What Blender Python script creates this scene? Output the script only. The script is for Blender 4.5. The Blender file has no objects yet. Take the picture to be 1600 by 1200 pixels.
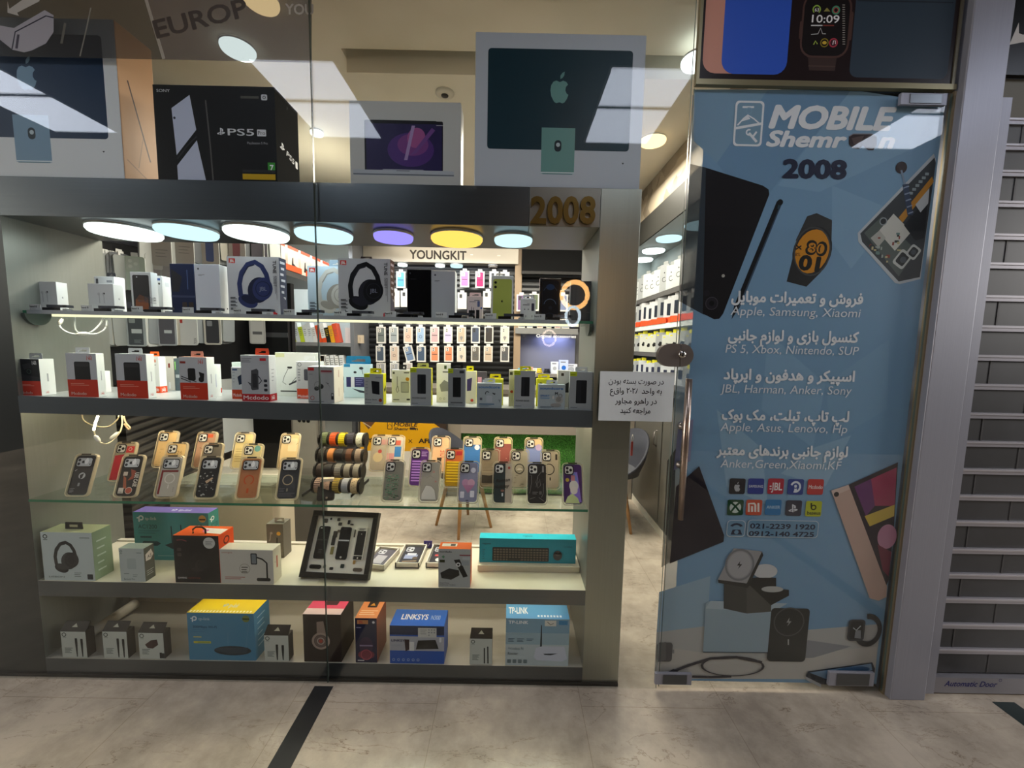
import bpy, math, random
from mathutils import Matrix, Vector
from math import sin, cos, pi, radians
random.seed(7)
C = bpy.context.scene.collection
SC = bpy.context.scene
# ---------------------------------------------------------------- camera, world, exposure
F = 620.0; PITCH = radians(5.55); ROLL = radians(1.11); YAW = radians(0.15); H = 1.377
fw = Vector((sin(YAW)*cos(PITCH), cos(YAW)*cos(PITCH), -sin(PITCH)))
r0 = Vector((cos(YAW), -sin(YAW), 0)); u0 = r0.cross(fw)
CR = r0*cos(ROLL) + u0*sin(ROLL); CU = -r0*sin(ROLL) + u0*cos(ROLL)
cam = bpy.data.cameras.new('camera'); cam.sensor_width = 36; cam.lens = F/1600*36; cam.clip_start = .02
co = bpy.data.objects.new('camera', cam); C.objects.link(co)
M4 = Matrix((CR, CU, -fw)).transposed().to_4x4(); M4.translation = (0, 0, H); co.matrix_world = M4
SC.camera = co
w = bpy.data.worlds.new('world'); SC.world = w; w.use_nodes = True
w.node_tree.nodes['Background'].inputs[0].default_value = (.75, .82, 1, 1)
w.node_tree.nodes['Background'].inputs[1].default_value = .05
SC.view_settings.view_transform = 'Standard'; SC.view_settings.look = 'None'
SC.view_settings.exposure = 0.0; SC.view_settings.gamma = 1; SC.view_settings.use_curve_mapping = False
SC.cycles.transparent_max_bounces = 24; SC.cycles.max_bounces = 8
SC.cycles.sample_clamp_indirect = 4; SC.cycles.caustics_reflective = False

def area(name, loc, sx, sy, power, col=(1, 1, 1), rot=(0, 0, 0), disk=False):
    l = bpy.data.lights.new(name, 'AREA'); l.energy = power; l.color = col
    l.shape = 'ELLIPSE' if disk else 'RECTANGLE'; l.size = sx; l.size_y = sy
    o = bpy.data.objects.new(name, l); C.objects.link(o); o.location = loc; o.rotation_euler = rot; return o
# shop ceiling lamps (their lit discs are built with the ceiling), cases' LED strips, corridor fills added at both ends to brighten the floor
area('shop_light', (-.9, 2.9, 2.62), 1.2, .8, 58, (1, .92, .78))
area('shop_light', (.4, 2.9, 2.62), 1.2, .8, 62, (1, .92, .78))
area('slatwall_light', (-.72, 3.95, 2.18), 1.3, .1, 5, (.93, .97, 1), (radians(25), 0, 0))
area('left_shelf_light', (-1.75, 3.5, 2.25), .3, 1.1, 20, (.93, .98, 1))
area('right_shelf_light', (1.25, 2.7, 2.24), .2, 1.6, 1.2, (.95, .98, 1))
area('grass_light', (.1, 3.56, .6), 1.0, .04, 6, (1, 1, .95))
area('corridor_fill', (-7.5, -.3, 2.6), 1.6, 1.6, 250, (1, .92, .82), (0, radians(-50), 0))
area('corridor_fill', (7.5, -.3, 2.6), 1.6, 1.6, 250, (1, .96, .92), (0, radians(50), 0))

area('strip_light', (-.78, 1.56, 1.447), 1.95, .012, 3.6, (1, .95, .78))
# ---------------------------------------------------------------- helpers
def ray(px, py): return CR*((px-800)/F) + CU*((600-py)/F) + fw
def at(px, py, Y):
    d = ray(px, py); return Vector((0, 0, H)) + d*(Y/d.y)
def onz(px, py, Z):
    d = ray(px, py); return Vector((0, 0, H)) + d*((Z-H)/d.z)
def pxat(p):
    v = Vector(p)-Vector((0, 0, H)); z = v.dot(fw); return 800+F*v.dot(CR)/z, 600-F*v.dot(CU)/z

def lin(h):
    h = h.lstrip('#'); h = h if len(h) == 6 else ''.join(x*2 for x in h); c = [int(h[i:i+2], 16)/255 for i in (0, 2, 4)]
    return tuple(x/12.92 if x <= .04045 else ((x+.055)/1.055)**2.4 for x in c)
MATS = {}
def nm(name):
    m = bpy.data.materials.new(name); m.use_nodes = True; nt = m.node_tree
    return m, nt, nt.nodes['Principled BSDF']
def mat(k):
    """a colour '#rrggbb', optionally with :rough or :rough:metal, or a preset key"""
    if k in MATS: return MATS[k]
    a = k.split(':'); m, nt, b = nm('paint_'+a[0].strip('#'))
    c = lin(a[0]); b.inputs['Roughness'].default_value = float(a[1]) if len(a) > 1 else .42
    b.inputs['Metallic'].default_value = float(a[2]) if len(a) > 2 else 0
    b.inputs['Specular IOR Level'].default_value = .22
    n = nt.nodes.new('ShaderNodeTexNoise'); n.inputs['Scale'].default_value = 60
    r = nt.nodes.new('ShaderNodeMixRGB'); r.blend_type = 'MULTIPLY'; r.inputs[0].default_value = .06
    r.inputs[1].default_value = (*c, 1); nt.links.new(n.outputs['Color'], r.inputs[2])
    nt.links.new(r.outputs[0], b.inputs['Base Color']); MATS[k] = m; return m
def emit(k, col, s):
    m = bpy.data.materials.new(k); m.use_nodes = True; nt = m.node_tree; nt.nodes.clear()
    e = nt.nodes.new('ShaderNodeEmission'); e.inputs[0].default_value = (*col, 1); e.inputs[1].default_value = s
    o = nt.nodes.new('ShaderNodeOutputMaterial'); nt.links.new(e.outputs[0], o.inputs[0]); MATS[k] = m
def glassm(k, tint, ior=1.4, extra=0.0):
    m = bpy.data.materials.new(k); m.use_nodes = True; nt = m.node_tree; nt.nodes.clear(); N = nt.nodes.new
    t = N('ShaderNodeBsdfTransparent'); t.inputs[0].default_value = (*tint, 1)
    g = N('ShaderNodeBsdfGlossy'); g.inputs['Roughness'].default_value = 0.0
    f = N('ShaderNodeFresnel'); ge = N('ShaderNodeNewGeometry'); io = N('ShaderNodeMix')
    io.inputs[2].default_value = ior; io.inputs[3].default_value = 1/ior; nt.links.new(ge.outputs['Backfacing'], io.inputs[0]); nt.links.new(io.outputs[0], f.inputs[0])
    mx = N('ShaderNodeMixShader'); o = N('ShaderNodeOutputMaterial')
    nt.links.new(f.outputs[0], mx.inputs[0]); nt.links.new(t.outputs[0], mx.inputs[1]); nt.links.new(g.outputs[0], mx.inputs[2])
    nt.links.new(mx.outputs[0], o.inputs[0]); MATS[k] = m
def film(k, col, alpha):
    m, nt, b = nm(k); b.inputs['Base Color'].default_value = (*lin(col), 1); b.inputs['Roughness'].default_value = .5
    b.inputs['Alpha'].default_value = alpha; MATS[k] = m
def brushed(k, col, rough, axis, metal=1.0):
    m, nt, b = nm(k); N = nt.nodes.new; L = nt.links.new
    tc = N('ShaderNodeTexCoord'); mp = N('ShaderNodeMapping'); s = [3, 3, 3]
    for i in range(3): s[i] = 3 if i == axis else 260
    mp.inputs['Scale'].default_value = s; n = N('ShaderNodeTexNoise'); n.inputs['Scale'].default_value = 1; n.inputs['Detail'].default_value = 2
    L(tc.outputs['Object'], mp.inputs[0]); L(mp.outputs[0], n.inputs['Vector'])
    r = N('ShaderNodeValToRGB'); r.color_ramp.elements[0].position = .3; r.color_ramp.elements[1].position = .7
    c = lin(col); r.color_ramp.elements[0].color = (*[x*.965 for x in c], 1); r.color_ramp.elements[1].color = (*[x*1.03 for x in c], 1)
    L(n.outputs[0], r.inputs[0]); L(r.outputs[0], b.inputs['Base Color'])
    b.inputs['Metallic'].default_value = metal; b.inputs['Roughness'].default_value = rough
    bm = N('ShaderNodeBump'); bm.inputs['Strength'].default_value = .025; bm.inputs['Distance'].default_value = .001
    L(n.outputs[0], bm.inputs['Height']); L(bm.outputs[0], b.inputs['Normal']); MATS[k] = m
def marble(k):
    m, nt, b = nm(k); N = nt.nodes.new; L = nt.links.new; tc = N('ShaderNodeTexCoord')
    n1 = N('ShaderNodeTexNoise'); n1.inputs['Scale'].default_value = 2.6; n1.inputs['Detail'].default_value = 12; n1.inputs['Roughness'].default_value = .68
    L(tc.outputs['Object'], n1.inputs['Vector'])
    r1 = N('ShaderNodeValToRGB'); e = r1.color_ramp.elements
    e[0].position = .34; e[0].color = (*lin('#8f8477'), 1); e[1].position = .62; e[1].color = (*lin('#c0b3a1'), 1)
    L(n1.outputs[0], r1.inputs[0])
    mp = N('ShaderNodeMapping'); mp.inputs['Rotation'].default_value = (0, 0, .7); mp.inputs['Scale'].default_value = (1.1, 3.2, 1)
    L(tc.outputs['Object'], mp.inputs[0])
    n2 = N('ShaderNodeTexNoise'); n2.inputs['Scale'].default_value = 2.3; n2.inputs['Detail'].default_value = 9
    n2.inputs['Roughness'].default_value = .62; n2.inputs['Distortion'].default_value = .5; L(mp.outputs[0], n2.inputs['Vector'])
    r2 = N('ShaderNodeValToRGB'); e = r2.color_ramp.elements
    e[0].position = .493; e[0].color = (1, 1, 1, 1); e[1].position = .507; e[1].color = (1, 1, 1, 1)
    v = r2.color_ramp.elements.new(.5); v.color = (.36, .28, .22, 1); L(n2.outputs[0], r2.inputs[0])
    mk = N('ShaderNodeTexNoise'); mk.inputs['Scale'].default_value = 3; L(tc.outputs['Object'], mk.inputs['Vector'])
    rk = N('ShaderNodeValToRGB'); rk.color_ramp.elements[0].position = .36; rk.color_ramp.elements[1].position = .7; L(mk.outputs[0], rk.inputs[0])
    mu = N('ShaderNodeMixRGB'); mu.blend_type = 'MULTIPLY'; L(rk.outputs[0], mu.inputs[0]); L(r1.outputs[0], mu.inputs[1]); L(r2.outputs[0], mu.inputs[2])
    br = N('ShaderNodeTexBrick'); br.offset = .35; br.inputs['Scale'].default_value = 1
    br.inputs['Mortar Size'].default_value = .0012; br.inputs['Brick Width'].default_value = 3.1; br.inputs['Row Height'].default_value = .555
    br.inputs['Color1'].default_value = br.inputs['Color2'].default_value = (1, 1, 1, 1); br.inputs['Mortar'].default_value = (.72, .69, .65, 1)
    mb = N('ShaderNodeMapping'); mb.inputs['Rotation'].default_value = (0, 0, pi/2); mb.inputs['Location'].default_value = (1.4, .26, 0)
    L(tc.outputs['Object'], mb.inputs[0]); L(mb.outputs[0], br.inputs['Vector'])
    m2 = N('ShaderNodeMixRGB'); m2.blend_type = 'MULTIPLY'; m2.inputs[0].default_value = 1; L(mu.outputs[0], m2.inputs[1]); L(br.outputs[0], m2.inputs[2])
    L(m2.outputs[0], b.inputs['Base Color']); b.inputs['Roughness'].default_value = .22; MATS[k] = m
def stripes(k, c1, c2, per, axis=2):
    m, nt, b = nm(k); N = nt.nodes.new; L = nt.links.new; tc = N('ShaderNodeTexCoord'); wv = N('ShaderNodeTexWave')
    wv.bands_direction = 'XYZ'[axis]; wv.inputs['Scale'].default_value = .314/per; L(tc.outputs['Object'], wv.inputs['Vector'])
    r = N('ShaderNodeValToRGB'); e = r.color_ramp.elements; e[0].position = .25; e[0].color = (*lin(c1), 1); e[1].position = .5; e[1].color = (*lin(c2), 1)
    L(wv.outputs['Fac'], r.inputs[0]); L(r.outputs[0], b.inputs['Base Color']); b.inputs['Roughness'].default_value = .35
    bp = N('ShaderNodeBump'); bp.inputs['Distance'].default_value = .004; L(wv.outputs['Fac'], bp.inputs['Height']); L(bp.outputs[0], b.inputs['Normal']); MATS[k] = m
def noisy(k, c1, c2, scale, rough=.6):
    m, nt, b = nm(k); N = nt.nodes.new; L = nt.links.new; tc = N('ShaderNodeTexCoord'); n = N('ShaderNodeTexNoise')
    n.inputs['Scale'].default_value = scale; n.inputs['Detail'].default_value = 5; L(tc.outputs['Object'], n.inputs['Vector'])
    r = N('ShaderNodeValToRGB'); e = r.color_ramp.elements; e[0].position = .35; e[0].color = (*lin(c1), 1); e[1].position = .65; e[1].color = (*lin(c2), 1)
    L(n.outputs[0], r.inputs[0]); L(r.outputs[0], b.inputs['Base Color']); b.inputs['Roughness'].default_value = rough; MATS[k] = m
def herring(k):
    m, nt, b = nm(k); N = nt.nodes.new; L = nt.links.new; tc = N('ShaderNodeTexCoord')
    mp = N('ShaderNodeMapping'); mp.inputs['Rotation'].default_value = (radians(45), 0, 0); L(tc.outputs['Object'], mp.inputs[0])
    ch = N('ShaderNodeTexVoronoi'); ch.inputs['Scale'].default_value = 7; ch.distance = 'CHEBYCHEV'; L(mp.outputs[0], ch.inputs['Vector'])
    r = N('ShaderNodeValToRGB'); e = r.color_ramp.elements; e[0].color = (*lin('#57493b'), 1); e[1].color = (*lin('#bfb19b'), 1)
    L(ch.outputs['Color'], r.inputs[0]); L(r.outputs[0], b.inputs['Base Color']); MATS[k] = m

glassm('glass', (.97, .985, .98)); glassm('shelfglass', (.9, .96, .93), 1.5); glassm('clear', (.98, .98, .96), 1.45)
film('tint_brown', '#241d18', .72); film('tint_purple', '#4f4144', .74); film('perf_blue', '#86a6bd', .6); film('tray_rim', '#ead9b6', .55); film('tray_rim_grey', '#d9cfb8', .5); film('perf_black', '#141416', .72); film('ghost', '#d8cfc4', .5)
brushed('steel_h', '#6d7174', .33, 0); brushed('steel_v', '#a5a69c', .36, 2); brushed('steel_side', '#8d908a', .4, 2, .6); brushed('steel_dark', '#565b60', .4, 0, .25); brushed('steel_y', '#b9b9b2', .4, 1)
brushed('post_steel', '#414240', .4, 2, .7); brushed('gold', '#7a6230', .3, 2, .7); brushed('alu', '#93949e', .42, 2, .4); brushed('chrome', '#857d77', .3, 0, .6)
marble('marble'); stripes('slat', '#050506', '#242427', .055); stripes('ribs', '#060606', '#3d3a36', .042)
noisy('grass', '#123d0c', '#4f9a35', 190, .8); noisy('cream', '#dcd4c0', '#e4dcca', 3, .7); noisy('slotshade', '#3b3227', '#40362b', 4)
noisy('shelfwhite', '#cfc6b0', '#ded6c2', 4, .35); noisy('shelftop', '#a8acae', '#b8bcbe', 6, .3); herring('herring')
noisy('oak', '#9a6c3c', '#b58650', 14); noisy('shutter', '#222224', '#303033', 5, .45); noisy('asphalt', '#141415', '#1d1d1f', 8)
emit('lampcool', (.62, .92, 1), 1.35); emit('lampwhite', (.90, 1, .96), 2.2); emit('lamppurple', (.30, .25, .95), 1.5); emit('lamporange', (1, .55, .1), 1.7)
emit('ledlow', (1, .88, .68), 10); emit('ledwarm', (1, .86, .6), 46); emit('ledcool', (1, .94, .60), 1.25); emit('panel', (.80, .86, 1), 8.5); emit('discwhite', (.88, 1, .98), 3); emit('discwarm', (1, .72, .36), 2.2)
emit('ringorange', (1, .5, .16), 24); emit('ringwhite', (.75, .9, 1), 16); emit('ringpale', (1, .78, .66), 10)

def link(o, parent=None):
    C.objects.link(o)
    if parent: o.parent = parent
    return o
def tag(o, label=None, cat=None, group=None, kind=None):
    if label: o['label'] = label
    if cat: o['category'] = cat
    if group: o['group'] = group
    if kind: o['kind'] = kind
    return o
def thing(name, label, cat, loc=(0, 0, 0), rz=0, group=None):
    o = bpy.data.objects.new(name, None); o.empty_display_size = .02; link(o); o.location = loc; o.rotation_euler = (0, 0, rz)
    return tag(o, label, cat, group)
def copy_tree(o, parent=None):
    c = o.copy(); link(c, parent)
    for ch in [x for x in C.objects if x.parent == o]: copy_tree(ch, c)
    return c

TX = {}
def glyphs(s, b=0.0, sh=0.0):
    k = (s, b, sh)
    if k not in TX:
        c = bpy.data.curves.new('t', 'FONT'); c.body = s; c.size = 1; c.offset = b; c.shear = sh; c.resolution_u = 3
        o = bpy.data.objects.new('t', c); C.objects.link(o)
        m = bpy.data.meshes.new_from_object(o.evaluated_get(bpy.context.evaluated_depsgraph_get()))
        fs = [tuple(p.vertices) for p in m.polygons]; par = list(range(len(m.vertices)))
        def root(i):
            while par[i] != i: par[i] = par[par[i]]; i = par[i]
            return i
        for f in fs:
            for i in f[1:]: par[root(i)] = root(f[0])
        vs = [(v.co.x, v.co.y) for v in m.vertices]; rs = [root(i) for i in range(len(vs))]
        left = {}
        for r, v in zip(rs, vs): left[r] = min(left.get(r, 9e9), v[0])
        order = {r: n for n, r in enumerate(sorted(left, key=left.get))}
        TX[k] = (vs, fs, [order[r] for r in rs])
        bpy.data.objects.remove(o); bpy.data.meshes.remove(m); bpy.data.curves.remove(c)
    return TX[k]
AR = {'ا': (0xFE8D, 2), 'ب': (0xFE8F, 4), 'پ': (0xFB56, 4), 'ت': (0xFE95, 4), 'ج': (0xFE9D, 4), 'د': (0xFEA9, 2), 'ر': (0xFEAD, 2), 'ز': (0xFEAF, 2), 'س': (0xFEB1, 4), 'ش': (0xFEB5, 4), 'ص': (0xFEB9, 4), 'ع': (0xFEC9, 4), 'ف': (0xFED1, 4), 'ک': (0xFB8E, 4), 'ل': (0xFEDD, 4), 'م': (0xFEE1, 4), 'ن': (0xFEE5, 4), 'و': (0xFEED, 2), 'ه': (0xFEE9, 4), 'ی': (0xFBFC, 4), 'ح': (0xFEA1, 4)}
def fa(s):
    out = []
    for i, c in enumerate(s):
        if c not in AR: out.append(c); continue
        b, n = AR[c]
        prev = i > 0 and s[i-1] in AR and AR[s[i-1]][1] == 4
        nxt = n == 4 and i+1 < len(s) and s[i+1] in AR
        out.append(chr(b + (3 if prev and nxt else 2 if nxt else 1 if prev else 0)))
    r = ''.join(out)[::-1]; d = ''.join(ch for ch in r if '۰' <= ch <= '۹')
    return r.replace(d, d[::-1]) if d else r

class MB:
    def __init__(s): s.v = []; s.f = []; s.fm = []; s.m = []; s.sm = []; s.lay = 0
    def mi(s, k):
        m = mat(k)
        if m not in s.m: s.m.append(m)
        return s.m.index(m)
    def add(s, vs, fs, k, smooth=False):
        n = len(s.v); s.v += [tuple(v) for v in vs]; i = s.mi(k)
        for f in fs: s.f.append(tuple(x+n for x in f)); s.fm.append(i); s.sm.append(smooth)
        return s
    def box(s, x0, y0, z0, x1, y1, z1, k, front=None, top=None, right=None, left=None):
        v = [(x0, y0, z0), (x1, y0, z0), (x1, y1, z0), (x0, y1, z0), (x0, y0, z1), (x1, y0, z1), (x1, y1, z1), (x0, y1, z1)]
        n = len(s.v); s.v += v
        for f, kk in (((0, 1, 5, 4), front), ((4, 5, 6, 7), top), ((1, 2, 6, 5), right), ((3, 0, 4, 7), left), ((2, 3, 7, 6), None), ((0, 3, 2, 1), None)):
            s.f.append(tuple(x+n for x in f)); s.fm.append(s.mi(kk or k)); s.sm.append(False)
        return s
    def hexa(s, v, k):
        return s.add(v, [(0, 1, 5, 4), (4, 5, 6, 7), (1, 2, 6, 5), (3, 0, 4, 7), (2, 3, 7, 6), (0, 3, 2, 1)], k)
    def prism(s, pts, fn, d0, d1, k, k2=None):
        """2-D outline swept between depths d0 and d1; fn(a,b,d)->xyz"""
        n = len(pts); V = [fn(a, b, d0) for a, b in pts]+[fn(a, b, d1) for a, b in pts]
        s.add(V, [tuple(range(n)), tuple(range(2*n-1, n-1, -1))], k)
        s.add(V, [(i, i+n, (i+1) % n+n, (i+1) % n) for i in range(n)], k2 or k, False); return s
    def lathe(s, prof, k, c=(0, 0, 0), seg=28, axis='z', smooth=True):
        V = []; n = len(prof)
        for i in range(seg):
            a = 2*pi*i/seg
            for r, h in prof:
                p = {'z': (r*cos(a), r*sin(a), h), 'y': (r*cos(a), h, r*sin(a)), 'x': (h, r*cos(a), r*sin(a))}[axis]
                V.append((p[0]+c[0], p[1]+c[1], p[2]+c[2]))
        fs = [(i*n+j, ((i+1) % seg)*n+j, ((i+1) % seg)*n+j+1, i*n+j+1) for i in range(seg) for j in range(n-1)]
        return s.add(V, fs, k, smooth)
    def tube(s, pts, r, k, seg=8, closed=False):
        P = [Vector(p) for p in pts]; n = len(P); V = []
        for i, p in enumerate(P):
            a = P[(i-1) % n] if closed or i > 0 else p; b = P[(i+1) % n] if closed or i < n-1 else p
            t = (b-a).normalized(); up = Vector((0, 0, 1)) if abs(t.z) < .9 else Vector((1, 0, 0))
            e1 = t.cross(up).normalized(); e2 = t.cross(e1); rr = r[i] if isinstance(r, (list, tuple)) else r
            V += [p+(e1*cos(2*pi*j/seg)+e2*sin(2*pi*j/seg))*rr for j in range(seg)]
        fs = [(i*seg+j, i*seg+(j+1) % seg, ((i+1) % n)*seg+(j+1) % seg, ((i+1) % n)*seg+j) for i in range(n if closed else n-1) for j in range(seg)]
        if not closed: fs += [tuple(range(seg-1, -1, -1)), tuple((n-1)*seg+j for j in range(seg))]
        return s.add(V, fs, k, True)
    def build(s, name, parent=None, loc=(0, 0, 0), rot=(0, 0, 0), bevel=0):
        me = bpy.data.meshes.new(name); me.from_pydata(s.v, [], s.f)
        for m in s.m: me.materials.append(m)
        me.polygons.foreach_set('material_index', s.fm); me.polygons.foreach_set('use_smooth', s.sm); me.update()
        o = bpy.data.objects.new(name, me); link(o, parent); o.location = loc; o.rotation_euler = rot
        if bevel:
            b = o.modifiers.new('bevel', 'BEVEL'); b.width = bevel; b.segments = 2; b.limit_method = 'ANGLE'; b.angle_limit = radians(50)
        return o
    def face(s, O, ux, uy, w, h, step=.00003): return Fc(s, Vector(O), Vector(ux), Vector(uy), w, h, step)
def rrect(w, h, r, n=5):
    out = []
    for cx, cy, a in ((w/2-r, h/2-r, 0), (-w/2+r, h/2-r, 90), (-w/2+r, -h/2+r, 180), (w/2-r, -h/2+r, 270)):
        out += [(cx+r*cos(radians(a+90*i/n)), cy+r*sin(radians(a+90*i/n))) for i in range(n+1)]
    return out

class Fc:
    """prints on one flat face: u to the right, v downwards, both 0..1 (or photo-measured points turned into the plane)"""
    def __init__(s, mb, O, ux, uy, w, h, step=.00003):
        s.mb = mb; s.O = O; s.ux = ux; s.uy = uy; s.w = w; s.h = h; s.n = ux.cross(uy)*-1; s.k = 1; s.step = step; s.px = None
    def pt(s, u, v):
        if s.px: return s.px(u, v)
        return s.O+s.ux*(u*s.w)+s.uy*(v*s.h)
    def fr(s, u, v):
        if s.px:
            a = s.px(u, v); sc = (s.px(u+1, v)-a).length; return a, s.ux*sc, s.uy*sc
        return s.pt(u, v), s.ux*s.w, s.uy*s.h
    def asp(s): return 1.0 if s.px else s.h/s.w
    def _a(s, P, fs, m):
        L = s.n*(s.k*s.step); s.k += 1; s.mb.add([p+L for p in P], fs, m); return s
    def p(s, pts, m): return s._a([s.pt(*q) for q in pts], [tuple(range(len(pts)))], m)
    def r(s, u0, v0, u1, v1, m): return s.p([(u0, v0), (u1, v0), (u1, v1), (u0, v1)], m)
    def _loc(s, u, v, pts, fs, m):
        a, eu, ev = s.fr(u, v); return s._a([a+eu*x+ev*y for x, y in pts], fs, m)
    def rr(s, u0, v0, u1, v1, rad, m, rot=0):
        w, h = u1-u0, v1-v0; q = 1/s.asp()
        P = rrect(w, h*s.asp(), rad); c, d = cos(rot), sin(rot); P = [(x*c-y*d, (x*d+y*c)*q) for x, y in P]
        return s._loc((u0+u1)/2, (v0+v1)/2, P, [tuple(range(len(P)))], m)
    def e(s, u, v, ru, rv=None, m='#000000', rot=0, n=22):
        q = 1/s.asp(); rv = ru*q if rv is None else rv; c, d = cos(rot), sin(rot)
        P = []
        for i in range(n):
            x, y = ru*cos(2*pi*i/n), rv*s.asp()*sin(2*pi*i/n); P.append((x*c-y*d, (x*d+y*c)*q))
        return s._loc(u, v, P, [tuple(range(n))], m)
    def ring(s, u, v, R, t, m, a0=0, a1=360, ky=1.0, n=24):
        q = ky/s.asp(); P = []
        for i in range(n+1):
            a = radians(a0+(a1-a0)*i/n)
            P += [(R*cos(a), R*sin(a)*q), ((R-t)*cos(a), (R-t)*sin(a)*q)]
        return s._loc(u, v, P, [(2*i, 2*i+1, 2*i+3, 2*i+2) for i in range(n)], m)
    def l(s, pts, wd, m):
        P = []; q = 1/s.asp(); n = len(pts)
        for i, (x, y) in enumerate(pts):
            x0, y0 = pts[max(i-1, 0)]; x1, y1 = pts[min(i+1, n-1)]; dx, dy = x1-x0, (y1-y0)/q; L = math.hypot(dx, dy) or 1
            P += [s.pt(x-dy/L*wd/2, y+dx/L*wd/2*q), s.pt(x+dy/L*wd/2, y-dx/L*wd/2*q)]
        return s._a(P, [(2*i, 2*i+1, 2*i+3, 2*i+2) for i in range(n-1)], m)
    def t(s, txt, u, v, h, m, al='l', w=None, b=0.0, sh=0.0, rot=0):
        """baseline at v, cap height h; w fits the width"""
        V, fs, isl = glyphs(txt, 0.0, sh)
        if not V: return s
        b = max(b, 0)*.8
        x0 = min(p[0] for p in V); x1 = max(p[0] for p in V); sy = h/.69*(1-b*.9); sx = w/(x1-x0+2*b) if w else sy*s.asp()
        off = {'l': 0, 'c': (x1-x0)/2, 'r': x1-x0}[al]; q = 1/s.asp(); c, d = cos(rot), sin(rot)
        a0, eu, ev = s.fr(u, v)
        for bx, by in ([(-b, 0), (b, 0), (0, b), (0, -b), (-b*.7, b*.7), (b*.7, b*.7), (-b*.7, -b*.7), (b*.7, -b*.7), (0, 0)] if b > 0 else [(0, 0)]):
            P = []
            for (x, y), g in zip(V, isl):
                a, e = (x-x0-off+bx+b)*sx, -(y+by)*sy/q
                P.append(a0+eu*(a*c-e*d)+ev*((a*d+e*c)*q)+s.n*(s.step*(g % 3)*.3))
            s._a(P, fs, m)
        return s
    def lines(s, u, v, wd, n, dv, m, h=None):
        for i in range(n): s.r(u, v+i*dv, u+wd*(1, .8, .9, .65, .85)[i % 5], v+i*dv+(h or dv*.4), m)
        return s

def pface(mb, Y, step=.00002):
    f = Fc(mb, Vector((0, Y, 0)), Vector((1, 0, 0)), Vector((0, 0, -1)), 1, 1, step); f.px = lambda u, v: at(u, v, Y); return f

S1, S3, S4, S5, ST = 1.475, .745, .407, .075, 1.951
def S2(x): return 1.150-.0068*(x+1.87)
ITEMS = []
def carton(name, label, px0, px1, ptop, Y, dep, z, front, side=None, top=None, art=None, tab=None, cat='box', group=None, rz=0, sart=None, tart=None, bevel=.0012, shp=None):
    """a printed carton standing on a shelf top z; its front face spans the photo's px0..px1 at depth Y"""
    py0 = pxat((at((px0+px1)/2, 600, Y).x, Y, z if not callable(z) else 1.14))[1]
    ym = (ptop+py0)/2; x0 = at(px0, ym, Y).x; x1 = at(px1, ym, Y).x; xc = (x0+x1)/2
    zz = z(xc) if callable(z) else z
    hh = at((px0+px1)/2, ptop, Y).z-zz; ww = x1-x0
    mb = MB(); mb.box(-ww/2, 0, 0, ww/2, dep, hh, side or front, front=front, top=top or side or front)
    f = mb.face((-ww/2, 0, hh), (1, 0, 0), (0, 0, -1), ww, hh)
    if art: art(f)
    if sart: sart(mb.face((ww/2, 0, hh), (0, 1, 0), (0, 0, -1), dep, hh))
    if tart: tart(mb.face((-ww/2, dep, hh), (1, 0, 0), (0, -1, 0), ww, dep))
    o = mb.build(name, None, (xc, Y, zz), (0, 0, rz), bevel); tag(o, label, cat, group)
    if tab:
        tu0, tu1, tv, col = tab[:4]; tw = (tu1-tu0); th = tv
        hang_tab(o, (-ww/2+(tu0+tu1)/2*ww), min(dep*.5, .02), hh, tw*ww, th, col)
    ITEMS.append(o); return o
def hang_tab(par, x, y, z, w, h, col):
    """flat hanger flap with a euro-slot hole"""
    t = .0012; m = MB(); a = .34; b0, b1 = .3, .62
    def q(u0, v0, u1, v1): m.box(x+(u0-.5)*w, y, z+v0*h, x+(u1-.5)*w, y+t, z+v1*h, col)
    q(0, 0, 1, b0); q(0, b0, .22, b1); q(.78, b0, 1, b1)
    m.prism([(x-.5*w, z+b1*h), (x+.5*w, z+b1*h), (x+.46*w, z+h), (x-.46*w, z+h)], lambda a, b, d: (a, d, b), y, y+t, col)
    m.prism([(x-.28*w, z+b1*h), (x-.08*w, z+b1*h), (x-.08*w, z+.5*h), (x-.28*w, z+.4*h)], lambda a, b, d: (a, d, b), y, y+t, col)
    return m.build('hang_tab', par)

# ================================================================ SETTING
def struct(name, mb, parent=None, label=None, bevel=0):
    o = mb.build(name, parent, bevel=bevel); o['kind'] = 'structure'
    if label: o['label'] = label
    return o
struct('floor', MB().box(-6, -2.3, -.1, 6, 4.4, 0, 'marble'))
a, b, c2, d = onz(482, 1066, 0), onz(512, 1067, 0), onz(443, 1200, 0), onz(402, 1200, 0)
struct('trim_1', MB().box(-.765, -2.3, .0002, -.69, 1.47, .0006, 'asphalt'))
struct('trim_2', MB().box(1.94, -2.3, .0002, 2.03, 1.45, .0006, '#1c2a2a'))
struct('ceiling', MB().box(-3.2, 1.5, 2.80, 1.7, 2.082, 2.95, 'cream').box(-3.2, 2.082, 2.93, 1.7, 2.2, 3.0, 'slotshade').box(-3.2, 2.082, 2.8, -.86, 4.4, 2.9, 'cream').box(-.86, 2.15, 2.735, 1.7, 4.4, 2.9, 'cream').box(-6, -2.3, 2.955, 6, 1.46, 3.0, '#454341'))  # slot roof coloured dark to stand for the shade inside the recess
struct('trim_3', MB().box(-.02, 1.55, 2.765, 1.0, 1.75, 2.80, 'cream').lathe([(0, 2.757), (.009, 2.757), (.011, 2.765)], '#3a342c', (.05, 1.62, 0), 12).lathe([(0, 2.757), (.009, 2.757), (.011, 2.765)], '#3a342c', (.69, 1.64, 0), 12))
wb = MB().box(-3.2, 4.305, 0, 1.7, 4.4, 2.9, '#6a6866')
struct('wall_back', wb)
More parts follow.
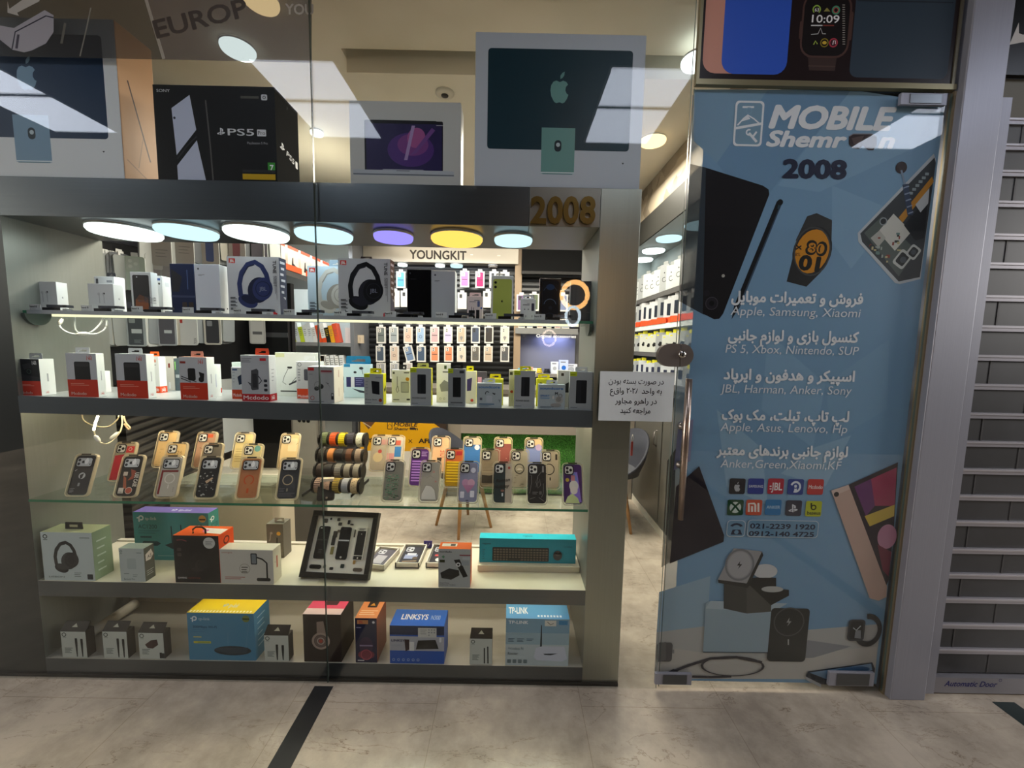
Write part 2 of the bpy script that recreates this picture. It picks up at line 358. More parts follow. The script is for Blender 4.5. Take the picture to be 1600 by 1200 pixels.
struct('wall_left', MB().box(-3.2, 1.5, 0, -3.1, 4.3, 2.9, '#4c4a48'))
struct('wall_right', MB().box(1.605, 1.6, 0, 1.7, 4.3, 2.9, '#cfd2d0'))
struct('trim_5', MB().box(1.115, 1.56, 2.462, 1.6, 4.3, 2.734, 'herring'))
struct('wall_front', MB().box(-6, -2.4, 0, 6, -2.3, 3.0, '#232326'))
# glass shop front: two panes meeting at a seam
X0 = -.718
for n, xa, xb in ((1, -2.6, X0-.0015), (2, X0+.0015, .612)):
    m = MB().box(xa, 1.480, .004, xb, 1.488, 2.78, 'glass', right='#4d5650:.2' if n == 1 else '#8d968f:.2', left='#4d5650:.2')
    wi = struct('window_%d' % n, m)
    if n == 1: W1 = wi
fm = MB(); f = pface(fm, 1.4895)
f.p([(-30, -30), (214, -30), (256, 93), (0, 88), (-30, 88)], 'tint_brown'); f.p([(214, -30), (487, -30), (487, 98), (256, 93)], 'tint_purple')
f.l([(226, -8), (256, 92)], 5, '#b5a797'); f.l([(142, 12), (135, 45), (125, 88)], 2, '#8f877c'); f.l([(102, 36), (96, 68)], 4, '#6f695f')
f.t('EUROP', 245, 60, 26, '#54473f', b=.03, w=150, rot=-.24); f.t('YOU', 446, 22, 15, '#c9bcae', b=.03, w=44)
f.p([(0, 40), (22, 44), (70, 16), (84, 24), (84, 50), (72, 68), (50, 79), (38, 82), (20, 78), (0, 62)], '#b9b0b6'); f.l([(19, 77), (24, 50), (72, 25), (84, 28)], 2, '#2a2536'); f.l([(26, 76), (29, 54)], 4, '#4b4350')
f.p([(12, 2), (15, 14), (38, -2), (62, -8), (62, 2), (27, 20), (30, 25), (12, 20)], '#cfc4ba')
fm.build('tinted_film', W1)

# ================================================================ SHOWCASE
SHW = thing('display_showcase', 'brushed steel open-backed showcase filling the shop window with lit shelves', 'showcase', (0, 0, 0))
MB().box(-2.5, 1.5, 1.812, .055, 1.85, ST, 'steel_h').build('header_panel', SHW, bevel=.002)
hp = MB().box(.0555, 1.5, 1.812, .3135, 1.85, ST, '#8f8a82:.38:.8').build('header_panel', SHW, bevel=.002); hp['label'] = 'paler end panel of the header'
MB().box(-2.5, 1.5, 0, -1.872, 1.86, 1.812, 'post_steel', right='steel_side').build('left_post', SHW)
MB().box(.314, 1.5, 0, .462, 1.86, ST, 'steel_v', left='steel_side').build('right_pillar', SHW, bevel=.002)
MB().hexa([(-1.872, 1.5, 1.085), (.314, 1.5, 1.069), (.314, 1.84, 1.069), (-1.872, 1.84, 1.085), (-1.872, 1.5, 1.150), (.314, 1.5, 1.135), (.314, 1.84, 1.135), (-1.872, 1.84, 1.150)], 'shelftop').build('shelf', SHW)
MB().hexa([(-1.872, 1.497, 1.085), (.314, 1.497, 1.069), (.314, 1.5, 1.069), (-1.872, 1.5, 1.085), (-1.872, 1.497, 1.1502), (.314, 1.497, 1.1352), (.314, 1.5, 1.1352), (-1.872, 1.5, 1.1502)], 'steel_dark').build('shelf_edge', SHW)
MB().box(-1.872, 1.5, .343, .314, 1.84, S4, 'shelfwhite', front='steel_h').box(-1.872, 1.82, S4, .314, 1.84, S4+.006, '#d9d2c2').build('shelf', SHW)
MB().box(-1.872, 1.5, 0, .314, 1.9, S5, 'steel_h', top='#b9b4a8:.3:.25').box(-2.4, 1.492, 0, .46, 1.5, .012, '#1b1a18').build('base', SHW)
MB().box(-1.872, 1.86, S5, .314, 1.87, .343, '#cfc9bb:.3:.2').build('back_panel', SHW)
for z0, y0 in ((S1, 1.535), (S3, 1.494)):
    m = MB().box(-1.868, y0, z0-.010, .310, 1.83, z0, 'shelfglass', front='#2f7a5a:.15')
    m.build('glass_shelf', SHW)
for x in (-1.868, .308):
    MB().prism([(.045*cos(radians(a)), .045*sin(radians(a))) for a in range(180, 361, 15)], lambda u, v, d: (x+d, 1.575+u, 1.4645+v), 0 if x < 0 else -.012, .012 if x < 0 else 0, '#55605a:.3').build('shelf_bracket', SHW)
def led(x0, x1, y, z0, z1, k):
    MB().hexa([(x0, y, z0), (x1, y, z1), (x1, y+.009, z1), (x0, y+.009, z0), (x0, y, z0+.005), (x1, y, z1+.005), (x1, y+.009, z1+.005), (x0, y+.009, z0+.005)], k).build('led_strip', SHW)
led(-1.76, .255, 1.536, 1.458, 1.458, 'ledcool'); led(-1.76, .255, 1.536, 1.4535, 1.4535, 'ledcool')
MB().box(-1.85, 1.5325, 1.4625, .25, 1.5345, 1.477, '#a9adb2').build('price_rail', SHW)
led(-1.7, .29, 1.60, 1.0785, 1.0635, 'ledwarm'); led(-1.7, .29, 1.76, 1.0785, 1.0635, 'ledwarm')
led(-1.3, .25, 1.56, .337, .337, 'ledlow'); led(-1.3, .25, 1.78, .337, .337, 'ledlow')  # rear strip added to brighten the bottom compartment

# price-number sign on the header
NS = thing('number_sign', 'gold raised number 2008 mounted on the pale end of the steel header', 'sign', at(880, 330, 1.49))
V = at(880, 349, 1.489)
for i, (ch, px) in enumerate(zip('2008', (829, 855, 880, 906))):
    vs, fs, _ = glyphs(ch, .03); x0 = min(p[0] for p in vs); x1 = max(p[0] for p in vs)
    wx = .0575; sx = wx/(x1-x0); sz = .098/.76; xb = at(px, 330, 1.489).x; zb = at(px, 347.5, 1.489).z
    m = MB(); L = [(xb+(p[0]-x0)*sx, 1.489, zb+p[1]*sz) for p in vs]; B = [(p[0], 1.4998, p[2]) for p in L]
    n = len(L); m.add(L, fs, 'gold')
    cnt = {}
    for q in fs:
        for j in range(len(q)):
            e = (q[j], q[(j+1) % len(q)]); cnt[tuple(sorted(e))] = cnt.get(tuple(sorted(e)), 0)+1
    m.add(L+B, [(e[0], e[1], e[1]+n, e[0]+n) for e, k in cnt.items() if k == 1], 'gold')
    o = m.build('digit', NS); o.matrix_parent_inverse = Matrix.Translation(-NS.location)

# round lamps under the header
def disc_lamp(name, label, x, y, z, r, k, h=.028, group=None, cat='lamp'):
    t = thing(name, label, cat, (x, y, z), group=group)
    MB().lathe([(r*.98, 0), (r, -.004), (r, -.008), (r*.97, -.010)], '#e4e6e6:.3').build('rim', t)
    MB().lathe([(r*.975, -.006), (r*.985, -h*.6), (r*.93, -h*.92), (r*.7, -h), (0.0005, -h)], k, seg=40).build('diffuser', t)
    return t
HL = [(197, 366, .118, 'lampwhite', 'round white lamp under the header, nearest the left post'), (293, 366, .105, 'lampcool', 'round icy white lamp under the header above the tall white phone box'),
      (402, 369, .115, 'lampwhite', 'round white lamp under the header above the blue headphone box'), (507, 371, .108, 'lampcool', 'round icy white lamp under the header across the glass seam'),
      (615, 374, .078, 'lamppurple', 'small round violet lamp under the header'), (714, 377, .105, 'lamporange', 'round orange lamp under the header'), (802, 379, .078, 'lampcool', 'small round pale blue lamp under the header beside the orange one')]
for px, py, r, k, lb in HL:
    p = onz(px, py, 1.79); disc_lamp('ceiling_lamp', lb, p.x, max(1.5+r+.01, min(p.y, 1.85-r)), 1.8118, r, k, group='round lamps under the showcase header')
    area('lamp_light', (p.x, 1.68, 1.778), r*1.8, r*1.8, {'lampwhite': .85, 'lampcool': .75, 'lamppurple': .14, 'lamporange': .3}[k], {'lampwhite': (.93, 1, .97), 'lampcool': (.8, .96, 1), 'lamppurple': (.35, .3, 1), 'lamporange': (1, .6, .2)}[k], disk=True)

# ================================================================ SHOP BEHIND
for px, py, r, k, lb, zc in ((1020, 222, .085, 'discwarm', 'round warm lamp on the shop ceiling right of the large computer box', 2.735), (1090, 98, .075, 'discwhite', 'round white lamp on the shop ceiling beside the glass door', 2.735), (495, 209, .042, 'discwhite', 'small round spot lamp on the shop ceiling near the glass seam', 2.80),
                       (372, 79, .078, 'discwhite', 'round white lamp shining through the printed film at top left', 2.80), (408, 4, .07, 'discwarm', 'round orange-glowing lamp behind the film at the top edge', 2.80)):
    p = onz(px, py, zc-.02); disc_lamp('ceiling_lamp', lb, p.x, max(p.y, 1.5+r+.005), zc-.0005, r, k)
p = onz(695, 146, 2.73)
sd = MB().lathe([(.05, 0), (.05, -.008), (.035, -.014), (.0005, -.015)], '#cfc8b8').build('smoke_detector', None, (p.x, p.y, 2.7345)); tag(sd, 'round white smoke detector on the cream ceiling above the laptop box', 'smoke detector')
MB().lathe([(.02, -.0148), (.02, -.018), (.0005, -.0185)], '#3a3733', seg=9).build('sensor_grille', sd)

# back wall: slatwall bay with sign, tv, accessories alcove
bay = MB().box(-1.52, 4.26, .95, .02, 4.3, 2.21, 'slat').build('slatwall_panel', None); tag(bay, 'black grooved slatwall panel on the back wall hung with phone case packs', 'slatwall')
sg = MB(); sg.box(-1.52, 4.12, 2.2, .05, 4.3, 2.42, '#a79f94:.4:.3'); f = pface(sg, 4.12)
f.t('YOUNGKIT', 640, 404, 13.2, '#2c2320', w=89, b=.035); f.l([(735, 398), (739, 398)], 1.4, '#e8e0d4'); f.l([(777, 399.5), (782, 399.5)], 1.4, '#e8e0d4')
tag(sg.build('shop_sign', None), 'grey fascia with dark YOUNGKIT lettering above the back slatwall', 'sign')
for px, k, lb in ((628, 'discwhite', 'small round lamp under the fascia, leftmost of the row'), (687, 'discwhite', 'small round lamp under the middle of the dark fascia lettering'), (713, 'lampcool', 'round bluish lamp under the end of the fascia lettering'), (770, '#8b8580', 'unlit round lamp under the right end of the fascia')):
    p = at(px, 411, 4.18); disc_lamp('spot_lamp', lb, p.x, 4.2, 2.1995, .05 if px != 713 else .065, k, .03)
tag(MB().box(.02, 4.15, 0, .09, 4.3, 2.735, '#a08a72').build('wall_column', None), 'narrow tan upright between the slatwall and the television', 'column')
tv = thing('television', 'black flat television mounted high on the back wall', 'television', (.41, 4.1, 2.13))
MB().box(-.325, 0, 0, .325, .05, .32, '#030304:.8').build('screen', tv); MB().box(-.325, -.006, -.03, .325, .05, -.002, '#2e2c2c:.4').build('lower_bezel', tv)
sw2 = MB().box(.09, 4.24, 1.58, .75, 4.3, 2.12, 'slat').build('slatwall_panel', None); tag(sw2, 'black grooved slatwall below the television', 'slatwall')
al = thing('wall_niche', 'grey niche with Original accessories lettering and blue glow on the back wall', 'niche', (.37, 4.2, 1.1))
m = MB(); m.box(.035, 4.12, 1.5, .68, 4.3, 1.56, '#858482:.4'); f = pface(m, 4.12); f.t('Orginal accessories', 838, 527, 5, '#f4f4f2', w=62, b=.02); f.ring(818.5, 525, 3, .7, '#3b3b3c'); f.l([(816, 525), (821, 525)], .6, '#3b3b3c')
m.build('fascia', al).matrix_parent_inverse = Matrix.Translation(-al.location)
MB().box(.035, 4.27, 1.1, .68, 4.3, 1.5, '#77798a').build('back_board', al).matrix_parent_inverse = Matrix.Translation(-al.location)
MB().box(.035, 3.95, 1.07, .68, 4.3, 1.1, '#8a8580').build('ledge', al).matrix_parent_inverse = Matrix.Translation(-al.location)
area('niche_light', (.45, 4.2, 1.49), .3, .05, 1.6, (.55, .6, 1))

def pack(px, py, w, h, Y, col, art, label, group, ph=2, tilt=0):
    """a hanging case pack: card box with clear window, hook tab above"""
    p = at(px, py, Y); m = MB(); m.box(-w/2, 0, -h, w/2, .02, 0, '#d8d4cc')
    f = m.face((-w/2, 0, 0), (1, 0, 0), (0, 0, -1), w, h)
    f.rr(.13, .06, .87, .92, .1, col); f.rr(.2, .1, .52, .34, .06, '#cfcac2' if art else '#4a4a4c')
    if art == 'ring': f.ring(.5, .6, .17, .04, '#4b5560')
    elif art == 'bar': f.r(.2, .5, .8, .54, '#39393c')
    elif art == 'heart': f.p([(.5, .85), (.3, .62), (.5, .56), (.7, .62)], '#8d8a88')
    f.e(.36, .17, .06, m='#2a2a2c'); f.e(.36, .27, .06, m='#2a2a2c')
    m.tube([(0, .01, -.002), (0, .01, .012), (0, .05, .016), (0, 4.262-Y if ph else .14, .016)], .0025, '#777777', 6)
    m.box(-w*.22, .009, -.001, w*.22, .0105, .022, '#d9d9d9')
    o = m.build('case_pack', None, p, (0, tilt, 0)); return tag(o, label, 'phone case pack', group)
ORD = ['first', 'second', 'third', 'fourth', 'fifth', 'sixth', 'seventh', 'eighth', 'ninth', 'tenth', 'eleventh']
rows = [(510.5, [(595, '#6f7470', 'bar', 'grey'), (615, '#9aa0a2', 'bar', 'pale grey'), (637.5, '#d9b6a2', 'ring', 'peach'), (657, '#9db4cf', 'ring', 'light blue'), (679, '#c9a7a8', 'bar', 'dusty pink'), (700, '#cdbfe0', 'bar', 'lilac'), (721, '#bfae98', 'heart', 'beige'), (743, '#4d5567', 0, 'navy'), (764, '#47423f', 0, 'charcoal'), (789, '#d9cdbd', 'heart', 'cream')], .092, .17, 'row under the glass shelf lamps', 'upper'),
        (540.5, [(594, '#4e5866', 'ring', 'slate'), (616, '#cdb5a2', 'ring', 'sand'), (636, '#7286a3', 'bar', 'tilted steel blue'), (658, '#49586d', 'ring', 'dark blue'), (679, '#e58a63', 'bar', 'coral'), (701, '#e0865f', 'bar', 'orange'), (721, '#d5c6b4', 'heart', 'ivory'), (743, '#6a655e', 'ring', 'taupe'), (763, '#c5ae96', 'bar', 'tan'), (789, '#5d5c5c', 'ring', 'smoky')], .092, .165, '', 'lower')]
for py, lst, w, h, _, nmr in rows:
    for i, (px, c, art, cn) in enumerate(lst):
        o = pack(px, py, w, h, 4.12+(.02 if i % 3 else 0), c, art, '%s case pack, %s from left in the %s full slatwall row' % (cn, ORD[i], nmr), 'case packs on the back slatwall', tilt=-.25 if cn.startswith('tilted') else 0)
for i, (px, py, c, art, cn) in enumerate([(626, 424, '#5b9be0', 'bar', 'bright blue case pack hanging high between the headphone box and the black box'), (726, 423, '#dd6ea0', 'bar', 'pink case pack hanging high right of the tall grey box'), (750, 424, '#c02a5c', 'bar', 'crimson case pack hanging high left of the green phone box'), (617, 454, '#d9d6d0', 0, 'white case pack in the middle row against the headphone box'), (633, 454, '#e0dad0', 0, 'white pack with a red mark in the middle row left of the black box'), (722, 457, '#e3d6bd', 0, 'cream case pack in the middle row beside the grey box'), (762, 455, '#e8dcc2', 0, 'cream case pack in the middle row peeking left of the green phone box'), (772, 424, '#cfc9c0', 0, 'pale case pack hanging behind the top left of the green phone box'), (789, 425, '#c8c2b8', 0, 'pale case pack hanging behind the top right of the green phone box'),
                                              (595, 567, '#9b9b9c', 'bar', 'grey pack in the lowest slatwall row, leftmost'), (616, 567, '#a3a3a6', 'ring', 'silver pack in the lowest slatwall row above the earbud box'), (637, 567, '#b4a9a2', 'bar', 'greige pack in the lowest slatwall row above the yellow-tab power bank box')]):
    pack(px, py, .092, .165, 4.13, c, art, cn, 'case packs on the back slatwall')
for i, (px, py, c, lb) in enumerate([(815, 460, '#7a5b86', 'purple-printed case pack below the television, leftmost'), (835, 459, '#5f6a55', 'green-printed case pack below the television next to the dark phone box'), (880, 460, '#7d88a8', 'bluish case pack below the television right of the dark phone box')]):
    pack(px, py, .1, .17, 4.1, c, 0, lb, 'case packs under the television')
for i, (px, w, c, lb) in enumerate([(815, .07, '#7a7f86', 'grey'), (828, .06, '#a7b2c4', 'bluish'), (844, .06, '#b98a70', 'brown'), (858, .05, '#7c8f6a', 'green'), (872, .06, '#b0756d', 'reddish'), (884, .08, '#9fa6b5', 'silver')]):
    p = at(px, 517, 4.1); m = MB().box(-w/2, 0, 0, w/2, .06, .1, '#d4cec4'); m.face((-w/2, 0, .1), (1, 0, 0), (0, 0, -1), w, .1).r(.1, .1, .9, .9, c)
    tag(m.build('accessory_box', None, (p.x, 4.14, 1.56)), 'small %s box on top of the Original accessories fascia' % lb, 'box', 'boxes on the niche fascia')
for i, (px, w, hh, c, k, lb) in enumerate([(815, .1, .11, '#6fa8b8', 'blob', 'coil of teal cable on the niche ledge'), (829, .06, .06, '#d8a68e', 'box', 'small peach box on the niche ledge'), (836, .04, .05, '#e9e4da', 'box', 'tiny white box on the niche ledge'), (843, .06, .06, '#e0c23a', 'blob', 'yellow coiled cable on the niche ledge'), (855, .07, .05, '#2a2a30', 'blob', 'dark coiled cable on the niche ledge'), (867, .075, .12, '#dfe6f4', 'box', 'white boxed gadget on the niche ledge, left of the blue-printed one'), (881, .09, .14, '#cfdcff', 'blue', 'white box with blue print on the niche ledge'), (893, .12, .1, '#e3e6f2', 'box', 'wide white box at the right end of the niche ledge')]):
    p = at(px, 570, 4.0); m = MB()
    if k == 'blob':
        for q in range(3): m.tube([(w*.45*cos(t*.5)*(1-.15*q), w*.3*sin(t*.5), .012+.016*q) for t in range(13)], .008, c, 6)
        nm_ = 'coiled_cable'
    else:
        m.box(-w/2, 0, 0, w/2, .06, hh, c); f = m.face((-w/2, 0, hh), (1, 0, 0), (0, 0, -1), w, hh); f.e(.5, .55, .25, m='#2f6fd0' if k == 'blue' else '#b0b4c0'); f.r(.15, .1, .7, .2, '#8b90a0'); nm_ = 'accessory_box'
    tag(m.build(nm_, None, (p.x, 4.0+.01*(i % 2), 1.1)), lb, 'cable' if k == 'blob' else 'box')

# counter with artificial grass, yellow poster, chairs
ct = thing('service_counter', 'grey counter with a lit artificial grass front at the back of the shop', 'counter', (0, 3.5, 0))
m = MB(); xg0, xg1 = at(720, 690, 3.5).x, at(905, 690, 3.5).x
for bx in ((-1.36, 0, xg0, .95), (xg1, 0, 1.113, .95)): m.box(bx[0], 0, bx[1], bx[2], .4, bx[3], '#8f8578')
m.box(xg0, 0, .585, xg1, .4, .95, '#9a9085').box(xg0, .08, 0, xg1, .4, .585, '#3b3a36'); m.build('body', ct)
gm = MB().box(xg0, .05, .02, xg1, .08, .58, 'grass')
random.seed(3)
gv = MB()
for i in range(2600):
    x, z = random.uniform(xg0, xg1), random.uniform(.05, .57); dx, dz = random.uniform(-.008, .008), random.uniform(-.012, .004)
    gv.add([(x-.002, .05, z), (x+.002, .05, z), (x+dx, .03, z+dz)], [(0, 1, 2)], random.choice(['#2f7a22', '#4f9a35', '#1c5a14', '#6fb34a']))
g1 = gm.build('grass_panel', ct); tag(gv.build('grass_blades', g1), kind='stuff')
MB().box(-1.4, -.03, .95, 1.113, .42, .99, '#6d675f').build('countertop', ct)
ps = MB(); xa, xb = at(562, 680, 3.47).x, at(699, 680, 3.47).x; ps.box(xa, 3.46, .02, xb, 3.495, .74, '#3a3532'); f = pface(ps, 3.46)
f.p([(563, 630), (697, 634), (697, 706), (563, 704)], '#e0a515'); f.p([(563, 704), (697, 706), (697, 800), (563, 798)], '#d9d4ca')
f.p([(563, 655), (590, 655), (576, 671)], '#6b4a34'); f.l([(567, 660), (580, 668)], 1.5, '#cbb59a'); f.p([(670, 656), (697, 658), (697, 675)], '#3d3029')
f.rr(605, 657, 613, 671, 1.2, '#3d3029'); f.rr(606, 658, 612, 670, 1, '#e0a515'); f.l([(606, 666), (609, 662), (612, 666)], .8, '#3d3029')
f.t('MOBILE', 615, 666, 6, '#3d3029', w=38, b=.04, sh=.2); f.t('Shemr', 615, 672, 4.6, '#3d3029', w=24, b=.04, sh=.2); f.rr(640, 667.6, 649, 671.6, 1.6, '#3d3029'); f.t('n', 649, 672, 4.6, '#3d3029', w=4, b=.04)
f.t('YOUNGKIT', 575, 691, 7.2, '#231d1a', w=53, b=.045); f.l([(638.5, 686.5), (644, 692)], 1, '#231d1a'); f.l([(644, 686.5), (638.5, 692)], 1, '#231d1a'); f.t('AFL', 654, 692, 7, '#231d1a', w=21, b=.045)
tag(ps.build('poster_board', None), 'yellow and white poster reading MOBILE Shemroon and YOUNGKIT on the counter front', 'poster')
def chair(label, x, y, rz, loc_z=0):
    t = thing('tub_chair', label, 'chair', (x, y, 0), rz)
    P = []; n = 20; m = MB(); V = []; fs = []
    for i in range(n+1):
        a = radians(-20+220*i/n); hgt = .27*max(0, sin(radians(180*i/n)))**1.5+.05
        for k, (rr_, zz) in enumerate(((.2, .42), (.25, .42+hgt*.55), (.27, .42+hgt), (.255, .42+hgt+.004), (.232, .42+hgt*.5), (.18, .45))):
            V.append((rr_*cos(a), rr_*sin(a)*.95, zz))
    for i in range(n):
        for k in range(5): fs.append((i*6+k, (i+1)*6+k, (i+1)*6+k+1, i*6+k+1))
    m.add(V, fs, '#3a3b42:.5', True); m.build('shell', t)
    MB().lathe([(.0005, .455), (.16, .46), (.2, .445), (.2, .42), (.15, .4), (.0005, .4)], '#5b5c60', smooth=True).build('seat', t)
    for a in (12, 102, 192, 282):
        c, s_ = cos(radians(a)), sin(radians(a)); MB().tube([(.11*c, .11*s_, .4), (.21*c, .21*s_, 0)], [.017, .010], 'oak', 10).build('leg', t)
    return t
chair('grey tub chair on wooden legs standing before the grass counter', -.34, 2.9, radians(75))
chair('grey tub chair seen between the steel pillar and the glass door', .80, 3.0, radians(-70))
kb = thing('key_tag', 'red tag hanging on the chair back beside the pillar', 'tag', at(988, 690, 2.72))
MB().tube([(0, 0, .05), (.008, 0, .02), (0, 0, 0), (-.006, 0, .03), (0, 0, .05)], .0018, '#b9b2a6', 6).build('cord', kb); MB().box(-.008, -.002, -.1, .006, .002, 0, '#8e3a34').build('tassel', kb)

# left side of the shop
tg = MB(); tg.hexa([(-1.966, 2.0, 0), (-2.32, 3.16, 0), (-2.37, 3.14, 0), (-2.02, 1.99, 0), (-1.966, 2.0, 1.12), (-2.32, 3.16, 1.12), (-2.37, 3.14, 1.12), (-2.02, 1.99, 1.12)], 'ribs')
tag(tg.build('ribbed_panel', None), 'black ribbed wall panel behind the left of the showcase', 'panel')
d30 = Vector((sin(radians(29.5)), cos(radians(29.5)), 0)); A0 = Vector((-2.09, 2.02, 0)); nrm = Vector((d30.y, -d30.x, 0))
def onpanel(t, off, z): q = A0+d30*t+nrm*off; return Vector((q.x, q.y, z))
vv = []
for z in (1.13, 2.7):
    for t, o_ in ((-.1, 0), (.95, 0), (.95, -.04), (-.1, -.04)): vv.append(onpanel(t, o_, z))
tag(MB().hexa(vv, '#17171a').build('display_board', None), 'tall dark panel hung with clear phone cases behind the left end of the showcase', 'panel')
for z in (1.535, 1.86, 2.06):
    vv = [onpanel(t, o_, zz) for zz in (z, z+.03) for t, o_ in ((-.1, .012), (.95, .012), (.95, .001), (-.1, .001))]
    tag(MB().hexa(vv, '#2c2e3a').build('hook_rail', None), 'dark horizontal hook rail on the tall case panel, %s' % {1.535: 'lowest', 1.86: 'middle', 2.06: 'topmost'}[z], 'rail')
rzp = -radians(60.5)+radians(180-60.5)*0
def cpack(px, pyc, Y, h, rz, front, lab, art=None, w=.085, grp='clear cases hanging on the left display board', tl=0):
    p = at(px, pyc, Y); m = MB(); m.prism(rrect(w, h, .012, 3), lambda a, b, d: (a, d, b), 0, .011, front, '#b2b5b2')
    f = m.face((-w/2, 0, h/2), (1, 0, 0), (0, 0, -1), w, h)
    if art: art(f)
    m.box(-w*.16, .003, h/2-.004, w*.16, .0045, h/2+.02, '#e2e2e0')
    return tag(m.build('phone_case_pack', None, p, (0, tl, rz)), lab, 'phone case pack', grp)
cam3 = lambda f: (f.rr(.1, .04, .72, .4, .1, '#cfd8d0'), f.e(.3, .14, .1, m='#e9efe8'), f.e(.3, .3, .1, m='#e9efe8'), f.e(.56, .22, .1, m='#e9efe8'))
tagw = lambda f: (f.rr(.14, .04, .86, .95, .06, '#5c6064'), f.r(.3, .42, .8, .56, '#e8eaea'), f.rr(.2, .06, .5, .22, .06, '#aab0ae'), f.lines(.4, .78, .35, 3, .04, '#aab0b2', .012))
tagb = lambda f: (f.rr(.1, .04, .9, .95, .06, '#66636a'), f.r(.35, .45, .75, .56, '#d8dadc'))
redw = lambda f: (f.r(.08, .05, .22, .2, '#b3352c'), f.t('ПOSX', .93, .95, .08, '#2a2a2c', rot=-pi/2, w=.4))
darkc = lambda f: (f.rr(.12, .06, .88, .94, .1, '#3b3b40'), f.rr(.2, .1, .5, .3, .06, '#8a8a90'))

random.seed(21)
ROWS = {'middle': (425, .17, 'upper rail'), 'low': (516, .155, 'rail below the glass shelf'), 'top': (388, .17, 'topmost rail')}
EDGE = {'middle': [163, 168, 173, 178, 183, 188, 193, 228, 232, 236, 240, 264, 268, 272, 277], 'low': [172, 177, 182, 187, 193, 230, 236, 241, 246, 276, 282, 310, 316, 348, 353, 358], 'top': [232, 272, 305, 310, 315, 345, 350, 355, 385, 390, 420, 425, 430]}
for rn, xs_ in EDGE.items():
    cy_, hh_, nn = ROWS[rn]
    for x in xs_:
        Y = 2.0+.0022*max(0, x-160); cpack(x, cy_+random.uniform(-3, 3), Y, hh_, radians(random.uniform(72, 86)), random.choice(['#8f9391', '#7b8084', '#9a968c', '#5f6266', '#b5b8b6']), 'clear phone case pack seen edge-on, stacked on the %s at left' % nn, tl=random.uniform(-.05, .05))
for x, rn, c, art, lb in ((211, 'middle', '#c5d4c6', cam3, 'greenish clear phone case facing out on the upper rail, beside the steel side panel'), (252, 'middle', '#948f92', lambda f: f.rr(.12, .06, .6, .4, .1, '#b8b3b4'), 'mauve grey phone case facing out on the upper rail'),
                          (212, 'low', '#c2c6c6', tagw, 'grey case pack with white label under the glass shelf, left of its twin'), (261, 'low', '#bfc0c4', tagb, 'mauve case pack with small white label under the glass shelf'), (294, 'low', '#d6d4d2', redw, 'white carded case pack with red corner under the glass shelf'), (332, 'low', '#c9c2b8', darkc, 'clear pack holding a black phone case under the glass shelf'), (402, 'low', '#a9a6a4', lambda f: (f.rr(.1, .06, .9, .95, .06, '#b9b7b5'), f.r(.2, .5, .8, .62, '#5a5a5c')), 'grey carded pack hanging beside the black pouch'),
                          (252, 'top', '#a5a09c', lambda f: f.lines(.2, .5, .6, 3, .1, '#7c787a', .02), 'pale pack facing out at the left of the topmost rail'), (288, 'top', '#a7a29e', lambda f: f.lines(.2, .4, .6, 3, .1, '#7c787a', .02), 'pale pack facing out second along the topmost rail'), (328, 'top', '#aaa5a0', lambda f: f.rr(.25, .1, .7, .9, .1, '#4d5a86'), 'blue-printed pack facing out on the topmost rail'), (370, 'top', '#a39c98', lambda f: f.rr(.25, .1, .7, .9, .1, '#8a5a60'), 'reddish pack facing out on the topmost rail'), (405, 'top', '#6f6c74', None, 'dark grey pack facing out at the right of the topmost rail')):
    cpack(x, ROWS[rn][0]+2, 1.985+.0022*(x-160), ROWS[rn][1], radians(22), c, lb, art)
tag(MB().box(-1.72, 2.62, .521, -1.44, 2.66, 1.75, '#0e0e10').build('black_curtain', None), 'tall matt black panel left of the lit corner shelves', 'panel')
pc = MB(); pc.box(-1.60, 2.59, 1.2, -1.45, 2.619, 1.56, '#19191b'); pc.box(-1.60, 2.587, 1.4, -1.45, 2.59, 1.43, '#55565a')
tag(pc.build('black_pouch', None), 'black pouch with grey band hanging left of the lit corner shelves', 'pouch')
cb = thing('base_cabinet', 'low white cabinet behind the showcase at left', 'cabinet', (-1.9, 2.3, 0))
xr = at(427, 820, 2.3).x+1.9
MB().box(-.13, 0, 0, xr, .6, .5, '#c9bea6').build('body', cb); MB().box(-.135, -.01, .5, xr+.005, .6, .52, '#d8ceb8').build('top', cb)
p = at(478, 745, 2.35); stn = thing('phone_standee', 'large grey phone-shaped standee with three lens holes behind the watch strap stand', 'standee', (p.x, 2.35, 0), radians(-12))
zt = at(480, 640, 2.35).z+.02; zb_ = at(480, 747, 2.35).z
MB().box(-.1, .012, 0, .12, .03, zt+.1, '#6f6b66').build('back_board', stn)
m = MB(); m.prism(rrect(.155, zt-zb_, .02), lambda a, b, d: (a+.01, d, b+(zt+zb_)/2), -.012, .011, '#8e8a84')
for k in range(3): m.lathe([(.012, -.0125), (.010, -.016), (.0005, -.016)], '#0a0a0a', (-.022+.03*k, 0, zt-.085), 14, 'y')
m.build('phone_shape', stn)
MB().lathe([(.0005, .012), (.14, .012), (.15, 0)], '#17140f').build('base', stn)

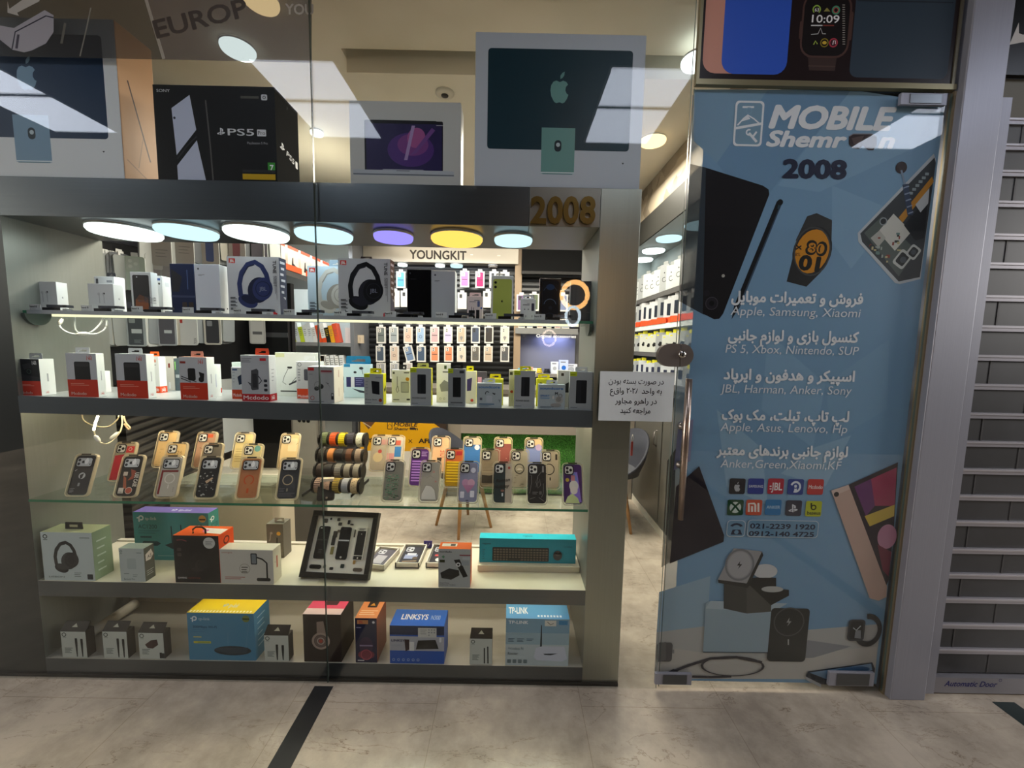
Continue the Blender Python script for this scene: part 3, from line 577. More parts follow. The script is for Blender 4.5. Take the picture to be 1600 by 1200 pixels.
# lit corner shelving, left
ls = thing('corner_shelving', 'white lit corner shelving unit left of the back slatwall', 'shelving', (-2, 4.0, 0))
inv = Matrix.Translation((2, -4.0, 0))
def part(mb, name, par, iv, lab=None):
    o = mb.build(name, par); o.matrix_parent_inverse = iv
    if lab: o['label'] = lab
    return o
part(MB().box(-2.75, 4.27, .3, -1.53, 4.3, 2.415, '#d4dada'), 'back_board', ls, inv)
part(MB().box(-2.75, 2.75, .3, -2.4, 2.78, 2.415, '#cfd5d5').box(-2.75, 2.75, .3, -2.72, 4.27, 2.415, '#dbe0e0'), 'side_board', ls, inv)
part(MB().box(-1.56, 3.86, .3, -1.525, 4.27, 2.415, '#6b6c70'), 'end_panel', ls, inv)
for z in (1.37, 1.04): part(MB().box(-2.72, 3.86, z-.035, -1.56, 4.27, z, '#85878a'), 'shelf', ls, inv)
part(MB().box(-2.2, 2.9, 1.87, -1.70, 3.85, 1.91, '#4b4745'), 'upper_shelf', ls, inv)
for y in (2.92, 3.35): part(MB().box(-1.72, y, 1.912, -1.695, y+.34, 1.955, '#d2552c'), 'price_rail', ls, inv)
for i, (x, y, lb) in enumerate(((-1.95, 3.2, 'round lamp over the corner shelving, half hidden by the header'), (-1.72, 3.75, 'round lamp over the corner shelving near the back wall'))): disc_lamp('ceiling_lamp', lb, x, y, 2.42, .13, 'discwhite')
tag(MB().box(-2.3, 2.9, 2.42, -1.3, 4.12, 2.46, '#b9bab8').build('soffit', None), 'pale soffit with round lamps over the corner shelving', 'soffit')
for i in range(5):
    y = 2.98+.185*i; m = MB(); m.box(0, -.075, 0, .08, .075, .19, '#cfc4b6'); f = m.face((.08, -.075, .19), (0, 1, 0), (0, 0, -1), .15, .19)
    f.r(.0, .0, 1, .12, '#c4553a'); f.p([(.3, .85), (.4, .45), (.5, .4), (.5, .65), (.8, .75), (.75, .85)], '#1c1a1a'); f.e(.25, .3, .08, m='#eae6df')
    tag(m.build('accessory_box', None, (-1.79, y, 1.911)), 'boxed phone holder on the receding upper corner shelf, %s from the front' % ORD[i], 'box', 'phone holder boxes on the corner shelf')
px = 451; random.seed(11)
cols = ['#e6eef0', '#cfe23a', '#dfe6ea', '#cfe23a', '#e9eeee', '#e3e9ee', '#e6e6e6', '#e6552a', '#e9eaea', '#26241c', '#e6a42a', '#d9573a']
names = ['white', 'lime', 'pale grey', 'second lime', 'tall white', 'bluish white', 'thin white', 'red-footed white', 'leaning white', 'black and yellow', 'amber', 'red-orange']
for i, (c, nn) in enumerate(zip(cols, names)):
    p = at(453+i*6.8, 530, 3.92); m = MB(); m.box(-.022, 0, 0, .022, .08, .15+.02*(i % 3), c)
    f = m.face((-.022, 0, .15), (1, 0, 0), (0, 0, -1), .044, .15); f.lines(.2, .15, .6, 4, .12, '#4a5a60' if i != 9 else '#d8b82a', .03)
    if i in (7, 8): f.r(0, .7, 1, 1, '#e6552a')
    tag(m.build('slim_box', None, (p.x, 3.92, 1.3701), (0, -.2, 0)), '%s slim box in the corner shelf row, %s from left' % (nn, ORD[i] if i < 11 else 'last'), 'box', 'slim boxes on the corner shelf')
for px_, w, h_, c, lb in ((549, .12, .15, '#e9d9d4', 'pale pink earphone box standing alone on the corner shelf'), (562, .05, .08, '#c9b79f', 'small tan box beside the pale pink earphone box')):
    p = at(px_, 530, 3.95); m = MB().box(-w/2, 0, 0, w/2, .05, h_, c); f = m.face((-w/2, 0, h_), (1, 0, 0), (0, 0, -1), w, h_); f.l([(.45, .3), (.6, .45), (.5, .6), (.6, .75)], .04, '#3a3535')
    tag(m.build('earphone_box', None, (p.x, 3.95, 1.37)), lb, 'box')
for i, (x, w, c, nn) in enumerate(((458, .1, '#dfe3e0', 'pale'), (478, .14, '#e9a04a', 'orange-yellow'), (497, .12, '#f0b02c', 'amber'), (508, .05, '#f2f2ee', 'white'), (515, .05, '#eceff0', 'spotted white'), (522, .05, '#e8ebee', 'red-footed'), (529, .05, '#f0f0ee', 'thin'), (536, .05, '#e3e6e8', 'grey-white'))):
    p = at(x, 560, 3.9); m = MB().box(-w/2, 0, 0, w/2, .07, .2+.01*(i % 2), c); f = m.face((-w/2, 0, .2), (1, 0, 0), (0, 0, -1), w, .2); f.lines(.2, .1, .6, 5, .1, '#5a5552', .025)
    if i in (4, 5, 6): f.r(0, .62, 1, .95, '#e6552a')
    tag(m.build('slim_box', None, (p.x, 3.9, 1.0401), (0, -.12 if i > 2 else 0, 0)), '%s packet on the second corner shelf, %s from the left' % (nn, ORD[i]), 'box', 'packets on the second corner shelf')

# right wall: lit shelving with boxes
rs = thing('wall_shelving', 'white lit wall shelving receding along the right side of the shop', 'shelving', (1.3, 2.6, 0)); iv = Matrix.Translation((-1.3, -2.6, 0))
part(MB().box(1.42, 1.62, .95, 1.6, 4.22, 2.27, '#b9c0bf').box(1.115, 4.19, .95, 1.42, 4.22, 2.27, '#b3baba'), 'back_board', rs, iv)
part(MB().box(1.10, 1.62, 2.268, 1.6, 4.22, 2.46, '#33322f:.5').box(1.11, 1.63, 2.265, 1.6, 4.2, 2.268, '#9a9d9c'), 'soffit', rs, iv)
for z in (1.80, 1.56, 1.345, 1.13): part(MB().box(1.115, 1.62, z-.035, 1.42, 4.19, z, '#5a5958' if z != 1.56 else '#dfe6e2'), 'shelf', rs, iv)
for y0 in (1.7, 2.3, 2.9, 3.5): part(MB().box(1.110, y0, 1.562, 1.116, y0+.55, 1.60, '#e2522a'), 'price_rail', rs, iv)
for i, (px_, py_, k, r) in enumerate(((1045, 373, 'lampcool', .1), (1021, 392, 'discwhite', .1), (1004, 406, 'discwhite', .1), (1095, 352, 'lampcool', .11))):
    p = onz(px_, py_, 2.25); disc_lamp('ceiling_lamp', 'round lamp under the right wall soffit, %s' % ('second from the back', 'third from the front', 'farthest back', 'nearest, seen through the poster film')[i] if i != 1 else 'round lamp under the right wall soffit, between two others', min(max(p.x, 1.23), 1.4), p.y, 2.2645, r, k, group='lamps under the right wall soffit')
def rbox(y, z, w, h, c, art, lab, grp, dep=.06, tabc=None):
    m = MB(); m.box(0, -w/2, 0, dep, w/2, h, c); f = m.face((0, w/2, h), (0, -1, 0), (0, 0, -1), w, h); art(f)
    m.face((0, -w/2, h), (1, 0, 0), (0, 0, -1), dep, h).lines(.2, .2, .6, 3, .1, '#9a9a9a', .03)
    if tabc: m.box(.01, -w*.25, h, .012, w*.25, h+.025, tabc)
    o = m.build('accessory_box', None, (1.13, y, z), (0, 0, radians(28))); tag(o, lab, 'box', grp)
rA = lambda f: (f.ring(.5, .55, .22, .05, '#2a2a2a', 30, 300), f.e(.5, .3, .06, m='#2a2a2a')); rB = lambda f: (f.rr(.3, .18, .7, .68, .05, '#1e2430'), f.r(0, .76, 1, 1, '#e2522a'))
rC = lambda f: (f.p([(.25, .6), (.4, .45), (.75, .5), (.7, .65), (.35, .7)], '#1d1d1d'), f.r(.1, .1, .3, .16, '#d8d02a')); rD = lambda f: f.rr(.3, .25, .65, .7, .06, '#2b2f45')
for z, art, c, w, h, tc, gname, n in ((1.80, rA, '#b9bcba', .085, .17, '#8a8d8c', 'top shelf', 17), (1.56, rB, '#bcbdbe', .1, .17, '#d9d9d9', 'orange-railed shelf', 16), (1.345, rC, '#bdc0b8', .1, .13, '#d9d32f', 'third shelf', 15), (1.13, rD, '#bcc0c4', .1, .12, '#d9d32f', 'fourth shelf', 14)):
    for i in range(n):
        y = 4.05-i*.128
        rbox(y, z+.0005, w, h*(1+.08*((i*7) % 3)), c if i % 4 else '#96999a', art, 'boxed accessory on the %s of the right wall, %s from the back' % (gname, (ORD+['twelfth', 'thirteenth', 'fourteenth', 'fifteenth', 'sixteenth', 'seventeenth'])[i]), 'boxes on the right wall '+gname, tabc=tc)
bc = thing('base_cabinet', 'grey base cabinet with white kick strip along the right wall', 'cabinet', (1.3, 2.6, 0))
iv = Matrix.Translation((-1.3, -2.6, 0))
part(MB().box(1.125, 1.62, .06, 1.6, 3.49, .94, '#6f6e68:.35:.5'), 'body', bc, iv); part(MB().box(1.117, 1.62, 0, 1.6, 3.49, .06, '#d8d2c4'), 'kick_strip', bc, iv)
for y0, y1 in ((1.64, 2.2), (2.22, 2.84), (2.86, 3.47)):
    dr = part(MB().box(1.112, y0, .075, 1.124, y1, .94, '#77756e:.35:.5'), 'door', bc, iv)
    o = MB().tube([(1.112, y0+.09, .76), (1.09, y0+.09, .75), (1.088, y0+.09, .70), (1.09, y0+.09, .65), (1.112, y0+.09, .64)], .006, 'chrome', 8).build('handle', dr)

# ================================================================ PRODUCTS IN THE SHOWCASE
W_ = '#e2e3e4'; WW = '#eef0f0'; GY = '#b9bcc0'; K = '#121214'; RED = '#c8371f'
def headphones(f, cu, cv, s, c, c2, logo=None):
    """printed over-ear headphones: band arc, near cup, far cup"""
    q = 1/f.asp()
    P = []
    for i in range(13):
        a = radians(150+i*(215-20)/12*1.0); P.append((cu+s*.62*cos(a)-.02*s, cv-s*.45*q+s*.95*q*sin(a)*.62))
    f.l([(cu-s*.62, cv+s*.45*q), (cu-s*.66, cv-s*.05*q), (cu-s*.55, cv-s*.5*q), (cu-s*.28, cv-s*.85*q), (cu+.02*s, cv-s*.95*q), (cu+s*.3, cv-s*.78*q), (cu+s*.48, cv-s*.45*q), (cu+s*.55, cv-s*.1*q)], s*.2, c)
    f.l([(cu-s*.5, cv-s*.38*q), (cu-s*.28, cv-s*.75*q), (cu, cv-s*.84*q)], s*.05, c2)
    f.e(cu-s*.33, cv+s*.66*q, s*.42, s*.27*q, c, rot=.35); f.e(cu-s*.3, cv+s*.6*q, s*.32, s*.16*q, c2, rot=.35)
    f.e(cu+s*.14, cv+s*.2*q, s*.46, s*.54*q, c2, rot=.3); f.e(cu+s*.3, cv+s*.15*q, s*.42, s*.48*q, c, rot=.3); f.ring(cu+s*.32, cv+s*.15*q, s*.32, s*.03, c2)
    if logo: f.t(logo, cu+s*.32, cv+s*.22*q, s*.16*q, '#8d92a8' if c != '#cfc8c0' else '#a59d94', 'c')
def redtag(f, u, v, w, t='JBL'): f.r(u, v, u+w, v+w*.75/f.asp(), '#d22a1e'); f.t(t, u+w/2, v+w*.58/f.asp(), w*.4/f.asp(), '#ffffff', 'c', b=.02)
def mc(f, u, v, h, m):   # angular double-loop emblem
    q = f.asp()*h; f.l([(u, v), (u, v-h), (u+q*.45, v-h*.2), (u+q*.55, v-h*.2), (u+q*.55, v-h), (u+q*.95, v-h), (u+q*1.05, v-h*.5), (u+q*1.0, v)], q*.13, m); f.ring(u+q*.62, v-h*.35, q*.28, q*.1, m)
def apple(f, u, v, s, m, bg=None):
    q = 1/f.asp(); P = [(0, -.32), (.18, -.4), (.36, -.34), (.46, -.2), (.34, -.06), (.32, .12), (.4, .28), (.5, .34), (.42, .56), (.28, .76), (.16, .8), (0, .74), (-.16, .8), (-.3, .72), (-.46, .44), (-.52, .12), (-.48, -.16), (-.36, -.34), (-.2, -.4)]
    f.p([(u+x*s, v+y*s*q) for x, y in P], m); f.p([(u+x*s, v+y*s*q) for x, y in ((.02, -.48), (.02, -.66), (.14, -.82), (.26, -.88), (.24, -.68), (.14, -.54))], m)
def psmark(f, u, v, s, m):
    q = 1/f.asp(); f.p([(u+x*s, v+y*s*q) for x, y in ((-.12, .5), (-.12, -.5), (.1, -.44), (.34, -.3), (.36, -.02), (.2, .06), (.12, -.02), (.12, -.24), (.04, -.3), (.04, .56))], m)
    f.p([(u+x*s, v+y*s*q) for x, y in ((-.16, .1), (-.16, .24), (-.4, .34), (-.16, .36), (-.16, .46), (-.5, .44), (-.6, .3))], m); f.p([(u+x*s, v+y*s*q) for x, y in ((.08, .16), (.3, .08), (.6, .14), (.56, .28), (.1, .46), (.1, .34), (.36, .22), (.1, .28))], m)

# ---- top of the header
def imac(c1, c2):
    def art(f):
        f.rr(.075, .10, .925, .745, .02, c1); apple(f, .5, .345, .105, c2); f.r(.4, .6, .6, .9, c2); f.r(.4, .89, .6, .897, '#dfe8ea'); f.r(.41, .9, .59, .905, '#6b8a92'); f.rr(.478, .68, .52, .755, .02, '#1b2a33'); f.e(.5, .71, .012, m='#b9c6cc')
        f.p([(.885, .82), (.9, .82), (.8925, .832)], '#3a3a3a')
    return art
def imacside(f):
    f.l([(.25, .33), (.75, .80)], .04, '#4a3230'); f.l([(.58, .66), (.40, .88)], .025, '#a37f62'); f.l([(.10, .86), (.98, .985)], .03, '#a07a60')
carton('computer_box', 'white desktop computer box with navy screen and pale blue stand, left end', -97, 186, 27, 1.51, .148, ST, W_, side='#c79a72', top='#d8d4cc', art=imac('#1d3450', '#7f9db5'), sart=imacside, bevel=.003)
carton('computer_box', 'white desktop computer box with dark teal screen and green stand on the header top', 742, 1005, 52, 1.515, .19, ST, '#c5cad3', side='#b9b7b0', top='#d0ccc4', art=imac('#1b3641', '#6f9c97'), bevel=.003)
def ps5(f):
    f.t('SONY', .03, .075, .03, '#d8d8d8', w=.11); f.p([(.145, .24), (.30, .10), (.34, .46), (.165, .73)], '#c6cbe0'); f.p([(.165, .84), (.34, .57), (.40, 1), (.165, 1)], '#c6cbe0')
    f.p([(.165, .73), (.34, .46), (.34, .56), (.165, .84)], '#0a0a0b'); f.l([(.17, .77), (.25, .64), (.34, .53)], .012, '#2e2e33'); f.l([(.43, .15), (.45, .62), (.46, 1)], .012, '#5d5a58'); f.e(.165, .34, .01, m='#2b2b35')
    psmark(f, .545, .47, .055, '#e2e2e6'); f.t('PS5', .60, .51, .07, '#e2e2e6', w=.22, b=.01); f.rr(.845, .445, .92, .515, .006, '#e2e2e6'); f.t('Pro', .882, .50, .04, '#17171a', 'c'); f.t('PlayStation 5 Pro', .76, .6, .025, '#b0b0b4', w=.17)
    f.rr(.89, .08, .94, .14, .01, '#d5d5d9'); f.ring(.915, .11, .013, .005, '#222226'); f.r(.72, .10, .87, .125, '#54524a'); f.r(.925, .79, .985, .895, '#3d9a35'); f.t('7', .955, .875, .06, '#ffffff', 'c', b=.03); f.r(.71, .915, .985, .975, '#caa21c'); f.r(.71, .87, .985, .9, '#2c2c2e')
def ps5s(f): psmark(f, .25, .56, .16, '#d0d0d4'); f.t('PS5', .42, .62, .06, '#d0d0d4', w=.34, rot=.25); f.rr(.82, .60, .92, .68, .02, '#d0d0d4'); f.t('7', .5, .1, .03, '#555555')
carton('console_box', 'black game console box with white console print on the header top', 243, 431, 134, 1.51, .155, ST, '#0d0d10:.55', side='#060607:1', top='#141417', art=ps5, sart=ps5s, bevel=.003)
def mbp(f):
    f.rr(.135, .22, .84, .85, .02, '#17161c'); f.r(.15, .26, .83, .815, '#2b2452'); f.e(.55, .56, .21, .2, '#51307a'); f.e(.57, .5, .14, .13, '#7b3f86'); f.e(.6, .42, .08, .12, '#a4568f', rot=.5); f.p([(.49, .68), (.56, .28), (.59, .28), (.52, .68)], '#a98ec0'); f.p([(.55, .62), (.74, .3), (.77, .33), (.6, .6)], '#74488e')
    f.p([(.3, .79), (.66, .79), (.68, .81), (.28, .81)], '#9a9aaa'); f.rr(.03, .80, .94, .865, .012, '#b9bdc6'); f.r(.03, .845, .94, .86, '#6b7078'); f.r(.42, .803, .54, .812, '#7f848c'); f.lines(.78, .22, .1, 2, .05, '#d5d2cc', .006)
carton('laptop_box', 'worn white laptop box with purple screen print between console and green computer box', 546, 720, 158, 1.53, .08, ST, '#c9c8c4', top='#6f6657', art=mbp, bevel=.004)

# ---- upper glass shelf
def airpods(f):
    for x in (.42, .6): f.e(x, .36, .055, m='#c9c9cc'); f.l([(x+.01, .38), (x+.015, .68)], .03, '#bdbdc1')
    f.e(.63, .34, .03, m='#26262a')
carton('earphone_box', 'small white earphone box alone at the left end of the upper glass shelf', 50, 89, 440, 1.6, .04, S1, W_, side=WW, art=airpods, sart=lambda f: apple(f, .5, .5, .14, '#a9abb0'))
carton('earphone_box', 'small white earphone box standing before a black-tabbed box on the upper glass shelf', 138, 178, 443, 1.585, .042, S1, W_, side=WW, art=airpods, sart=lambda f: apple(f, .5, .5, .14, '#a9abb0'))
carton('accessory_box', 'white box with black hanger tab behind an earphone box on the upper glass shelf', 149, 180, 432, 1.65, .045, S1, W_, side=WW, art=lambda f: (f.rr(.08, .06, .2, .2, .02, '#4a4c52'), f.r(.62, .1, .9, .16, '#9a9ca2')), tab=(.42, .85, .018, '#2b2c30'))
def iph(f): f.rr(.1, .07, .9, .95, .08, '#17161c'); f.p([(.16, .9), (.2, .66), (.5, .58), (.8, .66), (.84, .9)], '#8a4a25'); f.p([(.2, .66), (.4, .54), (.8, .62), (.84, .68)], '#5d331d'); f.e(.32, .12, .03, m='#c9c9d2')
carton('phone_box', 'white phone box with black and copper phone print on the upper glass shelf', 205, 237, 425, 1.6, .03, S1, W_, side=WW, art=iph, sart=lambda f: f.t('iPhone', .6, .75, .5, '#3a3a40', rot=-pi/2, w=.8))
carton('phone_box', 'plain white phone box behind the copper-print phone box', 240, 254, 431, 1.65, .05, S1, W_, side=WW, art=lambda f: (f.r(.5, .06, .85, .12, '#3d5a98'), f.e(.7, .2, .12, m='#4a463e')), sart=lambda f: f.rr(.3, .15, .7, .26, .05, '#d5d8dc'))
carton('tablet_box', 'tall dark navy box beside a tall white phone box on the upper glass shelf', 267, 304, 412, 1.62, .05, S1, '#1f2a4c:.25', art=lambda f: (f.p([(.05, .1), (.5, .25), (.35, .55), (.05, .55)], '#10131f'), f.l([(.72, .12), (.72, .5)], .03, '#4d659c'), f.r(0, .62, 1, .66, '#2d3a5e'), f.rr(.45, .75, .65, .95, .03, '#3a2d2a'), f.rr(.72, .75, .92, .95, .03, '#33271f')))
carton('phone_box', 'tall white phone box left of the blue headphone box', 305, 344, 413, 1.6, .06, S1, '#d9dbe6', side=WW, art=lambda f: (f.e(.16, .09, .04, m='#55565c'), f.r(.15, .2, .4, .21, '#8c8d96'), f.r(.15, .22, .3, .228, '#8c8d96'), f.r(.4, .9, .65, .905, '#9a9ba4')), sart=lambda f: f.e(.6, .86, .05, m='#3a3a40'))
def jbl(c, c2, lg=True):
    def art(f):
        redtag(f, .04, .035, .12); headphones(f, .53, .48, .46, c, c2, 'JBL' if lg else None); f.t('TUNE', .885, .06, .055, '#1c1c22', rot=pi/2, w=.24, b=.03); f.t('520BT', .885, .32, .05, '#5a5a62', rot=pi/2, w=.2); f.r(.91, .32, .92, .62, '#7d7d84'); f.r(.94, .32, .948, .72, '#7d7d84')
        for i in range(4): f.r(.04, .69+i*.06, .14, .705+i*.06, '#26262c'); f.r(.04, .712+i*.06, .17, .724+i*.06, '#3a3a42')
        f.p([(.86, .99), (.86, .92), (.89, .9), (.91, .94), (.94, .95), (.94, .99)], '#c8303a')
    return art
def jside(f):
    for i in range(9): f.r(.15+.1*(i % 2), .06+i*.1, .8-.1*(i % 3), .10+i*.1, '#c9c2c4')
    f.p([(0, .58), (.7, .7), (1, .9), (0, .92)], '#4d4a58')
carton('headphone_box', 'white headphone box printed with navy headphones on the upper glass shelf', 356, 437, 401, 1.6, .05, S1, '#cfd0d6', side='#3c3d4c', art=jbl('#2e3868', '#1b2140'), sart=jside)
carton('headphone_box', 'pale headphone box with cream headphones tucked behind the black headphone box', 481, 558, 416, 1.70, .05, S1, '#c5d4e0', side='#9fb0be', art=jbl('#cfc8c0', '#a69d94'), tab=(.4, .75, .03, '#7d8892'))
carton('headphone_box', 'grey-white headphone box printed with black headphones on the upper glass shelf', 529, 610, 404, 1.6, .055, S1, '#c4c4c9', side='#5a3d2e', art=jbl('#131318', '#24242e'), sart=jside, tab=(.4, .62, .012, '#4a3c3c'))
carton('phone_box', 'tall plain black phone box right of the black headphone box', 636, 674, 421, 1.61, .06, S1, '#0a0a0c:.25', art=lambda f: (f.e(.13, .08, .035, m='#2a2a30'), f.r(.14, .19, .4, .2, '#202026')))
carton('phone_box', 'tall grey phone box beside the tall black one on the upper glass shelf', 674, 711, 423, 1.6, .055, S1, '#b3b7c2', side=WW, art=lambda f: (f.e(.16, .09, .04, m='#4a4c55'), f.r(.14, .2, .35, .21, '#6c6e78'), f.r(.14, .22, .3, .228, '#6c6e78'), f.r(.35, .9, .68, .905, '#8f929c')))
def anker(f): f.r(.45, .16, .8, .19, '#5a5a66'); f.r(.15, .22, .55, .25, '#7a7a86'); f.rr(.1, .6, .5, .95, .03, '#17171b'); f.rr(.58, .58, .8, .95, .03, '#1c1c22'); f.l([(.28, .6), (.28, .45)], .03, '#17171b'); f.l([(.4, .6), (.4, .48)], .03, '#17171b'); f.rr(.66, .2, .82, .45, .04, '#5f6b9a'); f.e(.92, .5, .06, m='#3f62c8')
carton('charger_box', 'pinkish white charger box with black adapter print on the upper glass shelf', 730, 754, 463, 1.575, .03, S1, '#eadada', art=anker, tab=(.12, .88, .016, '#e7cdd0'))
def ip11(f): f.rr(.09, .07, .93, 1.0, .1, '#b4bf5f'); f.e(.2, .15, .06, m=K); f.e(.2, .25, .06, m=K); f.e(.33, .14, .015, m='#e6e6c8'); apple(f, .5, .56, .075, '#16170f')
carton('phone_box', 'white phone box with lime green phone print on the upper glass shelf', 767, 802, 431, 1.6, .03, S1, '#d9dcdc', side=W_, art=ip11, tab=(.2, .5, .012, '#bfb8b0'))
carton('charger_box', 'small white charger box with curved hanger right of the green phone box', 813, 837, 467, 1.57, .03, S1, W_, art=lambda f: (f.r(.42, .2, .6, .22, '#6a6a78'), f.r(.15, .26, .6, .29, '#4a4a58'), f.rr(.72, .2, .9, .55, .04, '#3d3d52'), f.e(.28, .48, .04, m='#555560'), f.e(.52, .48, .04, m='#555560'), f.r(.35, .75, .38, .85, '#333333'), f.r(.75, .75, .78, .85, '#333333')), tab=(.15, .85, .017, '#e2e2e6'))
def ip12(f): f.rr(.12, .05, .9, .98, .12, '#0b0f18'); f.ring(.5, .34, .34, .02, '#39506b', 200, 340); f.e(.5, .2, .2, .07, '#1f3a5f'); f.ring(.5, .62, .3, .03, '#5a7290', 190, 350); f.e(.52, .68, .09, m='#1a2434'); f.ring(.5, .95, .3, .02, '#223248', 190, 350)
carton('phone_box', 'black phone box with curved blue lens print near the orange ring', 843, 876, 435, 1.6, .03, S1, '#0d1017:.25', art=ip12)
carton('phone_box', 'grey phone box with faint phone outline at the right end of the upper glass shelf', 891, 932, 439, 1.62, .03, S1, '#5d6064', art=lambda f: (f.rr(.2, .07, .92, .93, .06, '#53565a'), f.rr(.22, .08, .9, .92, .06, '#5f6266'), f.r(.62, .75, .8, .757, '#83868a')))
BAND = thing('smart_band', 'x', 'smart band', (0, 0, S1))
MB().box(-.048, -.012, 0, .002, .006, .013, '#0d0d10:.3').box(.03, -.012, 0, .045, .008, .009, '#b5b6b8').build('strap', BAND)
MB().box(-.026, -.016, .0132, .05, .01, .023, '#4b4d54:.15').box(.036, -.0163, .0142, .044, -.016, .021, '#16161a').build('screen', BAND)
m = MB(); m.box(-.075, -.0125, 0, .058, .016, .0005, '#c9cbcd'); m.box(-.098, -.01, 0, -.055, -.0092, .024, '#d2d4d6'); f = m.face((-.098, -.01, .024), (1, 0, 0), (0, 0, -1), .043, .024)
f.t('band 8', .04, .5, .3, '#26282c', w=.62, b=.03); f.e(.08, .78, .03, m='#3a3c42'); f.r(.16, .74, .6, .8, '#8a8c92'); m.build('price_card', BAND)
BL = ['in front of the earphone box at the far left', 'before the second white earphone box', 'before the copper-print phone box', 'before the tall white phone box', 'before the navy headphone box', 'left of the glass seam', 'before the black headphone box', 'before the tall black phone box', 'before the pinkish charger box', 'before the lime green phone box', 'at the right end beside the orange ring']
for i, px in enumerate((91, 171, 249, 328, 407, 485, 563, 642, 721, 798, 874)):
    o = BAND if i == 0 else copy_tree(BAND); p = at(px, 485, 1.555); o.location = (p.x, 1.555, S1); o['label'] = 'smart band with price card, '+BL[i]; o['group'] = 'smart bands along the upper glass shelf'

# ---- steel shelf: power banks and audio boxes
def mcd(pic, split=.60):
    def art(f):
        f.r(0, 0, 1, split, '#c3c5cb'); f.r(0, split, 1, 1, RED); mc(f, .70, .155, .10, RED); pic(f); f.r(.1, split+.09, .55, split+.10, '#e8a08c'); f.r(.1, split+.125, .7, split+.135, '#e8a08c'); f.t('Mcdodo', .1, .955, .07, '#e6c9bd', w=.5)
    return art
pbank = lambda f: (f.rr(.26, .19, .78, .7, .05, '#1b1b1d'), f.rr(.3, .22, .74, .3, .04, '#2d2d30'), f.r(0, .6, 1, .61, RED), f.r(0, .6, 1, .75, RED))
mcs = lambda f: (f.r(.45, .4, .55, .62, '#a5a7ad'), mc(f, .3, .95, .06, RED))
def cardark(f): f.r(0, 0, 1, .6, '#0f0f11'); f.p([(0, .4), (1, .5), (1, .6), (0, .6)], '#252528'); f.ring(.52, .34, .1, .025, '#3e5148'); f.p([(.25, .15), (.6, .1), (.62, .25), (.3, .3)], '#2c2c2f'); mc(f, .7, .155, .1, '#d9d9dc')
carton('accessory_box', 'black and red car charger box at the left end of the steel shelf', 28, 63, 561, 1.515, .05, S2, RED, side=WW, top=W_, art=mcd(cardark), sart=mcs, tab=(.32, .9, .022, '#b9bcbe'))
carton('power_bank_box', 'white and red power bank box beside a tiny white box on the steel shelf', 105, 152, 552, 1.515, .03, S2, '#c3c5cb', side=WW, top=WW, art=mcd(pbank), sart=mcs, tab=(.2, .68, .022, '#e4e6e6'))
carton('accessory_box', 'tiny white box peeking out behind a power bank box', 150, 162, 580, 1.64, .03, S2, WW, art=lambda f: (f.e(.6, .2, .1, m='#2a2a2c'), f.l([(.6, .22), (.5, .4), (.75, .4)], .06, '#3a3a3c'), f.r(.3, .65, .8, .67, '#88888c')))
carton('power_bank_box', 'white and red box with black power bank, standing before an orange-tab box', 182, 230, 553, 1.515, .035, S2, '#c3c5cb', side=WW, top=WW, art=mcd(pbank), sart=mcs, tab=(.3, .76, .022, '#dfe2e2'))
def mback(f): f.r(0, .82, 1, 1, '#dd4f27'); f.t('Mcdodo', .1, .95, .1, '#fff', w=.8); f.r(.2, .08, .8, .16, '#d98a72'); f.r(.2, .22, .8, .24, '#88898c'); f.e(.5, .72, .08, m='#2a2a2c')
carton('accessory_box', 'white and orange box with orange hanger behind a power bank box', 229, 249, 557, 1.67, .035, S2, '#dcdcda', side=WW, art=mback, sart=lambda f: (f.r(0, .82, 1, 1, '#dd4f27'), mc(f, .25, .97, .1, '#fff')), tab=(.1, .8, .02, '#f06a2a'))
carton('cable_box', 'slim white boxed cable behind the charger set box', 258, 272, 557, 1.76, .02, S2, '#d9d4cc', art=lambda f: (f.r(.4, .2, .6, .33, '#7a2a1e'), f.rr(.35, .75, .55, .95, .05, '#efefef')))
carton('cable_box', 'slim green-printed cable pack next to the slim white boxed cable', 273, 281, 560, 1.76, .02, S2, '#55636a', art=lambda f: (f.r(.1, .1, .3, .35, '#8fd36a'), f.r(.2, .5, .9, .6, '#b9c0c4')))
def chset(f): f.rr(.3, .26, .58, .55, .06, '#17171a'); f.p([(.7, .34), (.9, .38), (.88, .5), (.74, .47)], '#1b1b1e'); f.e(.78, .52, .1, m='#1b1b1e'); f.l([(.05, .45), (.6, .58)], .03, '#17171a'); f.l([(.05, .5), (.4, .585)], .03, '#17171a'); f.r(.04, .1, .24, .15, '#8a2a20')
carton('charger_box', 'white and red box showing charger with travel plugs, salmon hanger on top', 281, 324, 558, 1.515, .04, S2, '#c3c5cb', side=WW, top='#eab7a4', art=mcd(chset), sart=mcs, tab=(.3, .75, .022, '#e8a58f'))
carton('accessory_box', 'plain white box standing close behind the charger set box', 316, 329, 570, 1.58, .06, S2, WW, sart=lambda f: (f.r(.9, .75, 1, .9, RED), f.l([(.5, .3), (.5, .7)], .04, '#8a93c9')))
carton('accessory_box', 'white and red boxed charger left of the large black power bank box', 362, 381, 574, 1.56, .03, S2, '#dfe3e6', art=lambda f: (f.r(0, .7, 1, 1, '#d24a28'), f.r(.1, .05, .5, .1, '#38598a'), f.p([(.5, .3), (.9, .2), (1, .5), (.6, .55)], '#2b3850'), f.t('Mcdodo', .1, .92, .1, '#fff', w=.7), f.lines(.1, .15, .2, 4, .1, '#a9b2b8', .02)))
carton('accessory_box', 'white box with pale green top behind the boxed charger', 363, 378, 566, 1.64, .03, S2, '#cfe0da', art=lambda f: f.r(0, .8, 1, 1, '#d24a28'))
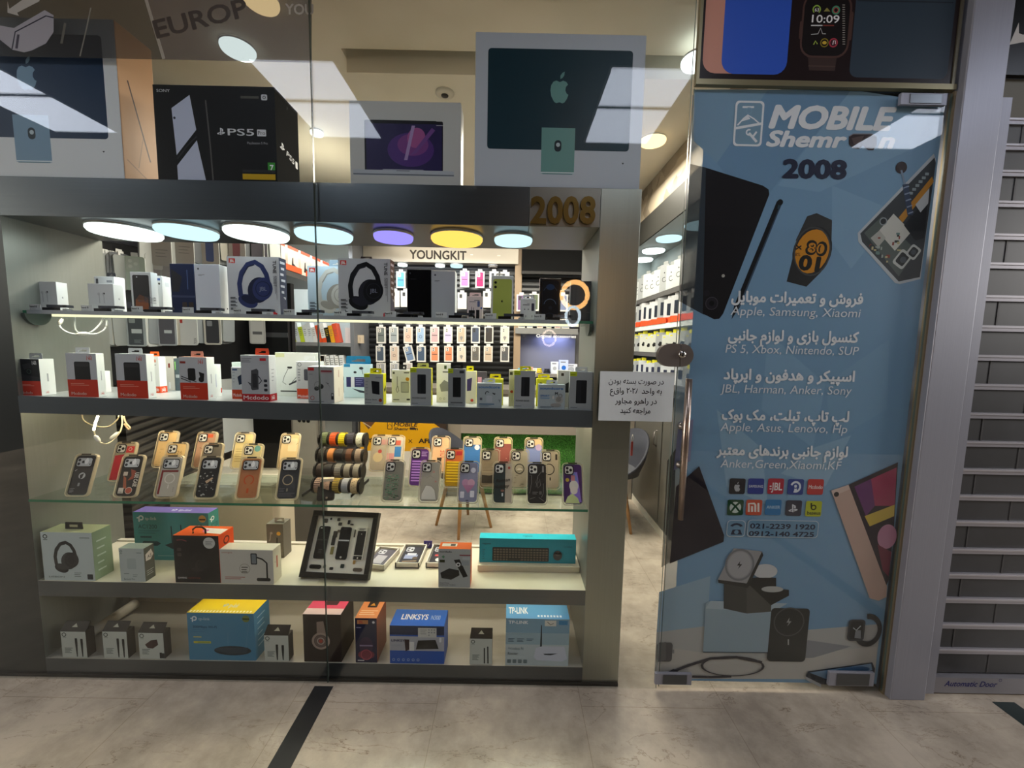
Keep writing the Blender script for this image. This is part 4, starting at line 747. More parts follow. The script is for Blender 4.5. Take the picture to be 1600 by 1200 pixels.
def bigmc(f):
    f.r(0, .84, 1, 1, '#b5202a'); f.t('Mcdodo', .05, .96, .085, '#f0dcdc', w=.9, b=.02);
    f.p([(.36, .33), (.56, .29), (.62, .33), (.60, .74), (.38, .76), (.33, .72)], '#4a4b50'); f.r(.40, .4, .56, .7, '#303136'); f.l([(.62, .45), (.72, .55), (.62, .62)], .03, '#2a2a2e'); f.l([(.34, .62), (.24, .58), (.34, .66)], .03, '#2a2a2e'); f.r(.68, .06, .9, .12, '#c8303a'); f.r(.66, .14, .9, .2, '#b4b6bc')
    f.lines(.04, .07, .35, 3, .035, '#6e7076', .012)
    for i in range(3): f.rr(.8, .52+i*.1, .92, .58+i*.1, .03, '#2a2c36')
carton('power_bank_box', 'large white box with black power bank, red foot band and orange hanger', 377, 421, 555, 1.515, .045, S2, '#b9bbc2', side='#d9dade', top=W_, art=bigmc, sart=lambda f: (f.r(0, .84, 1, 1, '#b5202a'), mc(f, .25, .97, .09, '#fff'), f.lines(.3, .3, .4, 4, .08, '#a5a7ad', .02)), tab=(.42, .9, .026, '#e8512f'))
def neck(f): f.l([(.38, .36), (.3, .37), (.2, .55), (.16, .68), (.24, .73)], .012, '#3a3a3c'); f.l([(.62, .4), (.5, .55), (.38, .68)], .012, '#3a3a3c'); f.rr(.28, .32, .4, .36, .02, '#2a2a2c'); f.p([(.3, .72), (.5, .62), (.52, .66), (.32, .75)], '#3a3a3e'); f.rr(0, .02, .22, .11, .01, '#c8cba0'); f.r(.1, .87, .5, .9, '#4a4a48'); f.r(.06, .72, .12, .8, '#cfd2cc')
carton('earphone_box', 'wide white box with neckband earphones behind the red-label charger box', 431, 496, 551, 1.68, .03, S2, '#d3d6d2', art=neck)
carton('charger_box', 'white box with grey charger print and orange-red label left of the glass seam', 463, 498, 565, 1.60, .05, S2, '#d5d7d9', art=lambda f: (f.r(.02, .72, .72, .98, '#d24a28'), f.t('Mcdodo', .06, .95, .07, '#fff', w=.5), f.ring(.16, .08, .09, .025, '#6a6c72'), f.rr(.35, .2, .75, .5, .06, '#4f525c'), f.lines(.08, .2, .12, 5, .07, '#9a9ca2', .03)), tab=(.25, .75, .022, '#d9dcdc'))
def buds(f): f.r(.02, .03, .25, .11, '#c4282c'); f.r(.5, .1, .93, .14, '#8b1f2c'); f.r(.5, .16, .93, .17, '#b0565c'); f.e(.33, .6, .09, .06, '#3c403e'); f.e(.5, .54, .1, .07, '#2e3232'); f.ring(.38, .5, .13, .015, '#7a7d80'); f.l([(.68, .42), (.85, .55), (.82, .6)], .012, '#7a7d80'); f.p([(.7, .42), (.8, .46), (.78, .48)], '#3a3a3c'); f.ring(.16, .86, .08, .02, '#a8383a'); f.rr(.88, .72, .98, .9, .02, '#2e2e33'); f.rr(.9, .74, .96, .8, .01, '#b5b5ba'); f.l([(.04, .96), (.6, .96)], .02, '#55565a'); f.r(.05, .2, .2, .22, '#8a8c90')
carton('earphone_box', 'large grey-fronted earbud box with cream side at the glass seam', 481, 522, 573, 1.512, .085, S2, '#a9abae', side='#e8ddd2', top=WW, art=buds, sart=lambda f: (f.l([(.5, .1), (.5, .3)], .06, '#b98a80'), f.l([(.5, .6), (.5, .85)], .06, '#c9b0a4')))
def bluee(f): f.rr(.02, .0, .25, .09, .01, '#2478a8'); f.e(.43, .24, .06, .035, '#2a2c34'); f.e(.66, .12, .08, .04, '#2a2c34'); f.l([(.68, .12), (.72, .3)], .02, '#4a5260'); f.r(.1, .38, .8, .68, '#2a2c5a'); f.r(.27, .38, .4, .68, '#c8ccd6'); f.p([(.3, .72), (.8, .8), (.8, .86), (.6, .84)], '#333a48'); f.lines(.45, .42, .3, 4, .06, '#7a7cae', .015)
carton('earphone_box', 'pale blue earphone box with dark blue hanger right of the glass seam', 537, 579, 569, 1.68, .03, S2, '#b9d2de', art=bluee, tab=(.05, .97, .034, '#1f6f9c'))
def bas(pic, label=None, hd='#b9c92a'):
    def art(f):
        f.r(0, 0, .3, .12, hd); f.t('baseus', .03, .085, .03, '#3a3f14', w=.2); pic(f)
        if label: f.t(label, .1, .82, .045, '#3c3e42', w=.65, b=.01)
        f.r(.06, .93, .36, .95, '#70747a')
    return art
bkp = lambda f: (f.rr(.34, .17, .74, .68, .03, '#1a1c20'), f.rr(.36, .19, .5, .66, .02, '#22252a'))
mini = lambda f: (f.p([(.38, .23), (.80, .26), (.80, .68), (.42, .64)], '#15161c'), f.e(.84, .86, .09, m='#8a3a22'), f.t('Power Bank', .06, .86, .04, '#3a3c40', w=.6, b=.02), f.lines(.08, .24, .12, 5, .1, '#8f9296', .03), f.r(.6, .1, .92, .14, '#8f949e'))
carton('power_bank_box', 'short grey box with yellow side and yellow hanger holding a black power bank', 569, 599, 584, 1.512, .035, S2, '#a9adae', side='#e2dc1e', top='#cfcf2e', art=bas(mini), sart=lambda f: f.p([(.2, .5), (.8, .4), (.8, .55), (.3, .6)], '#3a3a2a'), tab=(.24, .84, .02, '#e0d81e'))
carton('charger_box', 'white box with silver charger print and black hanger on the steel shelf', 612, 641, 578, 1.58, .025, S2, '#dcdcda', art=lambda f: (f.r(.06, .06, .17, .13, '#5a5a5c'), f.r(.66, .07, .95, .1, '#4a4a4c'), f.l([(.3, .2), (.3, .5), (.24, .6), (.3, .7), (.38, .65), (.33, .5)], .03, '#5a5c60'), f.rr(.5, .36, .92, .7, .04, '#9b9c9c'), f.rr(.54, .4, .88, .66, .03, '#b4b5b4'), f.e(.85, .28, .1, m='#c48a2a'), f.r(.08, .9, .4, .93, '#6c6c6e'), f.r(.8, .88, .98, .93, '#3a3a3c')), tab=(.35, .75, .02, '#2a2a2c'))
carton('power_bank_box', 'tall grey power bank box with yellow side and pale yellow hanger, left group', 641, 674, 575, 1.512, .025, S2, '#a3a7aa', side='#e2dc1e', art=bas(bkp, 'POWER BANK'), tab=(.3, .84, .018, '#dfe08a'), sart=lambda f: f.r(.3, .4, .7, .6, '#77762a'))
carton('earphone_box', 'white earbud box with grey bud print between two grey power bank boxes', 682, 706, 568, 1.61, .03, S2, '#e0ded8', art=lambda f: (f.r(.5, .05, .66, .14, '#3a4a2a'), f.p([(.2, .55), (.5, .42), (.9, .5), (.9, .7), (.3, .72)], '#8a8a86'), f.r(.4, .2, .9, .23, '#5a5a58'), f.ring(.25, .9, .07, .02, '#88888a'), f.ring(.5, .9, .07, .02, '#88888a')))
carton('power_bank_box', 'narrow grey power bank box with black hanger in the middle of the steel shelf', 700, 727, 576, 1.512, .025, S2, '#8f9397', art=bas(lambda f: (f.rr(.28, .23, .74, .75, .03, '#17181b'), f.r(.66, .05, .92, .12, '#33363a'), f.r(.15, .88, .85, .91, '#55585c'))), tab=(.12, .85, .022, '#1d1d1f'))
carton('accessory_box', 'white and yellow box with purple device print and yellow hanger', 728, 744, 580, 1.6, .03, S2, '#e6e0c8', side='#e2dc8e', art=lambda f: (f.p([(.1, .25), (.6, .2), (.5, .6), (.1, .62)], '#4a3f6a'), f.e(.6, .9, .15, m='#c8402a')), tab=(.0, .7, .02, '#e0d81e'))
carton('accessory_box', 'small dark boxes print pack behind the yellow-hanger box', 745, 760, 581, 1.78, .03, S2, '#4a4550', art=lambda f: (f.r(.1, .2, .5, .6, '#c890a4'), f.r(.6, .3, .9, .7, '#8a8fa8')))
def score(kind):
    def art(f):
        f.t('soundcore', .06, .2, .10, '#2f6fb0', w=.86, b=.03)
        if kind == 0: f.ring(.42, .42, .09, .03, '#2a2d33', 150, 330); f.p([(.6, .38), (.76, .42), (.7, .48)], '#2a2d33'); f.rr(.38, .5, .62, .78, .04, '#b9c0c8'); f.r(.12, .6, .22, .7, '#5a5f66'); f.t('Y', .86, .78, .12, '#3a3f45'); f.r(.1, .84, .7, .88, '#4a6a8a')
        else: f.t('SMART', .08, .5, .08, '#2f6fb0', w=.34, b=.02); f.r(.08, .54, .42, .57, '#5a8ab8'); f.t('M', .62, .42, .12, '#1f2226', b=.04); f.e(.78, .62, .15, .16, '#a9a7a4'); f.e(.76, .6, .1, .1, '#8d8b88'); f.ring(.82, .45, .08, .03, '#8a8886'); f.e(.66, .84, .2, .08, '#9a9896'); f.e(.56, .52, .04, .07, '#cfcdca')
        f.lines(.08, .9, .5, 2, .04, '#5a6b7a', .015)
    return art
carton('earphone_box', 'grey-blue earbud box with hooked earbuds print and white hanger', 745, 784, 599, 1.512, .03, S2, '#aab4ba', art=score(0), tab=(.28, .72, .018, '#e0e3e4'))
carton('accessory_box', 'yellow-topped box behind the hooked earbuds box', 761, 786, 592, 1.57, .03, S2, '#dcd93a', art=lambda f: f.r(.1, .3, .5, .8, '#5a5a58'), tab=(.15, .85, .018, '#e8d81e'))
carton('power_bank_box', 'grey power bank box with yellow hanger between two earbud boxes', 803, 836, 579, 1.512, .025, S2, '#a3a7aa', side='#d6d42e', art=bas(bkp, 'POWER BANK'), tab=(.26, .8, .016, '#e0d81e'))
carton('accessory_box', 'white box half hidden behind the tall power bank box with yellow hanger', 795, 818, 578, 1.56, .025, S2, '#dedbd4', art=lambda f: (f.r(.05, .06, .25, .14, '#4a4a4a'), f.e(.2, .6, .1, m='#c04a3a')))
carton('accessory_box', 'yellow box with yellow hanger behind the charging-case earbud box', 838, 864, 592, 1.57, .03, S2, '#dcd93a', art=lambda f: (f.e(.25, .2, .12, m='#5a5a1a'), f.r(.1, .4, .4, .9, '#8a8a86')), tab=(.1, .8, .018, '#e8d81e'))
carton('earphone_box', 'grey-blue earbud box with charging case print and white hanger', 841, 883, 601, 1.512, .03, S2, '#aab4ba', art=score(1), tab=(.3, .72, .016, '#e0e3e4'))
carton('earphone_box', 'white earbud box peeking behind the last grey power bank box', 871, 892, 579, 1.57, .03, S2, '#dcd8d2', art=lambda f: (f.r(.25, .07, .45, .15, '#4a4038'), f.p([(.4, .4), (.9, .3), (.9, .6), (.5, .6)], '#3a3835')))
carton('power_bank_box', 'tall grey power bank box with white hanger at the right end of the steel shelf', 890, 926, 581, 1.512, .025, S2, '#a3a7aa', art=bas(lambda f: (f.rr(.28, .22, .74, .83, .04, '#1b1d22'), f.rr(.31, .25, .5, .8, .03, '#24272d')), hd='#b9c92a'), tab=(.24, .78, .018, '#dfe2e2'))

# ---- lower glass shelf: phone cases in clear trays, leaning back
MB().box(-1.72, 1.60, S3, .28, 1.665, S3+.022, 'clear').box(-1.74, 1.70, S3, .28, 1.79, S3+.05, 'clear').build('riser', SHW)
def camsq(f, u, v, s, c='#d9d8d4', rim='#26262a'):
    q = 1/f.asp(); f.rr(u-s*.12, v-s*.12*q, u+s*1.12, v+s*1.12*q, s*.3, rim); f.rr(u, v, u+s, v+s*q, s*.25, c)
    for a, b in ((.28, .26), (.28, .74), (.73, .5)): f.e(u+s*a, v+s*b*q, s*.19, m='#1e1e22')
def cambar(f, c='#b9bcc2'):
    f.rr(.08, .05, .92, .3, .12, '#17181b'); f.rr(.13, .07, .88, .28, .1, c)
    for a, b in ((.23, .12), (.23, .22), (.45, .17)): f.e(a, b, .075, m='#2a2c33')
    f.p([(.5, .16), (.62, .06), (.66, .08), (.72, .14), (.7, .21), (.58, .23)], '#e6e8ec'); f.e(.82, .23, .035, m='#2a2c33')
def pcase(px, py, Y, zb, body, art, label, bar=False, tray='clear', grp='leaning phone cases on the lower glass shelf', wd=.085, ht=.168, rim='tray_rim', rz=0, lean=21):
    p = at(px, py, Y); t = thing('phone_case', label, 'phone case', (p.x, Y, zb), rz, grp); L = radians(-lean); iv = (L, 0, 0)
    m = MB(); m.prism(rrect(wd*.86, ht*.92, .014), lambda a, b, d: (a, d, b+ht/2), .004, .014, body, body)
    f = m.face((-wd*.43, .004, ht*.96), (1, 0, 0), (0, 0, -1), wd*.86, ht*.92, .00012); art(f)
    o = m.build('case_back', t, (0, 0, .0055), iv)
    if bar is not None:
        m = MB(); f = m.face((-wd*.43, .0012, ht*.96), (1, 0, 0), (0, 0, -1), wd*.86, ht*.92, .0002)
        if bar: cambar(f)
        else: camsq(f, .08, .05, .42)
        m.build('camera_window', o)
    m = MB(); R1, R2 = rrect(wd, ht, .016), rrect(wd*.93, ht*.955, .014); n = len(R1)
    V = [(a, 0, b+ht/2) for a, b in R1]+[(a, 0, b+ht/2) for a, b in R2]+[(a, .014, b+ht/2) for a, b in R1]+[(a, .014, b+ht/2) for a, b in R2]
    m.add(V, [(i, (i+1) % n, (i+1) % n+n, i+n) for i in range(n)]+[(i, i+2*n, (i+1) % n+2*n, (i+1) % n) for i in range(n)]+[(i+2*n, (i+1) % n+2*n, (i+1) % n+3*n, i+3*n) for i in range(n)], rim)
    m.box(-.018, -.0008, ht*.965, .018, 0, ht*1.0, '#3a352c')
    o = m.build('clear_tray', t, (0, 0, .0055), iv); o['label'] = 'pale clear-edged blister tray'
    return t
LB, LM, LR = S3, S3+.022, S3+.05
dots = lambda c, n=14: (lambda f: [f.e(random.uniform(.1, .9), random.uniform(.35, .95), random.uniform(.02, .05), m=c) for _ in range(n)])
bits = lambda c, n=26: (lambda f: [f.r(x, y, x+random.uniform(.03, .2), y+random.uniform(.006, .02), c) for x, y in [(random.uniform(.06, .75), random.uniform(.34, .95)) for _ in range(n)]])
def l1(f): f.e(.52, .52, .17, m='#b4b6b8'); f.p([(.4, .5), (.6, .46), (.55, .58), (.45, .6)], '#25262a'); f.r(.42, .7, .52, .78, '#8d8f90'); f.l([(.1, .4), (.2, .36)], .02, '#cfcfd2'); f.lines(.08, .84, .25, 4, .03, '#9a9a9c', .008)
def l2(f): f.p([(.5, .33), (.78, .38), (.72, .58), (.45, .62), (.6, .5)], '#9a4a35'); f.p([(.2, .5), (.35, .55), (.5, .85), (.3, .8)], '#a65a3c'); f.e(.62, .87, .16, m='#b4553f'); f.ring(.62, .87, .18, .02, '#e6d6c6'); f.r(.1, .8, .36, .94, '#d6cdbf'); f.t('GU', .14, .93, .04, '#26221e', w=.18); f.t('USE CASE', .78, .42, .09, '#e6ded2', rot=pi/2, w=.75, b=.03); f.rr(.18, .4, .4, .5, .02, '#c9b8a6')
def l3(f): f.r(.06, .34, .92, .39, '#7d1f24'); f.r(.06, .34, .16, .94, '#7d1f24'); f.ring(.55, .55, .27, .05, '#d9d4cc'); f.r(.52, .7, .58, .8, '#d9d4cc'); f.lines(.82, .78, .04, 3, .04, '#3a3634', .012)
def l4(f): bits('#7d7f7f', 8)(f); dots('#a9a8a4', 16)(f); f.p([(.4, .6), (.75, .5), (.78, .54), (.5, .66)], '#c9a98c')
def l5(f): f.ring(.5, .55, .27, .06, '#c4542a', -240, 60); f.rr(.46, .76, .56, .88, .03, '#c4542a'); f.e(.78, .86, .03, m='#a8653f'); f.lines(.3, .93, .5, 1, .03, '#a8653f', .006)
def l6(f): f.ring(.45, .53, .28, .05, '#b9a98c'); f.rr(.44, .74, .52, .82, .02, '#8d8878'); f.lines(.06, .74, .3, 3, .035, '#77767a', .01); f.lines(.06, .86, .85, 3, .035, '#6a696d', .012)
for px, py, body, art, lb in ((117, 776, '#232428', l1, 'dark phone case with silver emblem, leftmost of the front row on the glass shelf'), (193, 778, '#2a2624', l2, 'black phone case with brown stickers and white lettering on the glass shelf'), (256, 781, '#b9b2a6', l3, 'pale phone case with a dark red stripe and white ring on the glass shelf'),
                              (318, 782, '#222326', l4, 'black phone case with scattered pale floral print on the glass shelf'), (383, 783, '#b5764e', l5, 'brown-orange phone case with orange ring on the glass shelf'), (446, 784, '#3c3e43', l6, 'dark grey phone case with cream ring, rightmost of the left front row')):
    pcase(px, py, 1.515, LB, body, art, lb, True, rz=radians(4))
mk = lambda c, extra=None: (lambda f: (f.r(.0, .3, 1, 1, c) if c else None, extra(f) if extra else None))
for px, py, Y, z, body, art, lb in ((183, 757, 1.63, LM, '#b8a98c', lambda f: (f.p([(.0, .34), (.5, .3), (.5, 1), (.0, 1)], '#c2303a'), f.r(.55, .08, .98, .26, '#cf3a3a'), f.ring(.76, .16, .1, .03, '#efd9cc')), 'clear phone case with red side band behind the brown-stickered case'),
                                    (252, 748, 1.735, LR, '#d5b27c', bits('#9a7c4c', 6), 'gold-tinted clear phone case, rearmost behind the red-striped case'), (264, 752, 1.64, LM, '#dcb97e', lambda f: f.t('126', .45, .3, .1, '#8a6d42', w=.4), 'gold clear phone case with faint numerals behind the red-striped case'),
                                    (314, 748, 1.735, LR, '#a8836a', lambda f: (f.r(.3, .04, .85, .14, '#c4552f'), bits('#6a4d3a', 8)(f)), 'rosy clear phone case with orange label behind the floral black case'), (322, 757, 1.64, LM, '#6f675c', lambda f: (f.r(.2, .0, .8, .08, '#17140f'), bits('#4a443c', 8)(f)), 'smoky phone case between the rosy case and the floral black case'),
                                    (374, 750, 1.735, LR, '#d9c48c', lambda f: f.lines(.1, .45, .6, 6, .07, '#b09c64', .02), 'pale yellow phone case, rearmost behind the brown-orange case'), (386, 756, 1.64, LM, '#e0cd9a', lambda f: (f.e(.75, .1, .18, m='#6fa8a4'), f.e(.1, .62, .15, m='#5a9c98')), 'cream phone case with teal dots behind the brown-orange case'),
                                    (447, 752, 1.735, LR, '#e2c796', lambda f: (f.rr(.42, .12, .95, .5, .08, '#ecd8b0'), f.l([(.9, .3), (1, .25)], .02, '#3a3024')), 'cream clear phone case with empty pouch behind the cream-ringed case')):
    pcase(px, py, Y, z, body, art, lb, False, rz=radians(4))
def r1(f): bits('#4a5a48', 50)(f); bits('#6fa080', 46)(f); bits('#b0a898', 20)(f); [f.l([(x, .36+.04*(x*50 % 3)), (x, .93)], .012, '#5f9a76') for x in (.2, .34, .5, .66, .8)]; [f.ring(x, y, .09, .02, '#5a7a60') for x, y in ((.3, .5), (.62, .62), (.4, .8))]
def r2(f): f.e(.68, .26, .06, m='#c9968c'); f.l([(.3, .42), (.5, .36), (.75, .42)], .012, '#8a8278'); f.p([(.1, .8), (.3, .6), (.6, .62), (.8, .72), (.9, .95), (.1, .95)], '#e2dcd2'); f.l([(.1, .8), (.3, .6), (.6, .62), (.8, .72), (.9, .95)], .015, '#5a524a'); f.e(.82, .5, .05, m='#c98a84')
def r3(f): f.e(.35, .52, .2, m='#b98aa8'); f.e(.66, .52, .2, m='#c79ab2'); f.p([(.2, .58), (.84, .58), (.5, .78)], '#b27a9c'); f.rr(.08, .74, .3, .9, .04, '#d9d6e2'); f.rr(.62, .72, .85, .88, .04, '#dcd9e4'); f.r(.4, .95, .55, .97, '#2a2c3a'); f.e(.75, .2, .14, m='#d0cfe0')
def r4(f): f.r(.62, 0, 1, 1, '#b9ad9c'); f.e(.82, .12, .07, m='#a8483a'); f.t('Roman', .12, .5, .085, '#16120e', w=.78, sh=.3, rot=-.12, b=.02); f.t('Holiday', .02, .66, .085, '#16120e', w=.85, sh=.3, rot=-.12, b=.02); f.e(.48, .7, .1, .03, '#8a6258'); f.rr(.44, .76, .52, .84, .02, '#c9cfd4')
def r5(f):
    for q in (((.4, .5), (.55, .35), (.45, .6)), ((.55, .5), (.65, .4), (.7, .55), (.55, .62), (.5, .5)), ((.1, .3), (.2, .3), (.2, .5), (.1, .75)), ((.5, .35), (.75, .2)), ((.85, .5), (.85, .75), (.75, .85)), ((.1, .9), (.4, .85)), ((.6, .85), (.9, .95))): f.l(q, .015, '#8f8c8c')
    f.rr(.62, .7, .76, .78, .01, '#5a5858'); f.r(.78, .06, .88, .22, '#8a8888'); f.lines(.25, .72, .3, 2, .04, '#8a8888', .012)
def r6(f): f.p([(.45, .2), (.75, .2), (.95, .95), (.3, .95)], '#9a7fe0'); f.e(.55, .55, .25, .14, '#e6e2dc'); f.p([(.36, .42), (.6, .2), (.78, .42)], '#7f93d8'); f.r(.4, .28, .62, .42, '#d88a94'); f.e(.55, .66, .2, .1, '#efe6e0'); f.p([(.05, .98), (.2, .82), (.45, .74), (.75, .85), (.85, .98)], '#dce8a4'); f.e(.2, .4, .1, m='#d8b84a')
FR = radians(0)
for px, py, body, art, lb in ((611, 789, '#8f8b80', r1, 'grey phone case printed with green circuit patterns, left of the right front row'), (669, 790, '#b0a99c', r2, 'grey translucent phone case with white line drawing and tiny hearts'), (730, 792, '#8c8da6', r3, 'lavender phone case with pink rounded shapes in the front row'),
                              (785, 792, '#2c3a3c', r4, 'dark green and tan phone case with Roman Holiday script'), (839, 793, '#232224', r5, 'black phone case with thin white line graphics in the front row'), (896, 794, '#4a2468', r6, 'purple phone case with pastel printed shapes at the right end of the front row')):
    pcase(px, py, 1.515, LB, body, art, lb, False, rim='tray_rim_grey')
stp = lambda c: (lambda f: [f.r(.08, .33+i*.075, .95, .365+i*.075, c) for i in range(8)])
for px, py, body, art, lb in ((652, 772, '#5a2f7c', lambda f: (stp('#b98ae0')(f), f.lines(.6, .08, .35, 3, .05, '#c9a4e6', .02)), 'purple ribbed phone case in the middle row behind the heart-drawing case'), (707, 772, '#a88414', lambda f: (f.r(0, 0, 1, .35, '#cf6a3c'), stp('#e8c02a')(f), f.r(.6, .05, .95, .16, '#b8303a')), 'yellow and orange ribbed phone case in the middle row'),
                              (764, 772, '#8a7c68', lambda f: (f.r(.05, .3, .95, .62, '#9a8a72'), f.lines(.1, .32, .8, 7, .04, '#6a5c48', .012), f.p([(.05, .68), (.5, .7), (.95, .64), (.95, .9), (.05, .9)], '#3a342c')), 'brown landscape-printed phone case in the middle row'), (811, 772, '#a39a88', lambda f: (f.ring(.5, .5, .3, .06, '#3a3630'), f.r(.35, .5, .65, .52, '#e8e2d4'), bits('#6a6254', 14)(f)), 'beige phone case with black ring in the middle row'),
                              (860, 774, '#b0a490', lambda f: (f.ring(.42, .5, .33, .05, '#26221c'), f.r(.8, .08, .92, .24, '#2a2620'), f.r(.45, .72, .52, .8, '#26221c')), 'tan clear phone case with large black ring in the middle row')):
    pcase(px, py, 1.63, LM, body, art, lb, False, rim='tray_rim_grey')
for px, py, body, art, lb in ((590, 752, '#b8ab98', lambda f: (f.e(.4, .62, .3, m='#d8c49a'), f.e(.5, .45, .12, m='#b84a44'), f.r(.5, .1, .95, .25, '#c9948c')), 'beige phone case with round cream print, beside the watch strap stand'), (613, 745, '#cfc6b8', lambda f: (f.r(.5, .3, .9, .6, '#3c7ab8'), f.r(.05, .5, .5, .75, '#d89a98'), f.r(.5, .12, .85, .26, '#c9604a')), 'pale phone case with blue and pink blocks, back row left'),
                              (686, 748, '#e0b48c', lambda f: (f.t('LOVE', .9, .6, .2, '#c83a34', w=.45, rot=-pi/2), f.p([(.3, .6), (.6, .6), (.5, 1), (.4, 1)], '#3a2f2c')), 'peach phone case with red lettering in the back row'), (736, 748, '#cfc0a0', lambda f: (f.r(.0, .2, 1, 1, '#3a72b4'), f.e(.8, .28, .16, m='#eef0f0')), 'blue and white phone case in the back row'),
                              (785, 748, '#dcc08c', lambda f: (f.r(.0, .16, 1, 1, '#8c4a44'), dots('#c98a7c', 12)(f)), 'maroon patterned phone case in the back row before the grass'), (834, 748, '#d9b88c', lambda f: (f.r(.0, .2, 1, 1, '#7c8ac0'), f.e(.8, .25, .2, m='#b9a4cc')), 'blue and lilac phone case, rightmost of the back row')):
    pcase(px, py, 1.735, LR, body, art, lb, False, rim='tray_rim')
bk = thing('phone_case', 'plain dark brown phone case leaning at the glass seam before the watch straps', 'phone case', (at(508, 785, 1.53).x, 1.53, S3), radians(12))
m = MB(); m.prism(rrect(.064, .075, .01), lambda a, b, d: (a, d, b+.0375), 0, .012, '#2b2622'); m.build('case_back', bk, (0, 0, .002), (radians(-28), 0, 0)); MB().lathe([(.0005, 0), (.004, 0), (.004, .003), (.0005, .003)], '#b9a58c', (.006, -.0035, .014), 10, 'y').build('button', bk)
MB().prism(rrect(.05, .012, .005), lambda a, b, d: (a, d, b+.075), .03, .05, '#e6d2b6').build('cork_rim', bk)

# watch-strap stand
st = thing('strap_stand', 'black tiered stand with four padded rods for watch straps', 'stand', (0, 1.66, S3))
RW = [(686, 503, 571, 1.745, .0265), (711, 499, 569, 1.69, .026), (735, 496, 566, 1.635, .026), (758, 493, 563, 1.58, .026)]
ends = []; ivs = Matrix.Translation((0, -1.66, -S3))
BANDS = [['#5d6a48', '#e05a22', '#e0cf1e', '#3a3a48', '#cfd0bc'], ['#26221e', '#b5743a', '#1c1a1c', '#5c3a26', '#8a7868'], ['#3a2c24', '#1f1d1b', '#9a968c', '#8a8272', '#8f8878'], ['#c9a48c', '#d0a888', '#c8a848', '#a8a8a8', '#d2b88c']]
BN = [['olive', 'bright orange', 'bright yellow', 'dark slate', 'pale speckled'], ['near black leather', 'tan leather', 'plain black', 'dark brown leather', 'taupe'], ['dark copper-edged', 'black', 'grey link', 'khaki loop', 'warm grey loop'], ['rose', 'pink-gold patterned', 'gold link', 'silver', 'pale gold']]
for ri, (py, xa, xb, Y, r) in enumerate(RW):
    a, b = at(xa, py, Y), at(xb, py, Y); zc = max(a.z, S3+r+.012)
    if ri == 3: zc = max(zc, S3+.035)
    part(MB().lathe([(.0005, a.x), (r*.9, a.x), (r, a.x+.004), (r, b.x-.004), (r*.9, b.x), (.0005, b.x)], '#241f1b:.5', (0, Y, zc), 24, 'x'), 'padded_rod', st, ivs); ends.append((Y, zc, b.x, a.x))
    n = 5; wd = (b.x-a.x)/n*.66
    for i in range(n):
        xc = a.x+(b.x-a.x)*(i+.5)/n; c = BANDS[ri][i]; m = MB(); R0, R1 = r+.0006, r+.0048
        if ri in (0, 3) or i in (2,): prof = [(R0, xc-wd/2)]+[(R1, xc-wd/2), (R1, xc+wd/2)]+[(R0, xc+wd/2)]
        else: prof = [(R0, xc-wd/2), (R1*.99, xc-wd/2+.001), (R1, xc), (R1*.99, xc+wd/2-.001), (R0, xc+wd/2)]
        m.lathe(prof, c, (0, Y, zc), 22, 'x', False)
        if (ri, i) in ((0, 0), (0, 1), (0, 2), (0, 3), (2, 2), (3, 0), (3, 2)):
            for q in range(22): an = 2*pi*q/22; m.box(xc-wd/2, Y+cos(an)*(R1+.0002)-.0008, zc+sin(an)*(R1+.0002)-.0008, xc+wd/2, Y+cos(an)*(R1+.0002)+.0008, zc+sin(an)*(R1+.0002)+.0008, '#3a2f1c' if ri != 2 else '#5a564e')
        if (ri, i) in ((0, 4), (3, 1), (3, 4)):
            for q in range(30): an = q*.77; m.box(xc-wd/2+wd*(q*.37 % .9), Y+cos(an)*R1-.001, zc+sin(an)*R1-.001, xc-wd/2+wd*(q*.37 % .9)+.003, Y+cos(an)*R1+.001, zc+sin(an)*R1+.001, '#3a3a34' if ri == 0 else '#8a6a4c')
        o = m.build('watch_strap', None); tag(o, '%s watch strap on the %s rod of the strap stand' % (BN[ri][i], ['top', 'second', 'third', 'lowest'][ri]), 'watch strap', 'watch straps on the tiered stand')
for side in (2, 3):
    d = .004 if side == 2 else -.004; pts = [(e[0]-.024, e[1]-.024) for e in ends[::-1]]; up = [(e[0]+.024, e[1]+.02) for e in ends]
    xs = ends[0][side]; m = MB()
    for j, e in enumerate(ends): m.prism([(e[0]+.03*cos(2*pi*k/16), e[1]+.033*sin(2*pi*k/16)) for k in range(16)], lambda u, v, dd: (dd, u, v), e[side], e[side]+d*1.5, '#15120f')
    for j in range(3):
        e, g = ends[j], ends[j+1]; m.hexa([(g[side], g[0]-.012, g[1]), (g[side]+d, g[0]-.012, g[1]), (g[side]+d, g[0]+.02, g[1]-.01), (g[side], g[0]+.02, g[1]-.01), (e[side], e[0]-.012, e[1]), (e[side]+d, e[0]-.012, e[1]), (e[side]+d, e[0]+.02, e[1]), (e[side], e[0]+.02, e[1])], '#15120f')
    m.box(min(xs, xs+d), 1.57, S3, max(xs, xs+d), 1.77, S3+.012, '#15120f'); part(m, 'end_plate', st, ivs)

